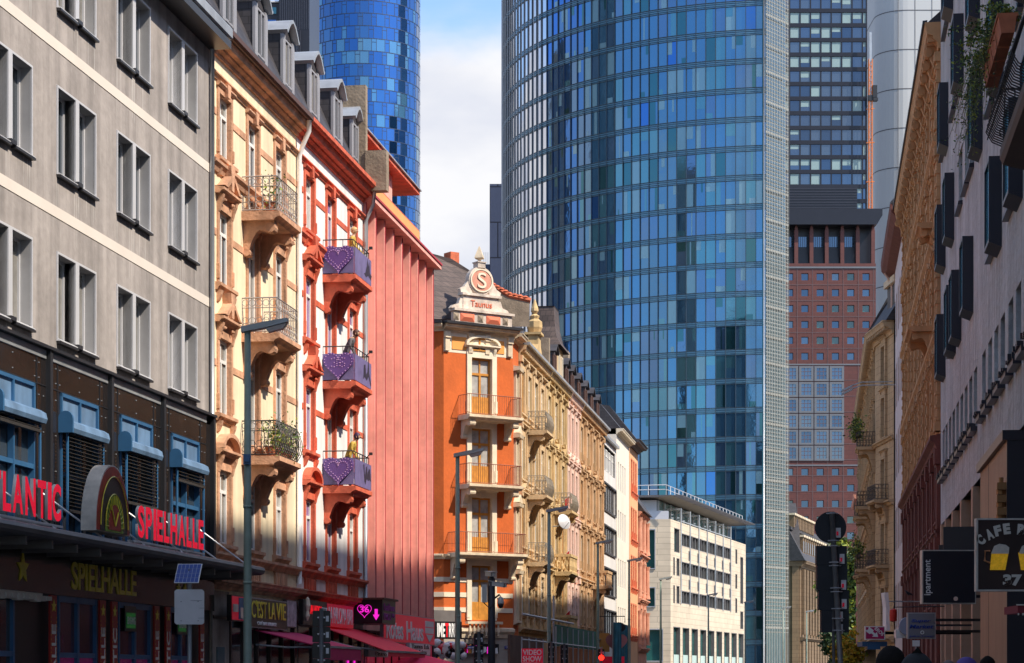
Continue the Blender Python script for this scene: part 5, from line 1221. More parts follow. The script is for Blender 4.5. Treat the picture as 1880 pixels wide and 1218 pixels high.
# large grey-framed windows in the middle zone
for r in range(6):
    for k in range(4):
        cx_ = jx(1452 + 28.05*k) ; cz_ = zq(686.5 + 29.2*r, D_); mb = MB()
        for (a, b, c, d) in ((-1.62, -1.1, -1.68, 1.68), (1.1, 1.62, -1.68, 1.68), (-1.1, 1.1, -1.68, -1.25), (-1.1, 1.1, 1.25, 1.68)): mb.box(cx_ + a, cx_ + b, -.25, 0, cz_ + c, cz_ + d)
        o = mb.build('window', m_ggrey, jc)
        MB().quad((cx_ - 1.1, -.06, cz_ - 1.25), (cx_ + 1.1, -.06, cz_ - 1.25), (cx_ + 1.1, -.06, cz_ + 1.25), (cx_ - 1.1, -.06, cz_ + 1.25)).build('pane', random.choice((om[0], om[1], om[3])), o)
        mb = MB()
        for u in (-.4, .4): mb.box(cx_ + u - .05, cx_ + u + .05, -.12, -.07, cz_ - 1.25, cz_ + 1.25)
        for u in (-.45, .45): mb.box(cx_ - 1.1, cx_ + 1.1, -.125, -.07, cz_ + u - .05, cz_ + u + .05)
        mb.build('glazing_bars', m_gjoint, o)
# top storey: red piers, dark recess and overhanging roof
mb = MB(); mb.box(0, Wj, 3, 24, zq(484, D_), zq(415, D_)); mb.build('recessed_storey', m_bt, jc)
mb = MB()
for X in (1462, 1490, 1518, 1546.5, 1575, 1603): mb.box(jx(X) - .42, jx(X) + .42, 0, 1.0, zq(484, D_), zq(425, D_)); mb.prism([(jx(X) - .42, zq(425, D_)), (jx(X) + .42, zq(425, D_)), (jx(X) + .2, zq(414, D_)), (jx(X) - .2, zq(414, D_))], 0, 1.0, 'y')
mb.build('pier', m_gran, jc)
for k, (Xa, Xb) in enumerate(((1466, 1486), (1494, 1514), (1522, 1542), (1550, 1571), (1440, 1458))):
    mb = MB(); mb.box(jx(Xa), jx(Xb), 2.6, 3, zq(450, D_), zq(431, D_)); o = mb.build('upper_window', om[0], jc)
    mb = MB(); [mb.box(jx(Xa) + (jx(Xb) - jx(Xa))*i/6 - .05, jx(Xa) + (jx(Xb) - jx(Xa))*i/6 + .05, 2.5, 2.6, zq(450, D_), zq(431, D_)) for i in range(7)]; mb.build('glazing_bars', m_bt, o)
    mb = MB(); [mb.box(jx(Xa), jx(Xb), 1.2 + i*.25, 3, zq(484, D_) + i*.8, zq(484, D_) + i*.8 + .8) for i in range(5)]; mb.build('stepped_louvre', m_bt, jc)
mb = MB(); mb.prism([(jx(1425), zq(415, D_)), (jx(1608), zq(415, D_)), (jx(1618), zq(398, D_)), (jx(1618), zq(386, D_)), (jx(1425), zq(386, D_))], -1.6, 26, 'y'); mb.build('flat_roof', m_bt, jc)
mb = MB(); mb.box(jx(1425), jx(1575), 1, 20, zq(386, D_), zq(338, D_)); pt = mb.build('roof_plant', m_bt, jc)
mb = MB(); [mb.box(jx(1425), jx(1575), .9, 1.0, zq(386 - i*5, D_), zq(385 - i*5, D_)) for i in range(9)]; mb.build('louvre', M('plant_louvre', (.05, .05, .065), .4, .3, var=0), pt)
# ================================================================== BROWN SANDSTONE BANK BUILDING
m_brn = M('brown_sandstone', (.19, .125, .07), .9, brick=(1.6, .6, (.10, .065, .04), .88), var=.2, scale=.3)
BFm = Frame((1469 - 940)/FP*320, 320, math.atan2(1, .29))
bk_ = thing('stone_building', 'brown sandstone building with pilasters and a slate mansard roof behind the traffic sign', 'building', (BFm.o[0], BFm.o[1], 0), BFm.a)
mb = MB(); mb.box(0, 60, 0, 20, 0, 18.4); mb.build('wall', m_brn, bk_)
mb = MB(); 
for k in range(20): mb.box(1 + k*2.9, 2.2 + k*2.9, -.5, 0, 7.6, 17.2)
for z in (0.6,): 
    for k in range(20): mb.box(.6 + k*2.9, 2.4 + k*2.9, -.4, 0, z, 6.6)
cornice(mb, 0, 60, 17.4, 1.0, 1.0); course(mb, 0, 60, 6.7, .5, .7); mb.build('pilaster', m_brn, bk_)
for k in range(20): 
    for z in (8, 11.2, 14.4): o = MB().box(2.35 + k*2.9, 3.75 + k*2.9, -.02, .0, z, z + 2.2).build('window', m_glass, bk_)
mb = MB(); mb.prism([(-.9, 18.4), (-.7, 18.7), (1.6, 23.0), (1.2, 23.0), (1.2, 23.4), (9, 27.5), (20, 18.4)][::-1], -.9, 61); mb.build('roof', m_slate, bk_)
for k in range(16):
    xx = 2 + k*2.2; o = MB().box(xx - .6, xx + .6, -.2, 1.5, 19.6, 22.0).build('dormer', m_brn, bk_); MB().box(xx - .4, xx + .4, -.24, -.2, 19.8, 21.4).build('window', m_glass, o); MB().box(xx - .75, xx + .75, -.4, 1.5, 22.0, 22.3).build('dormer_roof', m_creamst, o)
    if k < 14: xx = 1 + k*1.5; o = MB().box(xx - .35, xx + .35, 1.0, 3, 23.4, 25.2).build('dormer', m_brn, bk_); MB().box(xx - .55, xx + .55, .8, 3, 25.2, 25.5).build('dormer_roof', m_creamst, o)
CF2 = Matrix.Rotation(math.atan2(-.05, 1) - BFm.a, 4, 'Z')
mb = MB(); mb.box(-30, -.02, .02, 20, 0, 18.4); mb.box(-30, .4, -.4, .02, 17.6, 18.4); mb.box(-1.2, -.2, -.3, .02, 0, 17.6); mb.xf(CF2); mb.build('side_wall', m_brn, bk_)
mb = MB(); mb.prism([(-.6, 18.4), (1.2, 23.0), (8, 27.5), (20, 18.4)][::-1], -30, 0); mb.xf(CF2); mb.build('side_roof', m_slate, bk_)
# ================================================================== RIGHT SIDE
def rl_(d): # local x on the right building line for a given depth
    return RF.x(1500 + 4000*4.75/d)
m_rgrey = M('textured_grey_render', (0.38, 0.395, 0.40), 0.9, var=0.18, scale=.5, streak=.25, bump=2.4, bscale=3.2, fine=.06)
m_boxw = M('black_window_box', (0.022, 0.022, 0.032), .35, .3, var=.1)
m_cyg = M('cyan_edge_glass', (.02, .2, .3), .1, var=.2)
hx0 = RF.x(1727); HW = rl_(43) - hx0
hotel = thing('hotel_building', 'grey rough-rendered building on the right with protruding black window boxes', 'building', RF.wp(hx0 + .02), AR)
def hd(d): return rl_(d) - hx0
boxes = [(24.95, (84.2, 76, 68, 60, 52)), (20.85, (78.8, 70.6, 63.5, 56, 49)), (16.8, (80.5, 75.4, 62.5, 55.5, 47.5)), (12.75, (80.5, 74.5, 71.7, 66.2, 56, 50.3, 46))]
recs = [(25.3, (81, 79, 72.5, 65)), (21.15, (82.5, 76.6, 74.2, 67.2, 60)), (17.1, (78, 73, 70, 67.8, 60.2, 52)), (13.0, (77.6, 60.9 - 1.2, 55.1 - 1.0, 48))]
slots = []; d = 51.2
dd_ = [52.05, 54.1, 56.4, 58.4, 60.5, 62.7, 66, 68, 70.1, 72.2, 74.3, 76.4, 78.5, 80.6, 82.4, 50, 47.9, 45.8]
slots = [(hd(d) - .0, hd(d) + 1.35, 9.0, 10.8) for d in dd_]; slots = [s for s in slots if s[0] > .1 and s[1] < HW]
rops = [(hd(d), hd(d) + 1.9, z, z + 1.9) for z, ds in recs for d in ds if hd(d) > .1 and hd(d) + 1.9 < HW]
mb = MB(); wall_grid(mb, 0, HW, 7.35, 28.2, rops + slots, dep=.42); shell(mb, 0, HW, 0, 28.2, 14); mb.build('wall', m_rgrey, hotel)
for (a, b, z, z1) in rops:
    o = MB().box(a, b, .36, .42, z, z1).build('window', m_dkframe, hotel); MB().quad((a + .08, .35, z + .08), (b - .08, .35, z + .08), (b - .08, .35, z1 - .08), (a + .08, .35, z1 - .08)).build('pane', m_glass, o)
    MB().prism([(.1, z + .02), (-.14, z - .02), (-.16, z - .14), (.0, z - .14)][::-1], a - .05, b + .05).build('sill', m_boxw, o)
for (a, b, z, z1) in slots:
    o = MB().box(a, b, .36, .42, z, z1).build('window', m_dkframe, hotel); MB().quad((a + .08, .35, z + .08), (b - .08, .35, z + .08), (b - .08, .35, z1 - .08), (a + .08, .35, z1 - .08)).build('pane', m_glass, o)
    mb = MB(); mb.box(a - .1, b + .1, -.2, .0, z - .16, z - .02); 
    for k in range(6): mb.box(a + k*.24, a + k*.24 + .1, -.24 + random.uniform(-.05, .03), -.04, z - .02, z + random.uniform(.03, .14))
    mb.build('sill', m_boxw, o)
for z, ds in boxes:
    for d in ds:
        b = hd(d); a = b - 1.55
        if a < -.4 or b > HW: continue
        mb = MB(); y = -.33
        mb.box(a, a + .07, y, .0, z, z + 2.2); mb.box(b - .07, b, y, 0, z, z + 2.2); mb.box(a + .07, b - .07, y, 0, z + 2.1, z + 2.2); mb.prism([(0, z - .14), (y, z), (y, z + .1), (0, z + .1)], a + .003, b - .003)
        o = mb.build('window_box', m_boxw, hotel); MB().quad((a + .07, y + .05, z + .1), (b - .07, y + .05, z + .1), (b - .07, y + .05, z + 2.1), (a + .07, y + .05, z + 2.1)).build('pane', m_cyg, o)
m_tanp = M('tan_stone_pier', (.42, .27, .18), .8, var=.12, scale=1.5)
mb = MB(); mb.box(0, HW, .9, 1.1, 0, 7.35); mb.build('recessed_shopfront', m_shopdk, hotel)
for d in (82.6, 79.8, 75.7, 71.2, 66, 61, 56.5, 47.5): x = hd(d); MB().box(x - .3, x + .3, -.06, .9, 0, 7.3).build('pier', m_tanp, hotel)
mb = MB()
for d0, d1 in ((82.3, 80.2), (79.4, 76.1), (75.3, 71.6), (70.8, 66.4), (65.6, 61.4)):
    a, b = hd(d0), hd(d1); mb.box(a, b, .3, .4, 6.9, 7.3); mb.box((a+b)/2 - .06, (a+b)/2 + .06, .3, .4, 0, 6.9); mb.box(a, b, .3, .36, 3.3, 3.5)
mb.build('shopfront_frame', m_dkframe, hotel)
for d0, z in ((70.0, 5.2), (66.8, 5.6), (64.5, 6.0)):
    a = hd(d0); MB().box(a, a + .06, -1.0, -.06, z - .9, z).build('projecting_blade', m_dkframe, hotel)
# portal box
m_tancl = M('tan_cladding_panel', (.33, .19, .115), .6, var=.1, scale=.8, streak=.1)
pf = Frame(4.2, 0, AR); pa, pb = pf.x(1800), pf.x(1848)
port = thing('entrance_portal', 'tan clad entrance portal with black top edge beside the beer mug cafe sign', 'portal', pf.wp(pa), AR)
PW_ = pb - pa
mb = MB(); mb.box(0, PW_, 0, .5, 0, 6.8); mb.build('side_cladding', m_tancl, port)
mb = MB(); mb.box(-.06, PW_ + .12, -.1, 2.6, 6.8, 7.02); mb.box(PW_, PW_ + .1, .0, 2.6, 0, 6.8)
for k in range(10): mb.box(PW_ + .1, PW_ + .13, .2, 2.5, 3.5 + k*.14, 3.54 + k*.14)
mb.build('black_frame', m_boxw, port)
mb = MB()
for k in range(5): mb.box(PW_ - .35, PW_ - .05, -.2, -.0, 4.6 + k*.28, 4.76 + k*.28); mb.tube([(PW_ - .2, -.1, 4.5 + k*.28), (PW_ - .2, -.1, 4.62 + k*.28)], .11, 8)
mb.tube([(PW_ - .2, -.1, 4.4), (PW_ - .2, -.1, 6.0)], .05, 6)
mb.build('bronze_lantern', M('old_bronze', (.25, .13, .05), .5, .5, var=.3), port)
mb = MB(); mb.box(PW_*.35, PW_*.35 + .015, -.006, 0, .1, 6.8); mb.build('panel_joint', m_boxw, port)
# near building with the planted balcony (mostly outside the frame)
m_drk = M('dark_brown_stucco', (.16, .13, .12), .9, var=.15)
nx0 = rl_(42.6); near_b = thing('balcony_house', 'dark stucco building at the right edge carrying a wrought-iron balcony', 'house', RF.wp(nx0), AR)
mb = MB(); wall_grid(mb, 0, 34, 3.5, 27.5, [(1.5 + k*3, 2.7 + k*3, z, z + 2.1) for k in range(10) for z in (4.6, 8.2, 11.9, 15.5, 19.1, 22.8)], dep=.3); shell(mb, 0, 34, 0, 27.5, 14); mb.box(0, 34, 0, .3, 0, 3.5); mb.build('wall', m_drk, near_b)
for k in range(10):
    for z in (4.6, 8.2, 11.9, 15.5, 19.1, 22.8): window(near_b, 2.1 + k*3, z, 1.2, 2.1, dep=.28, pane=m_glass)
m_undr = M('dark_soffit_paint', (.06, .05, .045), .7, var=.2)
mb = MB(); mb.box(-.0, 6, -1.15, 0, 11.72, 11.9); mb.prism([(0, 11.72), (-1.15, 11.72), (-1.1, 11.6), (0, 11.3)][::-1], 0.05, 5.95); bo = mb.build('balcony', m_undr, near_b)
mb = MB()
for k in range(34): 
    x = .05 + k*.17; mb.tube([(x, -1.08, 11.95), (x, -1.3, 12.05), (x, -1.42, 12.25), (x, -1.25, 12.75), (x, -1.1, 13.1)], .014, 4)
for k in range(16):
    x = .1 + k*.34
    for zc, rr in ((12.2, .11), (12.45, .09)): mb.tube([(x + rr*math.cos(a_), -1.36 + .04*math.sin(a_), zc + rr*math.sin(a_)) for a_ in [2*math.pi*j/9 for j in range(9)]], .013, 4)
for k in range(6):
    y = -.1 - k*.19; mb.tube([(.0, y, 11.95), (-.2, y, 12.1), (-.26, y, 12.3), (-.1, y, 12.8), (.02, y, 13.1)], .014, 4)
    mb.tube([(-.2 + .04*math.cos(a_)*0, y + .09*math.cos(a_), 12.3 + .1*math.sin(a_)) for a_ in [2*math.pi*j/9 for j in range(9)]], .013, 4)
for z in (11.95, 13.1): mb.tube([(0, 0, z), (0, -1.1, z), (6, -1.1, z)], .022, 5)
mb.build('railing', m_iron, bo)
# planters and plants on that railing
m_tc = M('terracotta_planter', (.42, .13, .06), .8, var=.2, scale=4); m_soil = M('soil', (.05, .035, .02), .95)
m_leaf = [M('fresh_green_leaf', (.10, .17, .03), .6, var=.3, scale=9), M('yellow_green_leaf', (.26, .30, .03), .6, var=.3, scale=9), M('dark_green_leaf', (.035, .075, .02), .6, var=.3, scale=9)]
m_stem = M('green_stem', (.09, .10, .04), .7)
def leaf_cloud(mb, pts, n, sz, rnd=.12, m=0):
    for _ in range(n):
        p = Vector(random.choice(pts)) + Vector((random.gauss(0, rnd), random.gauss(0, rnd), random.gauss(0, rnd)))
        s = sz*random.uniform(.6, 1.4); a = Vector((random.gauss(0, 1), random.gauss(0, 1), random.gauss(0, 1))).normalized(); b = a.cross(Vector((random.gauss(0, 1), random.gauss(0, 1), random.gauss(0, 1)))).normalized()
        mb.add([tuple(p - a*s), tuple(p + b*s*.5), tuple(p + a*s), tuple(p - b*s*.5)], [(0, 1, 2, 3)], m if m < 9 else random.randrange(3))
for i in range(4):
    lab = ['terracotta flower box with trailing green plants at the far end of the iron balcony', 'second terracotta flower box from the far end of the iron balcony', 'third terracotta flower box from the far end of the iron balcony', 'fourth terracotta flower box along the iron balcony'][i]
    xx = .05 + i*.95; root = thing('flower_box', lab, 'planter', RF.wp(nx0 + xx, 1.3), AR, 'flower boxes on the iron balcony')
    mb = MB(); mb.prism([(.1, 13.12), (-.13, 13.12), (-.18, 13.42), (-.2, 13.42), (-.2, 13.48), (.17, 13.48), (.17, 13.42), (.14, 13.42)][::-1], 0, .85); mb.build('box', m_tc, root)
    MB().box(.03, .82, -.14, .11, 13.45, 13.47).build('soil', m_soil, root)
    mb = MB(); st = MB(); stems = 26 if i < 2 else 12
    for _ in range(stems):
        p = Vector((random.uniform(.05, .8), random.uniform(-.1, .1), 13.47)); q = [p.copy()]
        dirv = Vector((random.gauss(-.05 if i == 0 else 0, .09), random.gauss(-.04, .08), .22)); L_ = random.randint(3, 8)
        for j in range(L_): dirv = dirv + Vector((random.gauss(0, .05), random.gauss(-.02, .05), -.045)); q.append(q[-1] + dirv*.42)
        st.tube([tuple(v) for v in q], .006, 3, caps=False); leaf_cloud(mb, [tuple(v) for v in q[1:]], L_*9, .035, .05, 9)
    for _ in range(14 if i < 2 else 4):    # trailing stems
        p = Vector((random.uniform(-.05, .7), -.2, 13.47)); q = [p.copy()]; dirv = Vector((random.gauss(-.1, .1), random.gauss(-.08, .05), .03))
        for j in range(random.randint(5, 9)): dirv = dirv*.75 + Vector((random.gauss(-.02, .03), random.gauss(-.01, .02), -.07)); q.append(q[-1] + dirv)
        st.tube([tuple(v) for v in q], .005, 3, caps=False); leaf_cloud(mb, [tuple(v) for v in q[1:]], 40, .028, .04, 9)
    pl_ = st.build('plant', m_stem, root); mb.build('foliage', m_leaf, pl_)
# ---------- tan ornate house and its neighbours
m_tanst = M('ochre_stucco', (0.50, 0.28, 0.13), 0.9, var=0.15, scale=1.2, streak=0.15, bump=.2)
m_drs = M('dark_red_sandstone', (0.16, 0.05, 0.037), 0.85, var=0.2, scale=1.5, streak=.15, bump=.3)
TX0 = RF.x(1662); TW = RF.x(1727) - TX0
tan = thing('town_house', 'ornate ochre town house over a dark red sandstone base on the right', 'house', RF.wp(TX0), AR); TW -= .03
fl = [(4.4, 'flat'), (7.6, 'flat'), (11.3, 'crown'), (15.3, 'tri'), (19.2, 'arc'), (22.6, 'flat')]; na = 9; axes = [TW*(i + .5)/na for i in range(na)]
ops = [(c - .6, c + .6, z, z + 2.2) for c in axes for z, _ in fl]
mb = MB(); wall_grid(mb, 0, TW, 10.6, 26.0, ops, dep=.1); shell(mb, 0, TW, 10.6, 26.0, 14); mb.build('wall', m_tanst, tan)
mb = MB(); wall_grid(mb, 0, TW, 3.4, 10.6, ops, dep=.12, y=-.05); shell(mb, 0, TW, 0, 10.6, 14); mb.box(0, TW, -.05, .3, 0, 3.4); mb.build('base_wall', m_drs, tan)
for c in axes:
    for z, st in fl: w = window(tan, c, z, 1.2, 2.2, dep=.09, cols=2); surround(w, 1.2, 2.2, m_tanst if z > 10 else m_drs, style=st, jw=.22, pr=.1, dep=.09)
mb = MB()
for z in (14.3, 18.4, 21.9): course(mb, 0, TW, z, .5, .3)
for i in range(na + 1):
    xx = min(max(TW*i/na, .25), TW - .25); mb.box(xx - .22, xx + .22, -.16, .01, 11, 25.6)
    for z in (11, 14, 14.9, 18, 18.9, 21.6, 22.6, 25.2): mb.box(xx - .3, xx + .3, -.24, 0, z, z + .35)
    for k in range(28): mb.box(xx - .26, xx + .26, -.2, 0, 11.4 + k*.5, 11.4 + k*.5 + .12)
mb.build('pilaster', m_tanst, tan)
mb = MB(); course(mb, 0, TW, 10.3, .6, .4); course(mb, 0, TW, 6.9, .35, .2)
for i in range(na + 1):
    xx = min(max(TW*i/na, .25), TW - .25); mb.box(xx - .25, xx + .25, -.16, .01, 0, 9.7); mb.box(xx - .35, xx + .35, -.24, 0, 9.72, 10.3); mb.box(xx - .35, xx + .35, -.24, 0, 6.4, 6.9)
mb.build('base_pilaster', m_drs, tan)
mb = MB(); cornice(mb, -.05, TW + .05, 25.7, 1.0, .6, dent=.6)
for i in range(na*2): xx = TW*(i + .5)/na/2; mb.prism([(.0, 25.1), (-.2, 25.2), (-.35, 25.55), (-.5, 25.8), (-.52, 26.1), (0, 26.1)][::-1], xx - .14, xx + .14); mb.prism([(-.42 + .17*math.cos(2*math.pi*j/8), 25.75 + .17*math.sin(2*math.pi*j/8)) for j in range(8)], xx - .18, xx + .18)
mb.build('cornice', m_tanst, tan)
mb = MB(); mb.prism([(-.5, 26.7), (1.2, 28.2), (6, 29.2), (14, 26.7)][::-1], 0, TW); mb.build('roof', m_slate, tan)
mb = MB(); mb.prism([(-.68, 26.65), (-.68, 26.78), (-.5, 26.8), (-.5, 26.65)][::-1], 0, TW); mb.build('gutter', m_black, tan)
balcony(tan, TW - 5.2, 15.6, 3.4, 1.05, m_tanst, None, bh=1.7)
balcony(tan, TW - 1.9, 19.2, 2.0, .8, m_tanst, None, bh=1.0)
# white house
m_lil = M('lilac_white_stucco', (.62, .56, .58), .9, var=.06)
WX0 = RF.x(1641); WW_ = RF.x(1662) - WX0
wh = thing('town_house', 'plain white house with drainpipes between the ochre and beige houses on the right', 'house', RF.wp(WX0), AR); WW_ -= .03
ops = [(1.5 + k*2.6, 2.9 + k*2.6, z, z + 2.6) for k in range(5) for z in (4.4, 9, 13.4, 17.6, 21.8)]
mb = MB(); wall_grid(mb, 0, WW_, 3.4, 26.6, ops, dep=.1); shell(mb, 0, WW_, 0, 26.6, 14); mb.box(0, WW_, 0, .3, 0, 3.4); mb.build('wall', m_lil, wh)
for (a, b, z, z1) in ops: window(wh, (a + b)/2, z, b - a, z1 - z, dep=.09, frame=m_tanp, pane=m_glass2)
mb = MB(); mb.prism([(-.7, 26.9), (-.8, 27.1), (.9, 28.8), (6, 29.4), (14, 26.6)][::-1], 0, WW_); mb.build('roof', m_slate, wh)
mb = MB(); mb.prism([(-.5, 26.3), (-.75, 26.6), (-.8, 27.0), (-.6, 27.1), (0, 26.8), (0, 26.1)][::-1], -.2, WW_); mb.build('eave', m_drs, wh)
mb = MB(); mb.tube([(1.0, -.6, 26.3), (.9, -.15, 25.6), (.9, -.15, 3.2)], .07, 6); mb.tube([(.5, -.15, 18), (.5, -.15, 3.2)], .05, 6); mb.build('drainpipe', m_pksill, wh)
# beige corner house (camera-facing chamfer and street side)
A_ = Vector(((1608 - 940)/FP*138, 138)); B_ = Vector(((1641 - 940)/FP*132.5, 132.5)); CL = (B_ - A_).length; ac = math.atan2(B_.y - A_.y, B_.x - A_.x)
m_bg = M('beige_sandstone', (.50, .35, .20), .9, brick=(1.4, .42, (.3, .2, .11), .92), var=.12, scale=1.0, streak=.15)
bc = thing('corner_house', 'beige sandstone corner house with planted iron balconies on the right', 'house', (A_.x, A_.y, 0), ac)
fl = [4.6, 8.6, 12.6, 16.4, 19.6]
ops = [(CL/2 - .55, CL/2 + .55, z, z + 2.4) for z in fl]
mb = MB(); wall_grid(mb, 0, CL, 3.5, 22.8, ops, dep=.3); mb.box(0, CL, 0, .3, 0, 3.5)
sa_ = AR - ac; SM = Matrix.Rotation(sa_, 4, 'Z')
mb2 = MB(); so_ = [(-3 - k*4.4 - .6, -3 - k*4.4 + .6, z, z + 2.4) for k in range(13) for z in fl]; wall_grid(mb2, -60, 0, 3.5, 22.8, so_, dep=.1); shell(mb2, -60, 0, 0, 22.8, 10); mb2.xf(SM); mb.add(mb2.v, mb2.f)
mb.build('wall', m_bg, bc)
for z in fl: surround(window(bc, CL/2, z, 1.1, 2.4, dep=.28), 1.1, 2.4, m_bg, 'flat', .25, .15, .28)
sideroot = bc
for (a, b, z, z1) in so_:
    p = SM @ Vector(((a + b)/2, 0, 0)); w = window(bc, 0, z, 1.2, 2.4, dep=.09); q = SM @ Vector((a, .02, z)); w.location = q; w.rotation_euler = (0, 0, sa_); surround(w, 1.2, 2.4, m_bg, 'flat', .22, .1, .09)
mb = MB()
for (a, b, M_) in ((0, CL, None), (-60, 0, SM)):
    q = MB(); cornice(q, a, b, 22.4, .8, .7, dent=.5); course(q, a, b, 3.6, .4, .35); course(q, a, b, 12.0, .35, .35); course(q, a, b, 16.0, .25, .25)
    if M_: q.xf(M_)
    mb.add(q.v, q.f)
mb.build('cornice', m_bg, bc)
mb = MB(); q = MB(); q.prism([(-.6, 23.2), (1.0, 26.0), (6, 27), (10, 23.2)][::-1], -60, 0); q.xf(SM); mb.add(q.v, q.f); q = MB(); q.prism([(-.5, 23.2), (1.0, 25.6), (4, 26.0), (6, 23.2)][::-1], -.2, CL + .2); mb.add(q.v, q.f); mb.build('roof', m_slate, bc)
q = MB(); q.box(2.6, CL, .2, 3, 23.2, 25.6); q.build('stepped_dormer', m_slate, bc)
mb = MB(); mb.box(2.4, CL, .0, 3, 25.6, 26.0); mb.box(1.8, 2.6, .4, 3, 24.2, 24.6); mb.build('dormer_cap', m_creamst, bc)
for (xx, z) in ((-2.4, 12.4), (-2.4, 8.4), (-2.4, 16.2), (-11.2, 8.4), (-11.2, 12.4)):
    bo2 = balcony(bc, 0, 0, 3.0, 1.2, m_bg, 'orn', .95, bh=1.5, sp=.17); bo2.location = SM @ Vector((xx, 0, z)); bo2.rotation_euler = (0, 0, sa_)
for z in (8.4, 12.4):
    bo2 = balcony(bc, CL/2, z, 2.6, .9, m_bg, 'orn', .95, bh=1.2, sp=.17)
def bush(root, c, r, n, sz, mats=None, name='foliage'):
    mb = MB()
    for _ in range(n):
        p = Vector((random.gauss(0, .5)*r[0], random.gauss(0, .5)*r[1], random.gauss(0, .45)*r[2])); leaf_cloud(mb, [tuple(Vector(c) + p)], 1, sz, .02, 9)
    return mb.build(name, mats or m_leaf, root)
for i, (xx, z, lab) in enumerate(((-2.4, 16.2, 'bushy green balcony plant on the upper balcony of the beige corner house'), (-2.4, 8.4, 'dark green balcony plants on the lower balcony of the beige corner house'))):
    wp_ = bc.matrix_basis @ (SM @ Vector((xx, -1.1, 0))); root = thing('balcony_plant', lab, 'plant', (wp_.x, wp_.y, 0), AR)
    MB().box(-.9, .9, -.12, .12, z + .75, z + .95).build('planter', m_drk, root); bush(root, (0, -.1, z + 1.3), (1.3, .5, .8), 700, .09)
# pale-red house farther on
FX0 = RF.x(1560.5, .0)
mb = MB()
P0 = (A_.x + math.sin(math.atan(RV))*62, A_.y + 62)
fh = thing('town_house', 'reddish house seen edge-on beyond the beige corner house', 'house', (P0[0] + .3, P0[1], 0), AR)
m_rh = M('salmon_stucco', (.62, .28, .2), .9, var=.12)
ops = [(-3 - k*3.2 - .6, -3 - k*3.2 + .6, z, z + 2.4) for k in range(4) for z in (4.6, 8.6, 12.6)]
mb = MB(); wall_grid(mb, -14, 0, 3.4, 17.6, ops, dep=.12); shell(mb, -14, 0, 0, 17.6, 10); mb.box(-14, 0, 0, .3, 0, 3.4); mb.build('wall', m_rh, fh)
for (a, b, z, z1) in ops: surround(window(fh, (a + b)/2, z, 1.2, 2.4, dep=.1), 1.2, 2.4, m_rh, 'flat', .22, .1, .1)
mb = MB(); cornice(mb, -14, 0, 17.4, .8, .6); course(mb, -14, 0, 3.6, .4, .3); mb.build('cornice', m_rh, fh)
# ================================================================== STREET LAMPS
def lamp_meshes():
    P = MB(); P.lathe(0, 0, [(.10, 0), (.10, .9), (.085, .95), (.078, 4.0), (.062, 8.42)], 14)
    for z in (3.4, 4.9): P.lathe(0, 0, [(.088, z), (.088, z + .05)], 14)
    H = MB(); H.add([(-.12, -.1, 8.36), (.32, -.12, 8.44), (.8, -.13, 8.56), (.8, .13, 8.56), (.32, .12, 8.44), (-.12, .1, 8.36), (-.12, -.1, 8.47), (.32, -.12, 8.56), (.8, -.12, 8.64), (.8, .12, 8.64), (.32, .12, 8.56), (-.12, .1, 8.47)],
          [(5, 4, 1, 0), (4, 3, 2, 1), (6, 7, 10, 11), (7, 8, 9, 10), (0, 1, 7, 6), (1, 2, 8, 7), (2, 3, 9, 8), (3, 4, 10, 9), (4, 5, 11, 10), (5, 0, 6, 11)])
    G = MB(); G.add([(.36, -.1, 8.435), (.78, -.11, 8.54), (.78, .11, 8.54), (.36, .1, 8.435), (.42, -.08, 8.36), (.7, -.09, 8.43), (.7, .09, 8.43), (.42, .08, 8.36)], [(4, 5, 6, 7), (0, 1, 5, 4), (1, 2, 6, 5), (2, 3, 7, 6), (3, 0, 4, 7)])
    return P.mesh('pole', m_lampgreen, True), H.mesh('lamp_head', M('grey_lamp_housing', (.30, .33, .33), .4, var=.1)), G.mesh('lamp_glass', M('frosted_lamp_glass', (.42, .38, .36), .3, var=.1))
LM = lamp_meshes()
def lamp(X, d, label, head_dir=1, up=False):
    p = pix(X, 0, d); root = thing('street_lamp', label, 'street lamp', (p[0], p[1], 0), 0 if head_dir > 0 else math.pi, 'street lamps along the road')
    inst('pole', LM[0], root); h = inst('lamp_head', LM[1], root); inst('lamp_glass', LM[2], h); return root
L1 = lamp(454.5, 43, 'nearest tall green street lamp in front of the cream house')
lamp(840, 67.6, 'green street lamp in front of the orange corner house')
lamp(1008, 90.5, 'green street lamp in front of the yellow and honey stone houses')
lamp(1097.5, 112.6, 'green street lamp in front of the tan brown stone house')
lamp(1155, 130, 'green street lamp in front of the narrow slot-window building')
lamp(1213, 155, 'green street lamp before the corner of the cream limestone office')
lamp(1300.5, 186, 'pale street lamp before the middle of the cream limestone office')
lamp(1378 - 10, 204, 'street lamp head at the right end of the cream limestone office')
lamp(1438, 222, 'street lamp in front of the silver screen of the glass tower')
lamp(1481, 234, 'street lamp in front of the brown sandstone building')
mb = MB(); mb.box(-.07, .07, -.13, -.07, 5.75, 5.95); mb.box(-.05, .05, -.18, -.13, 5.8, 5.88); mb.build('blue_clamp_box', m_bluefr, L1)
p = pix(1630, 500, 122)
t = thing('wall_lamp', 'pair of lamps on thin wall arms of the white house on the right', 'wall lamp', (RF.wp(RF.x(1642))[0], RF.wp(RF.x(1642))[1], 0), AR)
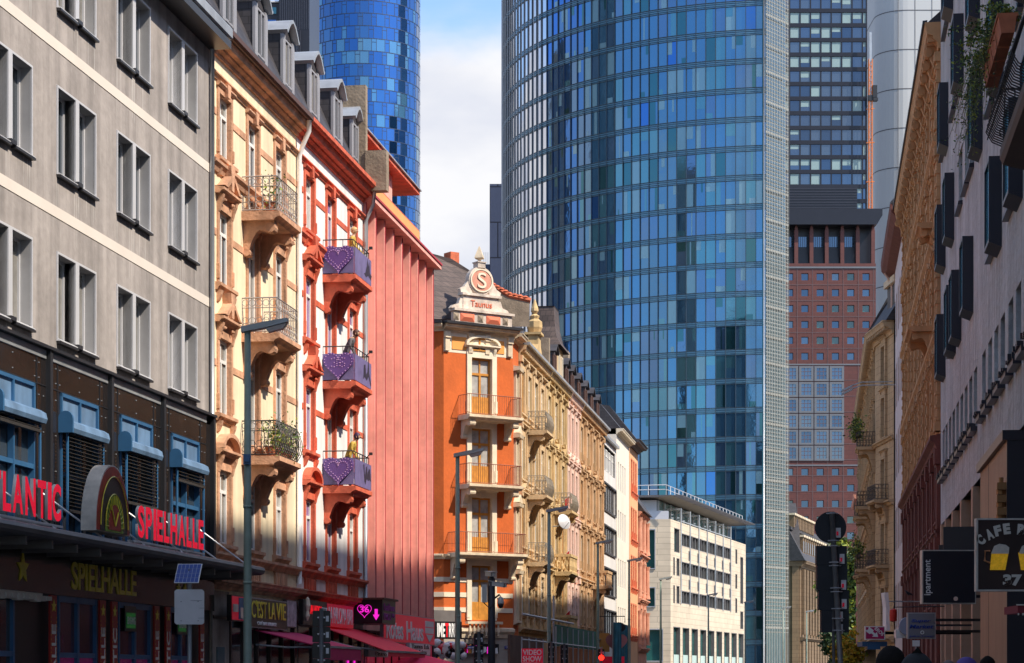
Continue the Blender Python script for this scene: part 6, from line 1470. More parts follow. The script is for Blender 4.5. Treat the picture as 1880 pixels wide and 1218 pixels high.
for i, (Y, k) in enumerate(((483, 0), (497, 0))):
    xx, z = RF.at(1610, Y, 2.2); mb = MB(); x0_ = 0
    mb.tube([(1.0 + i, 0, z + .5), (1.0 + i, -2.0, z + .5), (1.0 + i, -2.6, z + .3)], .035, 5); mb.build('arm', m_zinc, t)
    mb = MB(); mb.prism([(-2.5, z + .38), (-3.2, z + .05), (-3.25, z - .1), (-2.6, z + .2)], .9 + i, 1.15 + i); mb.build('lamp_head', m_zinc, t)

# ================================================================== SIGNS, AWNINGS, SHOPS (LEFT)
def board(fr, Xa, Xb, Yt, Yb, w, m_face, m_edge, label, thick=.12, name='shop_sign', cat='shop sign', group=None):
    xa, za = fr.at(Xa, Yb, w); xb, zb = fr.at(Xa, Yt, w); xc = fr.x(Xb, w)
    if xa > xc: xa, xc = xc, xa
    root = thing(name, label, cat, fr.wp(xa, w), fr.a, group); W = xc - xa
    MB().box(0, W, .0, thick, za, zb).build('case', m_edge, root)
    MB().box(.03, W - .03, -.012, -.001, za + .03, zb - .03).build('face', m_face, root)
    return root, W, za, zb
m_mag = M('magenta_awning_cloth', (.5, .015, .10), .75, var=.1, scale=3); m_awr = M('red_awning_cloth', (.80, .03, .055), .75, var=.08, scale=3)
m_signbr = M('dark_brown_sign', (.045, .025, .02), .35, var=.1); m_signrd = M('red_sign_face', (.75, .015, .05), .35, var=.06, emis=.08); m_signbk = M('black_sign_face', (.012, .012, .014), .3, var=.1)
m_neonp = M('magenta_neon', (.85, .02, .55), .4, var=0, emis=.6); m_photo = M('photo_print', (.38, .33, .36), .5, var=.6, scale=6); m_brite = M('bright_white_lettering', (.8, .8, .78), .4, var=0)
m_redneon = M('red_neon_lettering', (.85, .01, .02), .4, var=0, emis=.4)
s, W, za, zb = board(LF, 457, 526, 1096, 1152, .3, m_signbr, m_zinc, "dark brown C'EST LA VIE cafe bar lounge sign above the cream house shop")
hh = zb - za; fit_text("C'EST LA", W*.62, hh*.58, m_gold, s, (W*.05, -.02, za + hh*.33)); fit_text('VIE', W*.26, hh*.58, m_gold, s, (W*.70, -.02, za + hh*.33)); fit_text('CAFÉ BAR LOUNGE', W*.5, hh*.15, m_brite, s, (W*.2, -.02, za + hh*.1))
s, W, za, zb = board(LF, 526.5, 544, 1101, 1152, .3, m_photo, m_signbr, "grey photo panel at the right end of the C'EST LA VIE sign")
s, W, za, zb = board(LF, 425, 447, 1092, 1140, .4, m_signrd, m_signbk, 'colourful red and blue shop panel partly behind the nearest lamp post')
MB().box(W*.55, W*.95, -.03, -.013, za + .05, zb - .05).build('blue_strip', m_bluefr, s); MB().box(W*.66, W*.84, -.045, -.031, za + .08, zb - .3).build('pale_figure_print', m_pksill, s); MB().box(.05, W*.45, -.04, -.013, za + (zb - za)*.35, za + (zb - za)*.65).build('cream_panel', m_cream, s)
s, W, za, zb = board(LF, 556, 600, 1100, 1147, .3, m_signbk, m_signbk, 'black casino sign with red lettering and the white word CITY')
hh = zb - za; fit_text('ALADIN', W*.45, hh*.35, m_redneon, s, (W*.28, -.02, za + hh*.45)); fit_text('CITY', W*.22, hh*.35, m_brite, s, (W*.76, -.02, za + hh*.42)); mb = MB(); mb.lathe(W*.12, -.05, [(.02, za + .12), (.07, za + .25), (.04, za + .4), (.09, za + .55), (.05, za + .75), (0, za + .8)], 8); mb.build('figure_emblem', m_creamhi, s)
s, W, za, zb = board(LF, 600.8, 648.5, 1108, 1150, .32, m_signrd, m_signrd, 'red LA PALOMA BAR sign under the red and white house')
hh = zb - za; fit_text('LA PALOMA BAR', W*.92, hh*.72, m_brite, s, (W*.04, -.02, za + hh*.14))
# black corner light box
bx0, bz0 = LF.at(649, 1146, 0); xf0 = LF.x(702, .97)
lb_ = thing('light_box', 'black box sign with magenta heart 36 and down arrow', 'illuminated sign', LF.wp(xf0, .97), AL)
zt_ = LF.at(702, 1101, .97)[1]; zb_ = LF.at(702, 1145, .97)[1]; Lb = LF.x(726, .97) - xf0
MB().box(0, Lb, 0, .97, zb_, zt_).build('case', m_signbk, lb_); MB().box(-.08, Lb + .08, -.08, 1.2, zt_, zt_ + .06).build('lid', m_brown, lb_)
hp = heart(.58, (zb_ + zt_)/2 + .04, .24, 40); mb = MB(); mb.tube([(-.012, y, z) for y, z in hp + [hp[0]]], .009, 4); mb.build('neon_heart', m_neonp, lb_)
fit_text('36', .3, .2, m_neonp, lb_, (-.012, .73, (zb_ + zt_)/2 - .03), (R(90), 0, R(-90)), bold=.02)
ah = (zb_ + zt_)/2; mb = MB(); mb.add([(-.01, y, z) for y, z in ((.25, ah + .08), (.15, ah + .08), (.15, ah - .1), (.09, ah - .1), (.2, ah - .28), (.31, ah - .1), (.25, ah - .1))], [tuple(range(7))]); mb.build('arrow', m_neonp, lb_)
m_dimp = M('dim_purple_print', (.28, .05, .26), .5, var=.1)
fit_text('Laufhaus', Lb*.8, .24, m_dimp, lb_, (Lb*.1, -.02, zt_ - .34)); fit_text('EROS', Lb*.5, .22, m_dimp, lb_, (Lb*.1, -.02, zb_ + .12)); fit_text('36', Lb*.2, .14, m_dimp, lb_, (Lb*.68, -.02, zb_ + .22))
# fix mirrored side text: rotate so it reads from the camera side
s, W, za, zb = board(LF, 704, 797.5, 1123, 1179, .5, m_signrd, m_zinc, 'large red Rotes Haus sign under the pink building')
zb2 = LF.at(797, 1134, .5)[1]
hh = zb - za; fit_text('Rotes', W*.31, hh*.66, m_wh, s, (W*.04, -.02, za + hh*.12), bold=.02); fit_text('Haus', W*.34, hh*.66, m_wh, s, (W*.41, -.02, za + hh*.12), bold=.02)
for k, (tx, z0) in enumerate((('KRAUSE', .66), ('ENDSTATION', .42))): MB().box(W*.79, W*.97, -.03, -.013, za + hh*z0, za + hh*(z0 + .21)).build('white_panel', m_wh, s)
mb = MB(); mb.prism([(W*.8, za + hh*.38), (W*.96, za + hh*.38), (W*.88, za + hh*.1)][::-1], -.03, -.013, 'y'); mb.build('white_triangle', m_wh, s)
s, W, za, zb = board(LF, 676, 712, 1183, 1206, .8, m_wh, m_zinc, 'white Eck Bistro sign partly behind the red awning')
hh = zb - za; fit_text('Taunus Eck', W*.75, hh*.36, m_signbk, s, (W*.2, -.02, za + hh*.56)); fit_text('Bistro', W*.55, hh*.36, m_signbk, s, (W*.35, -.02, za + hh*.1))
s, W, za, zb = board(LF, 752, 789.5, 1180, 1203, .8, m_wh, m_zinc, 'white Taunus Eck Imbiss sign under the Rotes Haus sign')
hh = zb - za; fit_text('Taunus Eck', W*.85, hh*.36, m_signbk, s, (W*.08, -.02, za + hh*.56)); fit_text('Imbiss', W*.6, hh*.36, m_signbk, s, (W*.2, -.02, za + hh*.1))
def awning(Xa, Xb, Yt, w1, drop, m, label, valance=.25):
    xa, z = LF.at(Xa, Yt, .1); xb = LF.x(Xb, .1); root = thing('awning', label, 'awning', LF.wp(xa), AL); W = xb - xa
    mb = MB(); mb.add([(0, -.1, z), (W, -.1, z), (W, -w1, z - drop), (0, -w1, z - drop), (0, -.1, z - .03), (W, -.1, z - .03), (W, -w1, z - drop - .03), (0, -w1, z - drop - .03)], [(3, 2, 1, 0), (4, 5, 6, 7), (0, 1, 5, 4), (1, 2, 6, 5), (3, 0, 4, 7)]); mb.build('cloth', m, root)
    MB().box(0, W, -w1 - .015, -w1, z - drop - valance, z - drop).build('valance', m, root); MB().box(-.02, W + .02, -w1 - .03, -w1 + .05, z - drop - .03, z - drop + .03).build('front_bar', m_zinc, root)
    mb = MB(); [mb.tube([(x, -.1, z - .4), (x, -w1*.5, z - drop*.5 - .25), (x, -w1, z - drop)], .025, 5) for x in (.1, W - .1)]; mb.build('folding_arm', m_zinc, root)
awning(468, 548, 1156, 1.9, .45, m_mag, "magenta awning below the C'EST LA VIE sign", .35)
awning(592, 668, 1150, 2.1, .75, m_awr, 'bright red sloping awning below the LA PALOMA BAR sign', .15)
# shopfronts of the left town houses (parts of the houses)
for root, W, name in ((cream, CW, 'c'), (redh, RW, 'r'), (pink, PW, 'p')):
    mb = MB(); mb.box(.05 if name != 'c' else 1.5, W - .1, -.03, .0, .2, 3.0); sf = mb.build('shopfront', m_shopdk, root); mb = MB()
    for k in range(int(W/1.3)): xx = 1.6 + k*1.3; mb.box(xx - .05, xx + .05, -.09, -.03, 0, 3.05)
    mb.box(.05, W - .1, -.09, -.03, 3.0, 3.08); mb.build('shop_frame', m_signbr, root)
m_conc2 = M('stained_grey_stone', (.26, .22, .19), .9, var=.35, scale=1.5, streak=.3)
mb = MB(); mb.box(.02, 1.5, -.06, .0, 0, 3.7); mb.build('stone_pier', m_conc2, cream); MB().box(.35, 1.0, -.09, -.06, .8, 2.3).build('blue_grey_window', M('blue_grey_glass', (.09, .15, .17), .2, var=.2), cream)
mb = MB()
mb.add([(RW*.75, -.06, .3), (RW*.75 + 1.1, -.06, .3), (RW*.75 + 1.1, -.06, 2.3), (RW*.75 + .95, -.06, 2.3), (RW*.75 + .95, -.06, .3)], [])
a = RW*.72
mb.box(a, a + .08, -.07, -.03, .2, 2.25); mb.box(a + .9, a + .98, -.07, -.03, .2, 2.25); mb.box(a + .08, a + .9, -.07, -.03, 2.17, 2.25); mb.build('neon_door_frame', m_neonp, redh)
MB().box(.4, PW - .3, -.05, -.03, 2.0, 2.9).build('lit_shop_window', M('red_lit_window', (.4, .02, .05), .3, var=.5, scale=2, emis=.15), pink)
# parasol
p = pix(770, 1203, 77); par = thing('parasol', 'bright pink-red parasol below the Taunus Eck Imbiss sign', 'parasol', (p[0], p[1], 0))
mb = MB(); n = 8; apex = (0, 0, p[2] + .05); rimz = p[2] - .35
for i in range(n): a0, a1 = 2*math.pi*i/n, 2*math.pi*(i+1)/n; mb.add([apex, (1.55*math.cos(a0), 1.55*math.sin(a0), rimz), (1.4*math.cos((a0+a1)/2), 1.4*math.sin((a0+a1)/2), rimz + .03), (1.55*math.cos(a1), 1.55*math.sin(a1), rimz)], [(0, 1, 2, 3)]); mb.add([(1.55*math.cos(a0), 1.55*math.sin(a0), rimz), (1.4*math.cos((a0+a1)/2), 1.4*math.sin((a0+a1)/2), rimz + .03), (1.55*math.cos(a1), 1.55*math.sin(a1), rimz), (1.55*math.cos(a1), 1.55*math.sin(a1), rimz - .18), (1.4*math.cos((a0+a1)/2), 1.4*math.sin((a0+a1)/2), rimz - .15), (1.55*math.cos(a0), 1.55*math.sin(a0), rimz - .18)], [(0, 5, 4, 1), (1, 4, 3, 2)])
mb.build('canopy', M('pink_red_cloth', (.75, .01, .09), .7, var=.05), par); MB().tube([(0, 0, 0), (0, 0, p[2])], .03, 8).build('pole', m_zinc, par); MB().lathe(0, 0, [(.35, 0), (.35, .08), (.06, .12)], 12).build('base', m_zinc, par)
# balloons
m_bal = [M('white_balloon', (.75, .74, .72), .25, var=0, spec=.8), M('red_balloon', (.75, .01, .02), .25, var=0, spec=.8), M('black_balloon', (.015, .015, .015), .25, var=0, spec=.8)]
cb = pix(795, 1195, 84); n = 0
bl_me = []
for m in m_bal:
    b = MB(); b.lathe(0, 0, [(.005, -.17), (.03, -.165), (.02, -.15), (.1, -.09), (.15, .0), (.155, .06), (.12, .13), (.06, .165), (.0, .175)], 12); bl_me.append(b.mesh('balloon', m, True))
bal = thing('balloon_garland', 'garland of red, white and black balloons at the corner left of the green lamp post', 'balloons', (cb[0], cb[1], 0))
for i in range(44):
    if i < 9: X, Y, mi, sc = [(803, 1183, 0, 1.2), (811, 1192, 1, 1.75), (802, 1198, 0, 1.2), (798, 1192, 2, 1.3), (812, 1204, 0, 1.1), (818, 1195, 0, 1.2), (808, 1183, 2, .9), (820, 1188, 0, 1.0), (799, 1203, 2, 1.1)][i]
    else: X = 819 + (i - 9)*.95; ring_ = (i // 3) % 4; mi = (2, 0, 1, 0)[ring_]; Y = 1196 + (-9, 0, 8)[i % 3] + random.uniform(-2, 2); sc = 1.0
    q = pix(X, Y, 84 + random.uniform(-.15, .15)); inst('balloon', bl_me[mi], bal, (q[0] - cb[0], q[1] - cb[1], q[2]), (R(random.uniform(-40, 40)), R(random.uniform(-40, 40)), 0), (sc,)*3)
# black shop block with letters at the street corner, purple kiosk front
s, W, za, zb = board(CF, 797, 848, 1141, 1173, 3.0, m_signbk, m_signbk, 'black corner shop sign with tall white and red letters left of the orange house', thick=.4)
hh = zb - za; fit_text('IME', W*.28, hh*.8, m_brite, s, (W*.1, -.02, za + hh*.1), bold=.03); fit_text('T', W*.1, hh*.8, m_redneon, s, (W*.4, -.02, za + hh*.1), bold=.03); fit_text('RRE', W*.28, hh*.8, m_brite, s, (W*.52, -.02, za + hh*.1), bold=.03)
MB().box(0, W, .05, .4, zb, zb + .5).build('grey_hood', m_canopy, s)
s, W, za, zb = board(CF, 843, 916, 1182, 1200, .25, m_signbk, m_signbk, 'dark kiosk fascia with pink and orange pictures on the orange corner house')
hh = zb - za
for k in range(9): MB().prism([(W*(.12 + k*.095), za), (W*(.2 + k*.095), za + hh*random.uniform(.0, .3)), (W*(.19 + k*.095), za + hh*random.uniform(.6, 1)), (W*(.13 + k*.095), za + hh*random.uniform(.5, .9))], -.04 - k*.002, -.013, 'y').build('lit_picture', [m_neonp, m_apri, m_brite][k % 3], s)
def wall_sign(fr, X, Y, w, sw, sh, txt, m_f, label, name='street_name_sign', cat='street sign'):
    x, z = fr.at(X, Y, w); root = thing(name, label, cat, fr.wp(x, w), fr.a); MB().box(-sw/2, sw/2, -.02, .0, z - sh/2, z + sh/2).build('plate', m_f, root); fit_text(txt, sw*.84, sh*.62, m_brite, root, (-sw*.42, -.025, z - sh*.3)); return root
m_bluesg = M('blue_enamel_sign', (.02, .045, .28), .3, var=0)
wall_sign(CF, 937, 1189, .05, .66, .14, 'Elbestraße', m_bluesg, 'blue Elbestraße street name sign on the right of the orange house corner')
wall_sign(CF, 862, 1189, .4, .66, .14, 'Elbestraße', m_bluesg, 'blue Elbestraße street name sign over the kiosk door of the orange house')
p = pix(977, 1203, 84); vs = thing('video_sign', 'red square VIDEO SHOW sign before the scaffold', 'sign', (p[0], p[1], 0))
MB().box(-.42, .42, 0, .18, 1.6 + (HZ - 1217)*.021, 1.6 + (HZ - 1191)*.021).build('case', m_signrd, vs)
for tx, Y0 in (('VIDEO', 1203), ('SHOW', 1215)): fit_text(tx, .72, .21, m_brite, vs, (-.36, -.012, 1.6 + (HZ - Y0)*.021), bold=.02)
MB().box(-.42, -.4, -.012, 0, 2.1, 2.62).build('white_edge', m_brite, vs); mb = MB(); mb.tube([(0, .1, 0), (0, .1, 2.1)], .04, 6); mb.build('post', m_zinc, vs)
p = pix(956, 1176, 98); root = thing('street_sign_post', 'grey street name post right of the orange house with a small white plate', 'street sign', (p[0], p[1], 0)); MB().tube([(0, 0, 0), (0, 0, p[2] + .1)], .04, 6).build('post', m_zinc, root); MB().box(.03, .35, -.02, .02, p[2] - .1, p[2] + .08).build('plate', m_alul, root)
# scaffold and hoardings in front of the stone houses
m_rust = M('rusty_hoarding', (.38, .14, .04), .8, var=.35, scale=1.5, streak=.3); m_grnet = M('green_hoarding_panel', (.03, .15, .10), .7, var=.2); m_tealp = M('teal_tarpaulin', (.01, .13, .19), .7, var=.4, scale=2, streak=.5); m_dkbr = M('dark_brown_hoarding', (.13, .075, .05), .8, var=.3, scale=1)
xa = LF.x(958, 2.2); xb = LF.x(1105, 2.2); sc_ = thing('scaffold', 'steel tube scaffold with rust and green hoarding panels in front of the stone houses', 'scaffold', LF.wp(xa, 2.2), AL); W = xb - xa
mb = MB()
for k in range(15): x = W*k/14; mb.tube([(x, 0, 0), (x, 0, 3.9 if 4 < k < 13 else 3.2)], .035, 5)
for z in (1.2, 2.1, 3.1): mb.tube([(0, 0, z), (W, 0, z)], .035, 5)
mb.tube([(-.5, -.1, 4.15), (W*.55, -.1, 4.15)], .05, 5); mb.tube([(W*.33, 0, 0), (W*.33, 0, 5.3)], .05, 5); mb.build('tube_frame', m_zinc, sc_)
MB().box(W*.35, W*.9, .08, .12, 0, 2.95).build('rust_panel', m_rust, sc_); MB().box(W*.36, W*.95, .1, .14, 2.98, 4.0).build('green_panel', m_grnet, sc_); MB().box(0, W*.34, .5, .6, 0, 3.3).build('brown_panel', m_dkbr, sc_)
xa = LF.x(1128, 1.5); xb = LF.x(1156, 1.5); t = thing('tarpaulin', 'teal tarpaulin hanging over the shop of the slot-window building', 'tarpaulin', LF.wp(xa, 1.5), AL); mb = MB(); n = 30; W = xb - xa
for i in range(n): x0_, x1_ = W*i/n, W*(i+1)/n; y0_, y1_ = .12*math.sin(i*1.7), .12*math.sin((i+1)*1.7); mb.quad((x0_, y0_, .3), (x1_, y1_, .3), (x1_, y1_, 4.9), (x0_, y0_, 4.9))
mb.build('cloth', m_tealp, t); mb = MB(); [mb.tube([(x, .1, 0), (x, .1, 4.9)], .04, 5) for x in (0, W/2, W)]; mb.build('post', m_zinc, t)
s, W, za, zb = board(LF, 1024, 1040, 1147, 1176, .5, M('dark_blue_star_sign', (.02, .03, .12), .4, var=.1), m_zinc, 'dark blue sign with white stars behind the third lamp post')
mb = MB()
for i in range(3):
    for j in range(3): mb.box(W*(.2 + .28*i) - .12, W*(.2 + .28*i) + .12, -.03, -.013, za + (zb - za)*(.45 + .18*j) - .04, za + (zb - za)*(.45 + .18*j) + .04)
mb.build('stars', m_brite, s)
x, z = LF.at(1113, 1152, .6); t = thing('shop_sign', 'black oval hanging sign under the ribbon-window building', 'shop sign', LF.wp(x, 1.4), 0); mb = MB(); mb.prism([(.5*math.cos(2*math.pi*i/20)*.9, z + .32*math.sin(2*math.pi*i/20)) for i in range(20)][::-1], 0, .1, 'y'); mb.build('plate', m_signbk, t); MB().tube([(.4, .05, z + .3), (.4, .05, z + .7), (-1.2, .4, z + .7)], .03, 5).build('bracket', m_black, t)
x, z = LF.at(1112, 1180, .5); t = thing('heart_sign', 'pink and orange heart-shaped sign panel below the black oval sign', 'sign', LF.wp(x, 1.2), 0); hp = heart(0, z, .75); MB().prism(hp, 0, .08, 'y').build('heart', M('dusty_pink_sign', (.55, .18, .17), .6, var=.2), t); MB().box(-1.15, -.45, .02, .1, z - .6, z + .6).build('orange_panel', m_apri, t); MB().box(-1.1, .5, -.05, .03, z - 1.4, z - .9).build('red_panel', m_signrd, t)
MB().tube([(0, .1, 0), (0, .1, z)], .04, 5).build('post', m_zinc, t)
# ---------- traffic lights (seen from behind)
def tlight(X, Yt, d, hw, label, lamps=3, red=False, sticker=True):
    p = pix(X, Yt, d); root = thing('traffic_light', label, 'traffic light', (p[0], p[1], 0), R(4), 'traffic lights along the street'); top = p[2]
    MB().tube([(0, -.02, 0), (0, -.02, top + .0)], .045 if hw > .1 else .04, 8).build('pole', m_zinc, root, smooth=True)
    z = top - .05
    for k in range(lamps):
        mb = MB(); z0 = z - .33; mb.prism([(-hw, z0), (hw, z0), (hw, z - .02), (hw - .03, z), (-hw + .03, z), (-hw, z - .02)], .04, .24, 'y'); mb.build('lamp_case', m_signbk, root)
        if sticker: MB().box(hw*.5, hw*.82, .03, .038, z0 + .1, z0 + .22).build('sticker', m_alul, root)
        z -= .34
    mb = MB(); [mb.tube([(-.08, 0, top - q), (.08, 0, top - q)], .018, 5) for q in (.2, .55, .8, 1.1)]; mb.build('clamp', m_alul, root)
    return root
tlight(590, 1117, 46, .19, 'black traffic light seen from behind in front of the red awning', 4)
tlight(879, 1160, 60, .13, 'dark traffic light left of the dark camera mast', 3)
tlight(1012, 1178, 78, .12, 'dark traffic light directly right of the third lamp post', 3, sticker=False)
tlight(1036, 1182, 80, .14, 'traffic light between the VIDEO SHOW sign and the rust hoarding', 3, sticker=False)
t = tlight(1104, 1190, 96, .14, 'traffic light beside the fourth lamp post with glowing red lamp', 1)
p = pix(1101, 1208, 96); o = MB().prism([(.12*math.cos(2*math.pi*i/14), 2.37 + .12*math.sin(2*math.pi*i/14)) for i in range(14)], -.1, .02, 'y').build('red_lamp', M('red_signal_lamp', (.9, .02, .01), .4, var=0, emis=2.0), t)
# ---------- CCTV mast
p = pix(902.5, 1052, 55); mast = thing('camera_mast', 'dark mast with white surveillance cameras in front of the orange corner house', 'camera mast', (p[0], p[1], 0)); zt_ = p[2]
m_dmast = M('dark_mast_paint', (.035, .035, .045), .5, var=.1)
mb = MB(); mb.lathe(0, 0, [(.10, 0), (.09, zt_ - .15), (.05, zt_ - .1), (.05, zt_)], 12); mb.build('mast', m_dmast, mast, smooth=True)
m_cam = M('camera_housing_white', (.52, .5, .47), .4, var=.08)
def camera_box(x, z, L, ang, pitch):
    mb = MB(); mb.box(-L/2, L/2, -.07, .07, -.05, .06); mb.box(-L/2 - .04, L/2 + .07, -.08, .08, .06, .075); mb.lathe(L/2 + .02, 0, [(.045, -.04), (.045, .04)], 8)
    o = mb.build('camera', m_cam, mast, (x, -.05, z), (0, R(pitch), R(ang))); MB().box(L/2, L/2 + .015, -.05, .05, -.035, .045).build('lens', m_black, o)
camera_box(-.03, zt_ - .04, .3, -60, 5); camera_box(.14, zt_ - .3, .38, -15, 8)
mb = MB(); mb.box(-.24, -.12, -.1, .1, zt_ - .75, zt_ - .3); mb.build('junction_box', m_cam, mast)
mb = MB(); mb.tube([(0, 0, zt_ - .2), (.12, 0, zt_ - .26)], .02, 5); mb.tube([(0, 0, zt_ - .7), (.2, -.02, zt_ - .55), (.22, -.02, zt_ - .6)], .025, 6); mb.tube([(-.2, 0, zt_ - .75), (-.05, -.1, zt_ - .9), (.08, -.08, zt_ - .75)], .015, 5); mb.build('bracket', m_black, mast)
mb = MB(); mb.lathe(.23, -.02, [(.02, zt_ - .6), (.07, zt_ - .64), (.085, zt_ - .76), (.085, zt_ - .78)], 12); dm = mb.build('dome_camera', m_cam, mast, smooth=True)
mb = MB(); mb.lathe(.23, -.02, [(.078, zt_ - .78), (.07, zt_ - .84), (.04, zt_ - .89), (0, zt_ - .9)], 12); mb.build('dome_glass', m_black, dm, smooth=True)
# ---------- parking machine display with solar panel
p = pix(348, 1218, 35); pm = thing('solar_info_panel', 'weathered white panel on a post under a small blue solar panel', 'info panel', (p[0], p[1], 0), R(6))
MB().tube([(0, 0.04, 0), (0, 0.04, 3.3)], .035, 8).build('post', m_zinc, pm, smooth=True)
mb = MB(); z0, z1 = zq(1147, 35), zq(1083, 35); hw = .235; r_ = .03
mb.prism([(-hw + r_, z0), (hw - r_, z0), (hw, z0 + r_), (hw, z1 - r_), (hw - r_, z1), (-hw + r_, z1), (-hw, z1 - r_), (-hw, z0 + r_)][::-1], -.1, .0, 'y'); bxo = mb.build('white_box', M('weathered_white_plastic', (.46, .44, .44), .5, var=.08, scale=4), pm)
mb = MB(); [mb.lathe(x, -.102, [(0, z), (.008, z + .004), (.008, z + .012), (0, z + .016)], 6) for x in (-.13, .14) for z in (z0 + .05, z1 - .2)]; mb.box(.14, .23, -.103, -.1, z0 + .1, z0 + .104); mb.box(.16, .235, -.103, -.1, z0 + .26, z0 + .264); mb.box(.02, .2, -.103, -.1, z1 - .18, z1 - .176); mb.build('screws_and_scratches', m_black, bxo)
a = Matrix.Translation((-.02, -.02, zq(1053, 35))) @ Matrix.Rotation(R(-12), 4, 'Z') @ Matrix.Rotation(R(52), 4, 'X')
mb = MB(); mb.box(-.2, .2, -.2, .2, -.012, .0); mb.xf(a @ Matrix.Shear('XY', 4, (0, 0))); sp_ = mb.build('solar_panel', m_alul, pm)
mb = MB(); 
for i in range(6):
    for j in range(4): mb.box(-.19 + i*.0635, -.132 + i*.0635, -.19 + j*.096, -.1 + j*.096, .001, .004)
mb.xf(a); mb.build('solar_cells', M('solar_cell_blue', (.025, .05, .2), .15, .2, var=.1), sp_)
# ================================================================== RIGHT SIGNS
def facing_sign(X0, X1, Y0, Y1, d, label, mf, me_, th=.2, arm=True, name='shop_sign', rz=0, cat='shop sign'):
    a = pix(X0, Y1, d); b = pix(X1, Y0, d); root = thing(name, label, cat, (a[0], a[1], 0), rz); W = b[0] - a[0]; z0, z1 = a[2], b[2]
    MB().box(0, W, 0, th, z0, z1).build('case', me_, root); MB().box(.03, W - .03, -.01, -.001, z0 + .03, z1 - .03).build('face', mf, root)
    if arm: mb = MB(); L = (RV*d + 4.75) - b[0] + .3; mb.box(W, W + max(L, .2), th*.3, th*.7, z1 - .25, z1 - .17); mb.box(W, W + max(L, .2), th*.3, th*.7, z0 + .17, z0 + .25); mb.build('bracket', m_black, root)
    return root, W, z0, z1
m_ipd = M('midnight_sign_panel', (.012, .015, .024), .4, var=.05)
s, W, z0, z1 = facing_sign(1693, 1792, 1010, 1109, 60, 'large square midnight-blue sign with the word ipartment set vertically', m_ipd, m_cream, .35)
fit_text('ipartment', (z1 - z0)*.66, W*.15, m_brite, s, (W*.19, -.015, z0 + (z1 - z0)*.16), (R(90), R(-90), 0), bold=.01)
mb = MB(); mb.prism([(W*.62 + .06*math.cos(2*math.pi*i/16), z0 + .14 + .06*math.sin(2*math.pi*i/16)) for i in range(16)][::-1], -.03, -.012, 'y'); mb.build('round_sticker', m_pksill, s)
m_ckbr = M('dark_wood_print', (.035, .018, .014), .5, var=.5, scale=.9)
s, W, z0, z1 = facing_sign(1792, 1918, 952, 1086, 38, 'framed CAFE BAR sign with two beer mugs and the number 37', m_ckbr, m_cream, .15, name='cafe_sign')
mb = MB(); mb.box(0, W, -.03, 0, z0, z0 + .03); mb.box(0, W, -.03, 0, z1 - .03, z1); mb.box(0, .03, -.03, 0, z0 + .03, z1 - .03); mb.box(W - .03, W, -.03, 0, z0 + .03, z1 - .03); mb.build('frame', m_cream, s)
px1 = 38/FP
def S(X, Y): return ((X - 1792)*px1, zq(Y, 38))
txt = 'CAFE BAR'; cxx, czz = S(1860, 1078)
pos = [(1807, 991, 42), (1820, 981, 25), (1833, 974, 14), (1848, 970, 7), None, (1872, 970, -5), (1886, 975, -14), (1900, 984, -25)]
m_crl = M('cream_lettering', (.62, .58, .5), .5, var=.05)
for ch, q in zip(txt, pos):
    if q: x, z = S(q[0], q[1] + 10); fit_text(ch, .12, .19, m_crl, s, (x - .05, -.02, z - .02), (R(90), R(-q[2]), 0), bold=.06)
m_beer = M('amber_beer', (.72, .40, .02), .3, var=.35, scale=14, emis=.12); m_foam = M('beer_foam', (.62, .55, .46), .6, var=.15, scale=10)
for X, fl_ in ((1834, 1), (1885, -1)):
    a_ = [(X - 14, 1015), (X + 17, 1015), (X + 11 , 1047), (X - 17, 1047)] if fl_ > 0 else [(X - 16, 1015), (X + 14, 1015), (X + 17, 1047), (X - 11, 1047)]
    MB().prism([S(*q) for q in a_], -.03, -.012, 'y').build('beer_mug', m_beer, s)
    mb = MB(); mb.prism([S(X - 15, 1017), S(X - 9, 1003), S(X, 999), S(X + 12, 1001), S(X + 18, 1006), S(X + 17, 1017)][::-1], -.04, -.012, 'y'); mb.build('foam', m_foam, s)
    mb = MB(); hx = X - 17 if fl_ > 0 else X + 17
    mb.tube([(S(hx, 1012)[0], -.035, S(hx, 1012)[1]), (S(hx - 9*fl_, 1012)[0], -.035, S(0, 1012)[1]), (S(hx - 10*fl_, 1030)[0], -.035, S(0, 1030)[1]), (S(hx, 1034)[0], -.035, S(0, 1034)[1])], .018, 6); mb.build('mug_handle', M('hand_print', (.5, .2, .08), .5, var=.4, scale=20), s)
x, z = S(1841, 1076); fit_text('37', .33, .2, m_crl, s, (x, -.02, z), bold=.05)
s, W, z0, z1 = facing_sign(1666, 1718, 1125, 1173, 62, 'grey Super Market sign with blue italic lettering', M('grey_sign_panel', (.20, .20, .23), .5, var=.05), m_zinc, .15)
m_blt = M('blue_sign_lettering', (.02, .06, .32), .4, var=0)
h_ = z1 - z0; fit_text('Super', W*.7, h_*.15, m_blt, s, (W*.13, -.015, z0 + h_*.6), shear=.25, bold=.02); fit_text('Market', W*.86, h_*.15, m_blt, s, (W*.06, -.015, z0 + h_*.39), shear=.25, bold=.02); fit_text('Jaffna Tower', W*.86, h_*.09, m_blt, s, (W*.06, -.015, z0 + h_*.04), shear=.2)
mb = MB(); mb.ring(W*.52, -.02, z0 + h_*.24, .045, .02, 14, .02); mb.build('emblem_ring', m_brite, s)
s, W, z0, z1 = facing_sign(1588, 1625, 1150, 1175, 68, 'magenta EROS sign with a white slanting arrow', M('magenta_sign_face', (.42, .01, .10), .4, var=.05), m_wh, .12)
h_ = z1 - z0; fit_text('EROS', W*.52, h_*.26, m_brite, s, (W*.46, -.015, z0 + h_*.78), (R(90), R(42), 0), bold=.02)
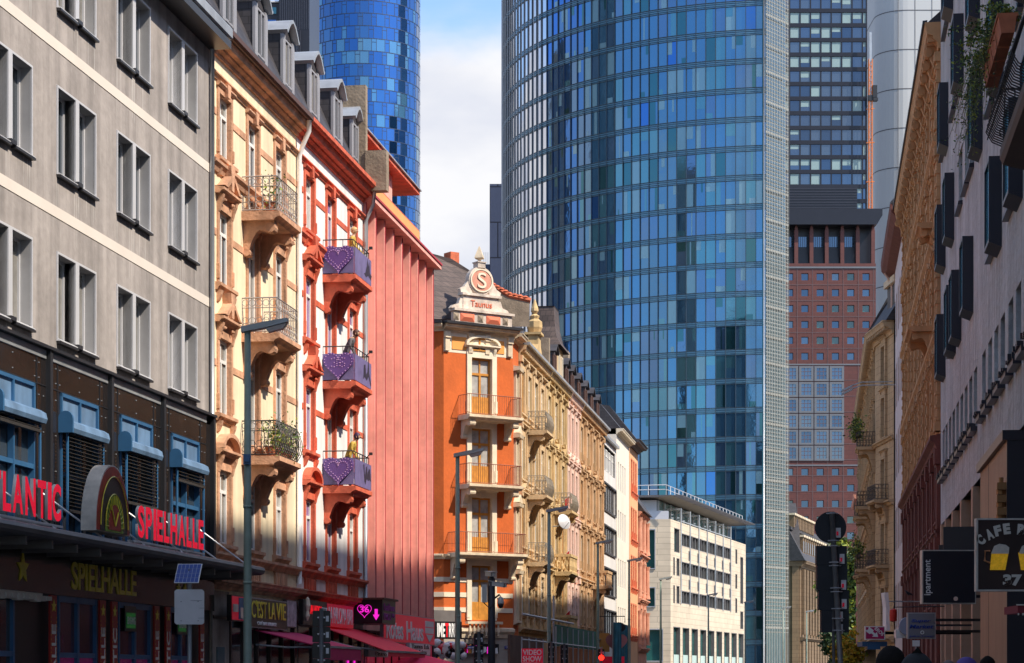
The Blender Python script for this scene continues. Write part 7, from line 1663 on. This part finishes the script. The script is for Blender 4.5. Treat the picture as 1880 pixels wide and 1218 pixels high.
mb = MB(); c_, s2 = math.cos(R(-42)), math.sin(R(-42)); pts = [(-.26, -.1), (-.05, -.1), (-.02, -.04), (.08, -.04), (.08, -.12), (.24, 0), (.08, .12), (.08, .04), (-.02, .04), (-.05, .1), (-.26, .1), (-.2, 0)]
mb.prism([(W*.38 + (x*c_ - y*s2)*.95, z0 + h_*.5 + (x*s2 + y*c_)*.8) for x, y in pts], -.02, -.011, 'y'); mb.build('arrow', m_brite, s)
mb = MB(); mb.box(-.05, W + .1, .2, 1.2, z0 - .2, z0 - .05); mb.box(.1, .5, .1, .2, z0 - .3, z0 - .1); mb.build('blue_lit_strip', m_bluefr, s)
# round pale sign and stacked white sign near it
p = pix(1668, 1150, 66); t = thing('round_sign', 'round pale blue-grey sign left of the Super Market sign', 'sign', (p[0], p[1], 0)); MB().prism([(.28*math.cos(2*math.pi*i/24), p[2] + .28*math.sin(2*math.pi*i/24)) for i in range(24)][::-1], 0, .15, 'y').build('disc', M('pale_blue_grey', (.3, .32, .42), .5, var=.05), t); MB().box(-.35, .1, .15, .5, p[2] - .35, p[2] - .1).build('base_box', m_wh, t); MB().box(0, 3.2, .05, .12, p[2], p[2] + .06).build('bracket', m_black, t)
p = pix(1626, 1085, 85); t = thing('vertical_sign', 'tall narrow white blank neon case on the beige corner house', 'sign', (p[0], p[1], 0)); mb = MB(); mb.prism([(-.05, zq(1088, 85)), (.1, zq(1088, 85)), (.16, zq(1115, 85)), (.14, zq(1130, 85)), (.18, zq(1158, 85)), (.02, zq(1158, 85)), (.02, zq(1115, 85))][::-1], 0, .8, 'y'); mb.build('case', m_wh, t); MB().box(.1, 3.6, .3, .4, zq(1105, 85), zq(1103, 85)).build('bracket', m_zinc, t)
p = pix(1640, 1130, 80); t = thing('lantern', 'red round paper lantern under a black bracket on the right pavement side', 'lantern', (p[0], p[1], 0)); mb = MB(); mb.lathe(0, 0, [(.06, p[2] - .24), (.13, p[2] - .2), (.14, p[2]), (.13, p[2] + .2), (.06, p[2] + .24)], 14); mb.build('shade', M('red_paper', (.5, .02, .01), .5, var=.1), t); MB().tube([(0, 0, p[2] + .2), (0, 0, p[2] + .3), (3.2, 0, p[2] + .35)], .02, 5).build('bracket', m_black, t)
p = pix(1682, 1181, 60); t = thing('small_notice', 'small white notice below the Super Market sign', 'notice', (p[0], p[1], 0)); MB().box(-.1, .1, 0, .02, zq(1187, 60), zq(1176, 60)).build('plate', m_wh, t); MB().tube([(0, .03, 0), (0, .03, zq(1176, 60))], .02, 5).build('post', m_zinc, t)
# small cafe awning at the right edge
p = pix(1860, 1130, 33); t = thing('awning', 'small dark red fringed awning under the cafe sign at the right edge', 'awning', (p[0], p[1], 0)); mb = MB(); mb.box(0, 1.6, -.3, .6, zq(1127, 33), zq(1113, 33)); mb.build('cloth', M('wine_red_cloth', (.2, .02, .03), .8, var=.1), t); mb = MB(); mb.box(-.02, 1.6, -.34, -.3, zq(1113, 33), zq(1111, 33)); [mb.box(k*.07, k*.07 + .02, -.31, -.3, zq(1131, 33), zq(1127, 33)) for k in range(20)]; mb.build('fringe', m_crl, t); MB().box(1.4, 1.5, .5, .6, 0, zq(1113, 33)).build('post', m_black, t)
# pigeon on the ledge
p = pix(1668, 1094, 88); t = thing('pigeon', 'dark pigeon perched on the red sandstone ledge beside the midnight-blue sign', 'pigeon', (p[0], p[1], p[2]), R(200))
def skin_mesh(name, verts, edges, radii, mats, sub=2, matf=None):
    me = bpy.data.meshes.new(name); me.from_pydata([Vector(v) for v in verts], edges, []); o = bpy.data.objects.new(name, me); COL.objects.link(o)
    md = o.modifiers.new('skin', 'SKIN'); md.use_smooth_shade = True
    lay = me.skin_vertices[0].data if me.skin_vertices else None
    if lay is None:
        bm_ = __import__('bmesh').new(); bm_.from_mesh(me); bm_.verts.layers.skin.verify(); bm_.to_mesh(me); bm_.free(); lay = me.skin_vertices[0].data
    for i, r in enumerate(radii): lay[i].radius = (r, r) if not isinstance(r, tuple) else r
    lay[0].use_root = True
    sb = o.modifiers.new('sub', 'SUBSURF'); sb.levels = sub; sb.render_levels = sub
    bpy.context.view_layer.update()
    res = bpy.data.meshes.new_from_object(o.evaluated_get(bpy.context.evaluated_depsgraph_get())); bpy.data.objects.remove(o)
    res.materials.clear()
    for m in mats: res.materials.append(m)
    for p_ in res.polygons:
        p_.use_smooth = True
        p_.material_index = matf(p_.center) if matf else 0
    return res
inst('body', skin_mesh('body', [(0, 0, .1), (.09, 0, .14), (.13, 0, .2), (.17, 0, .2), (-.1, 0, .07), (-.22, 0, .03), (0, .03, .0), (0, -.03, .0)], [(0, 1), (1, 2), (2, 3), (0, 4), (4, 5), (0, 6), (0, 7)], [.065, .05, .03, .01, .045, .02, .008, .008], [m_dmast]), t)

# ================================================================== TRAFFIC SIGN SEEN FROM BEHIND
p = pix(1543, 1218, 40); ts = thing('traffic_sign', 'back of a round traffic sign with black boards on a slightly leaning grey pole', 'traffic sign', (p[0], p[1], 0)); px_ = 40/FP
def T(X, Y): return ((X - 1543)*px_, zq(Y, 40))
m_sback = M('dark_sign_back', (.022, .024, .028), .6, var=.2, scale=3); m_galv = M('galvanised_pole', (.30, .29, .28), .45, .5, var=.25, scale=3, streak=.2)
mb = MB(); mb.tube([(.02 + .05, 0, 0), (T(1543, 1218)[0], 0, T(1543, 1218)[1]), (T(1527, 940)[0], 0, T(1527, 940)[1])], .05, 12); mb.build('pole', m_galv, ts, smooth=True)
mb = MB(); mb.tube([(T(1534, 1218)[0], .1, 0), (T(1531, 1120)[0], .1, T(1531, 1120)[1])], .03, 8); mb.build('second_pole', m_galv, ts, smooth=True)
c = T(1526, 968); mb = MB(); mb.prism([(c[0] + .29*math.cos(2*math.pi*i/40), c[1] + .29*math.sin(2*math.pi*i/40)) for i in range(40)][::-1], .07, .1, 'y'); mb.build('round_plate', m_sback, ts)
for (X0, X1, Y0, Y1) in ((1500, 1556, 1002, 1037), (1501, 1557, 1037.5, 1084), (1504, 1560, 1084.5, 1120), (1509, 1560, 1120.5, 1161)):
    a, b = T(X0, Y1), T(X1, Y0); mb = MB(); mb.box(a[0], b[0], .08, .26, a[1], b[1]); mb.build('signal_case', m_sback, ts)
mb = MB()
for Y in (943, 993, 1003, 1033, 1039, 1080, 1087, 1118, 1136, 1158):
    c = T(1528 + (Y - 940)*.055, Y); mb.tube([(c[0] - .1, .05, c[1]), (c[0] - .04, -.05, c[1]), (c[0] + .04, -.05, c[1]), (c[0] + .11, .05, c[1])], .012, 5)
mb.build('clamp', m_alu, ts)
for X, Y in ((1540, 978), (1547, 1026), (1550, 1074), (1551, 1109), (1544, 1132), (1544, 1155)):
    c = T(X, Y); o = MB().box(c[0] - .045, c[0] + .045, .055 if Y < 1000 else .065, .0695 if Y < 1000 else .079, c[1] - .09, c[1] + .09).build('sticker', m_wh, ts); MB().box(c[0] - .035, c[0] - .0, .05, .054 if Y < 1000 else .064, c[1] - .05, c[1] + .02).build('sticker_print', m_signrd, o)
# ================================================================== TREES
def tree(x, y, h, r, label, mats, n=4200, sz=.16):
    root = thing('street_tree', label, 'tree', (x, y, 0)); mb = MB(); mb.tube([(0, 0, 0), (.05, 0, h*.25), (-.05, .1, h*.5), (.1, 0, h*.8)], .28, 8, r2=.08); limbs = []
    for k in range(9):
        a = random.uniform(0, 6.28); zz = h*random.uniform(.25, .6); e = (r*.75*math.cos(a), r*.75*math.sin(a), zz + h*random.uniform(.12, .35)); mb.tube([(0, 0, zz), (e[0]*.5, e[1]*.5, (zz + e[2])/2 + .2), e], .1, 5, r2=.03); limbs.append(e)
    mb.build('trunk', M('tree_bark', (.06, .045, .035), .9, var=.3, scale=4), root); cl = MB()
    cen = [(random.gauss(0, r*.42), random.gauss(0, r*.42), h*.62 + random.gauss(0, h*.17)) for _ in range(34)] + limbs
    for c in cen: leaf_cloud(cl, [c], n//len(cen), sz, r*.17, 9)
    cl.build('crown', mats, root)
p = pix(1568, 0, 236); tree(p[0], p[1], 16.4, 3.0, 'green street tree right of the traffic sign at the end of the street', m_leaf, 9000, .34)
yl = [M('yellow_autumn_leaf', (.55, .38, .02), .6, var=.3, scale=9), m_leaf[1], M('golden_leaf', (.42, .24, .02), .6, var=.3, scale=9)]
p = pix(1556, 0, 160); tree(p[0], p[1], 4.9, 1.1, 'small yellow autumn tree below the green street tree', yl, 2400, .17)
p = pix(1566, 0, 216); tree(p[0] - .5, p[1] + 8, 7.5, 1.3, 'dark low tree right of the traffic sign pole', [m_leaf[2], m_leaf[2], m_leaf[2]], 3000, .24)
# ================================================================== PEOPLE
m_skin = M('skin', (.45, .24, .16), .6, var=.06); m_skind = M('tanned_skin', (.30, .15, .09), .6, var=.06); m_hairb = M('black_hair', (.009, .007, .006), .95, var=.3, scale=30, spec=.15)
def body_mesh(H, top, leg, skin, lean=0.0, female=False, arms='down'):
    s = H/1.78; wsh = .17 if female else .2
    def L(x, y, z): # lean the upper body forward (towards -y) from the hips
        z *= s; x *= s; y *= s; hz = .95*s
        if z > hz and lean: a = lean; dz = z - hz; return (x, y*math.cos(a) - dz*math.sin(a), hz + dz*math.cos(a) + y*math.sin(a)*.2)
        return (x, y, z)
    V = [L(0, 0, .95), L(0, .0, 1.1), L(0, .0, 1.28), L(0, .01, 1.42), L(0, .0, 1.5), L(0, -.01, 1.56)]; Rr = [(.15, .11), (.135, .1), (.16, .11), (.12, .08), .055, .05]; E = [(0, 1), (1, 2), (2, 3), (3, 4), (4, 5)]
    V += [L(0, -.01, 1.62), L(0, -.015, 1.68), L(0, -.01, 1.735)]; Rr += [(.07, .085), (.078, .095), (.05, .06)]; E += [(5, 6), (6, 7), (7, 8)]
    for sg in (-1, 1):
        b = len(V); V += [L(sg*.1, 0, .86), L(sg*.1, -.01, .5), L(sg*.1, .02, .09), L(sg*.105, -.13, .04)]; Rr += [.085, .058, .042, .035]; E += [(0, b), (b, b+1), (b+1, b+2), (b+2, b+3)]
        b = len(V)
        if arms == 'down': pts = [(sg*wsh, .0, 1.4), (sg*(wsh + .05), .02, 1.13), (sg*(wsh + .06), -.04, .88)]
        else: pts = [(sg*wsh, .0, 1.4), (sg*(wsh + .05), -.1, 1.18), (sg*(wsh - .02), -.3, 1.02)]
        V += [L(*q) for q in pts]; Rr += [.055, .042, .028]; E += [(3, b), (b, b+1), (b+1, b+2)]
        w_ = Vector(V[-1]); dv = (w_ - Vector(V[-2])).normalized(); side = Vector((0, 1, 0)) if arms == 'down' else Vector((1, 0, 0))
        pb = len(V); V.append(tuple(w_ + dv*.06*s)); Rr.append((.035, .018)); E.append((b+2, pb))
        for f in range(4):
            o_ = side*(f - 1.5)*.022*s; k = len(V); L_ = (.06, .075, .07, .055)[f]*s; cv = Vector((-sg*.012, 0, 0)) if arms == 'down' else Vector((0, 0, -.015))
            V += [tuple(w_ + dv*.1*s + o_), tuple(w_ + dv*(.1*s + L_*.55) + o_ + cv*.6), tuple(w_ + dv*(.1*s + L_) + o_ + cv*1.8)]; Rr += [.010, .009, .007]; E += [(pb, k), (k, k+1), (k+1, k+2)]
        k = len(V); th = side*(-1.0)*.045*s; V += [tuple(w_ + dv*.05*s + th*.8), tuple(w_ + dv*.09*s + th*1.15)]; Rr += [.011, .009]; E += [(pb, k), (k, k+1)]
    head0 = Vector(L(0, 0, 1.5)); hip = .92*s
    def mf(c):
        d = (c - Vector(L(0, -.01, 1.6))).length
        if c.z > head0.z - .02 and d < .3: return 2
        for sg in (-1, 1):
            pass
        if c.z < hip and abs(c.x) < .17*s: return 1
        wr = [Vector(V[i]) for i in ()]
        return 0
    me = skin_mesh('body', V, E, Rr, [top, leg, skin, m_black], 2, mf)
    return me, Vector(L(0, -.01, 1.655)), lean
def person(x, y, H, rz, label, top, leg, skin, hair, style='short', lean=0.0, female=False, arms='down', z=0.0, cat='person', name='person', group=None):
    root = thing(name, label, cat, (x, y, z), rz, group); me, hc, ln_ = body_mesh(H, top, leg, skin, lean, female, arms); inst('body', me, root); s = H/1.78
    mb = MB(); n, k = 20, 12
    def blob(rx, ry, rz_, z0=-1.0, off=(0, 0, 0), front_cut=None, noise=.0):
        vs = []; fs = []
        for i in range(k + 1):
            ph = math.pi*(i/k)
            for j in range(n):
                th = 2*math.pi*j/n; x_, y_, z_ = math.sin(ph)*math.cos(th), math.sin(ph)*math.sin(th), math.cos(ph); q = 1 + random.uniform(-noise, noise)
                vs.append((hc.x + off[0] + x_*rx*q, hc.y + off[1] + y_*ry*q, hc.z + off[2] + max(z_, z0)*rz_*q))
        for i in range(k):
            for j in range(n):
                cy_ = (vs[i*n + j][1] - hc.y - off[1]); cz_ = (vs[i*n + j][2] - hc.z - off[2])
                if front_cut is not None and cy_ < -front_cut*ry and cz_ < rz_*.45: continue
                fs.append((i*n + j, i*n + (j+1) % n, (i+1)*n + (j+1) % n, (i+1)*n + j))
        return vs, fs
    # face details: nose, eyes, ears, mouth
    fm = MB(); fm.prism([(-.015*s, hc.z - .02*s), (.015*s, hc.z - .02*s), (0, hc.z + .03*s)], hc.y - .125*s, hc.y - .08*s, 'y')
    for sg in (-1, 1): fm.tube([(sg*.078*s, hc.y + .01, hc.z - .03*s), (sg*.092*s, hc.y + .015, hc.z), (sg*.088*s, hc.y + .02, hc.z + .03*s)], .014*s, 6)
    fm.build('nose_and_ears', skin, root, smooth=True)
    em = MB(); 
    for sg in (-1, 1): em.box(sg*.032*s - .012*s, sg*.032*s + .012*s, hc.y - .1*s, hc.y - .088*s, hc.z + .012*s, hc.z + .02*s)
    em.box(-.022*s, .022*s, hc.y - .1*s, hc.y - .085*s, hc.z - .05*s, hc.z - .043*s); em.build('eyes_and_mouth', m_black, root)
    if style in ('short', 'long', 'big'):
        q = {'short': (.088, .108, .118), 'long': (.098, .115, .125), 'big': (.115, .13, .135)}[style]
        vs, fs = blob(q[0]*s, q[1]*s, q[2]*s, -.35 if style == 'short' else -1.6 if style == 'long' else -.8, (0, .012, .02*s), .35, .035); mb.add(vs, fs); mb.build('hair', hair, root, smooth=True)
    elif style == 'hood':
        vs, fs = blob(.13*s, .15*s, .155*s, -1.5, (0, .01, .0), .55, .02); mb.add(vs, fs)
        mb.add([(hc.x - .05, hc.y + .02, hc.z + .13), (hc.x + .05, hc.y + .02, hc.z + .13), (hc.x, hc.y + .1, hc.z + .19)], [(0, 1, 2)]); mb.build('hood', top, root, smooth=True)
    elif style == 'cap':
        vs, fs = blob(.095*s, .115*s, .115*s, .1, (0, 0, .02*s)); mb.add(vs, fs); mb.prism([(hc.x - .07, hc.y - .09), (hc.x + .07, hc.y - .09), (hc.x + .06, hc.y - .19), (hc.x, hc.y - .21), (hc.x - .06, hc.y - .19)], hc.z + .03, hc.z + .045, 'z'); mb.build('cap', hair, root, smooth=True)
    elif style == 'bald': vs, fs = blob(.081*s, .1*s, .098*s, -.2, (0, .012, .008), .1); mb.add(vs, fs); mb.build('hair', hair, root, smooth=True)
    return root
m_coat = M('charcoal_jacket', (.018, .02, .024), .85, var=.15); m_blackc = M('black_hoodie', (.008, .008, .009), .9, var=.15); m_jean = M('dark_jeans', (.03, .04, .07), .85, var=.15); m_capp = M('purple_cap', (.075, .04, .2), .7, var=.05); m_greyh = M('cropped_grey_hair', (.12, .09, .08), .8, var=.2, scale=40)
def pers(X, Y, d, H, rz, *a, **k): p = pix(X, Y, d); return person(p[0], p[1], H, rz, *a, **k)
pers(1635, 0, 17, 1.80, R(180), 'person with full black hair in a charcoal jacket, walking away', m_coat, m_jean, m_skin, m_hairb, 'big')
pers(1683, 0, 16, 1.74, R(175), 'person in a black hooded top seen from behind', m_blackc, m_jean, m_skin, m_hairb, 'hood')
pers(1741, 0, 23, 1.78, R(190), 'person with cropped greying hair walking away', m_coat, m_jean, m_skind, m_greyh, 'bald')
pers(1776, 0, 20, 1.76, R(-70), 'person in a purple baseball cap turned to the left', m_coat, m_jean, m_skin, m_capp, 'cap')
pers(1813, 0, 24, 1.80, R(0), 'person with short black hair facing the camera under the cafe sign', m_coat, m_jean, m_skin, m_hairb, 'short')
# mannequins leaning on the red house balconies
m_mskin = M('mannequin_skin', (.55, .33, .2), .4, var=.05); m_blond = M('blonde_wig', (.62, .38, .16), .6, var=.2, scale=30); m_brunet = M('brown_wig', (.09, .03, .02), .6, var=.2, scale=30); m_purw = M('purple_wig', (.05, .015, .06), .6, var=.2, scale=30); m_ylt = M('yellow_top', (.5, .34, .06), .8, var=.1); m_gryd = M('grey_dress', (.12, .11, .12), .8, var=.1)
for z, hair, top, lab, off, rot, ln_ in ((13.62, m_blond, m_ylt, 'blonde mannequin in a yellow top on the highest purple-boarded balcony', 5.1, 0, R(12)), (10.42, m_brunet, m_gryd, 'brown-haired mannequin in a grey dress leaning over the balcony board marked 36', 4.3, R(0), R(40)), (7.28, m_purw, m_ylt, 'dark purple-haired mannequin in yellow leaning over the lowest heart balcony', 4.6, R(0), R(35))):
    wp_ = LF.wp(rx0 + off, .42); person(wp_[0], wp_[1], 1.70, AL + rot, lab, top, m_gryd, m_mskin, hair, 'long', ln_*.8, True, 'fwd', z=z + .12, cat='mannequin', name='mannequin')
# potted plants on the cream balconies
for z, n_, lab in ((7.28, 900, 'leafy plants filling the lowest iron balcony of the cream house'), (13.62, 120, 'small potted plant on the top iron balcony of the cream house')):
    wp_ = LF.wp(cx0 + 4.0, .8); root = thing('balcony_plant', lab, 'plant', (wp_[0], wp_[1], 0), AL); mb = MB()
    ks = (-.8, -.2, .4, .9) if n_ > 500 else (-.85,)
    for k in ks: mb.lathe(k, .1, [(.1, z), (.15, z + .25), (.17, z + .27), (.15, z + .28)], 10)
    mb.build('pot', m_tc, root)
    for k in ks: bush(root, (k, .05, z + .55), (.45, .3, .5), n_//len(ks), .045)
# ================================================================== TOWN TO THE SIDES AND BEHIND (mirrored in the glass)
m_twr = M('dark_tower_facade', (.10, .115, .12), .3, .3, brick=(1.6, 3.6, (.03, .035, .04), .6), var=.3, scale=.05)
m_twr2 = M('brown_tower_facade', (.20, .16, .12), .6, brick=(2.2, 3.4, (.06, .05, .04), .7), var=.2, scale=.05)
for (x, y, w, dpt, h, rz, m, lab) in ((-215, 262, 44, 30, 190, 75, m_twr, 'dark gridded tower outside the left edge, mirrored in the round glass tower'), (-200, 372, 40, 30, 150, 100, m_twr2, 'brown gridded tower outside the left edge, mirrored in the round glass tower'),
                                     (-196, 30, 40, 30, 150, 40, m_twr2, 'brown slab tower behind the camera on the left'), (-135, -150, 130, 30, 125, 20, m_twr, 'wide dark slab behind the camera on the left'), (-10, -190, 80, 30, 80, 5, m_twr2, 'lower brown block behind the camera')):
    t = thing('office_tower', lab, 'tower', (x, y, 0), R(rz)); MB().box(-w/2, w/2, -dpt/2, dpt/2, 0, h).build('wall', m, t); mb = MB()
    for k in range(int(w/3.2)): mb.box(-w/2 + k*3.2, -w/2 + k*3.2 + .4, -dpt/2 - .5, dpt/2 + .5, 0, h)
    mb.build('facade_pier', m_dkframe if m is m_twr else m_brn, t)
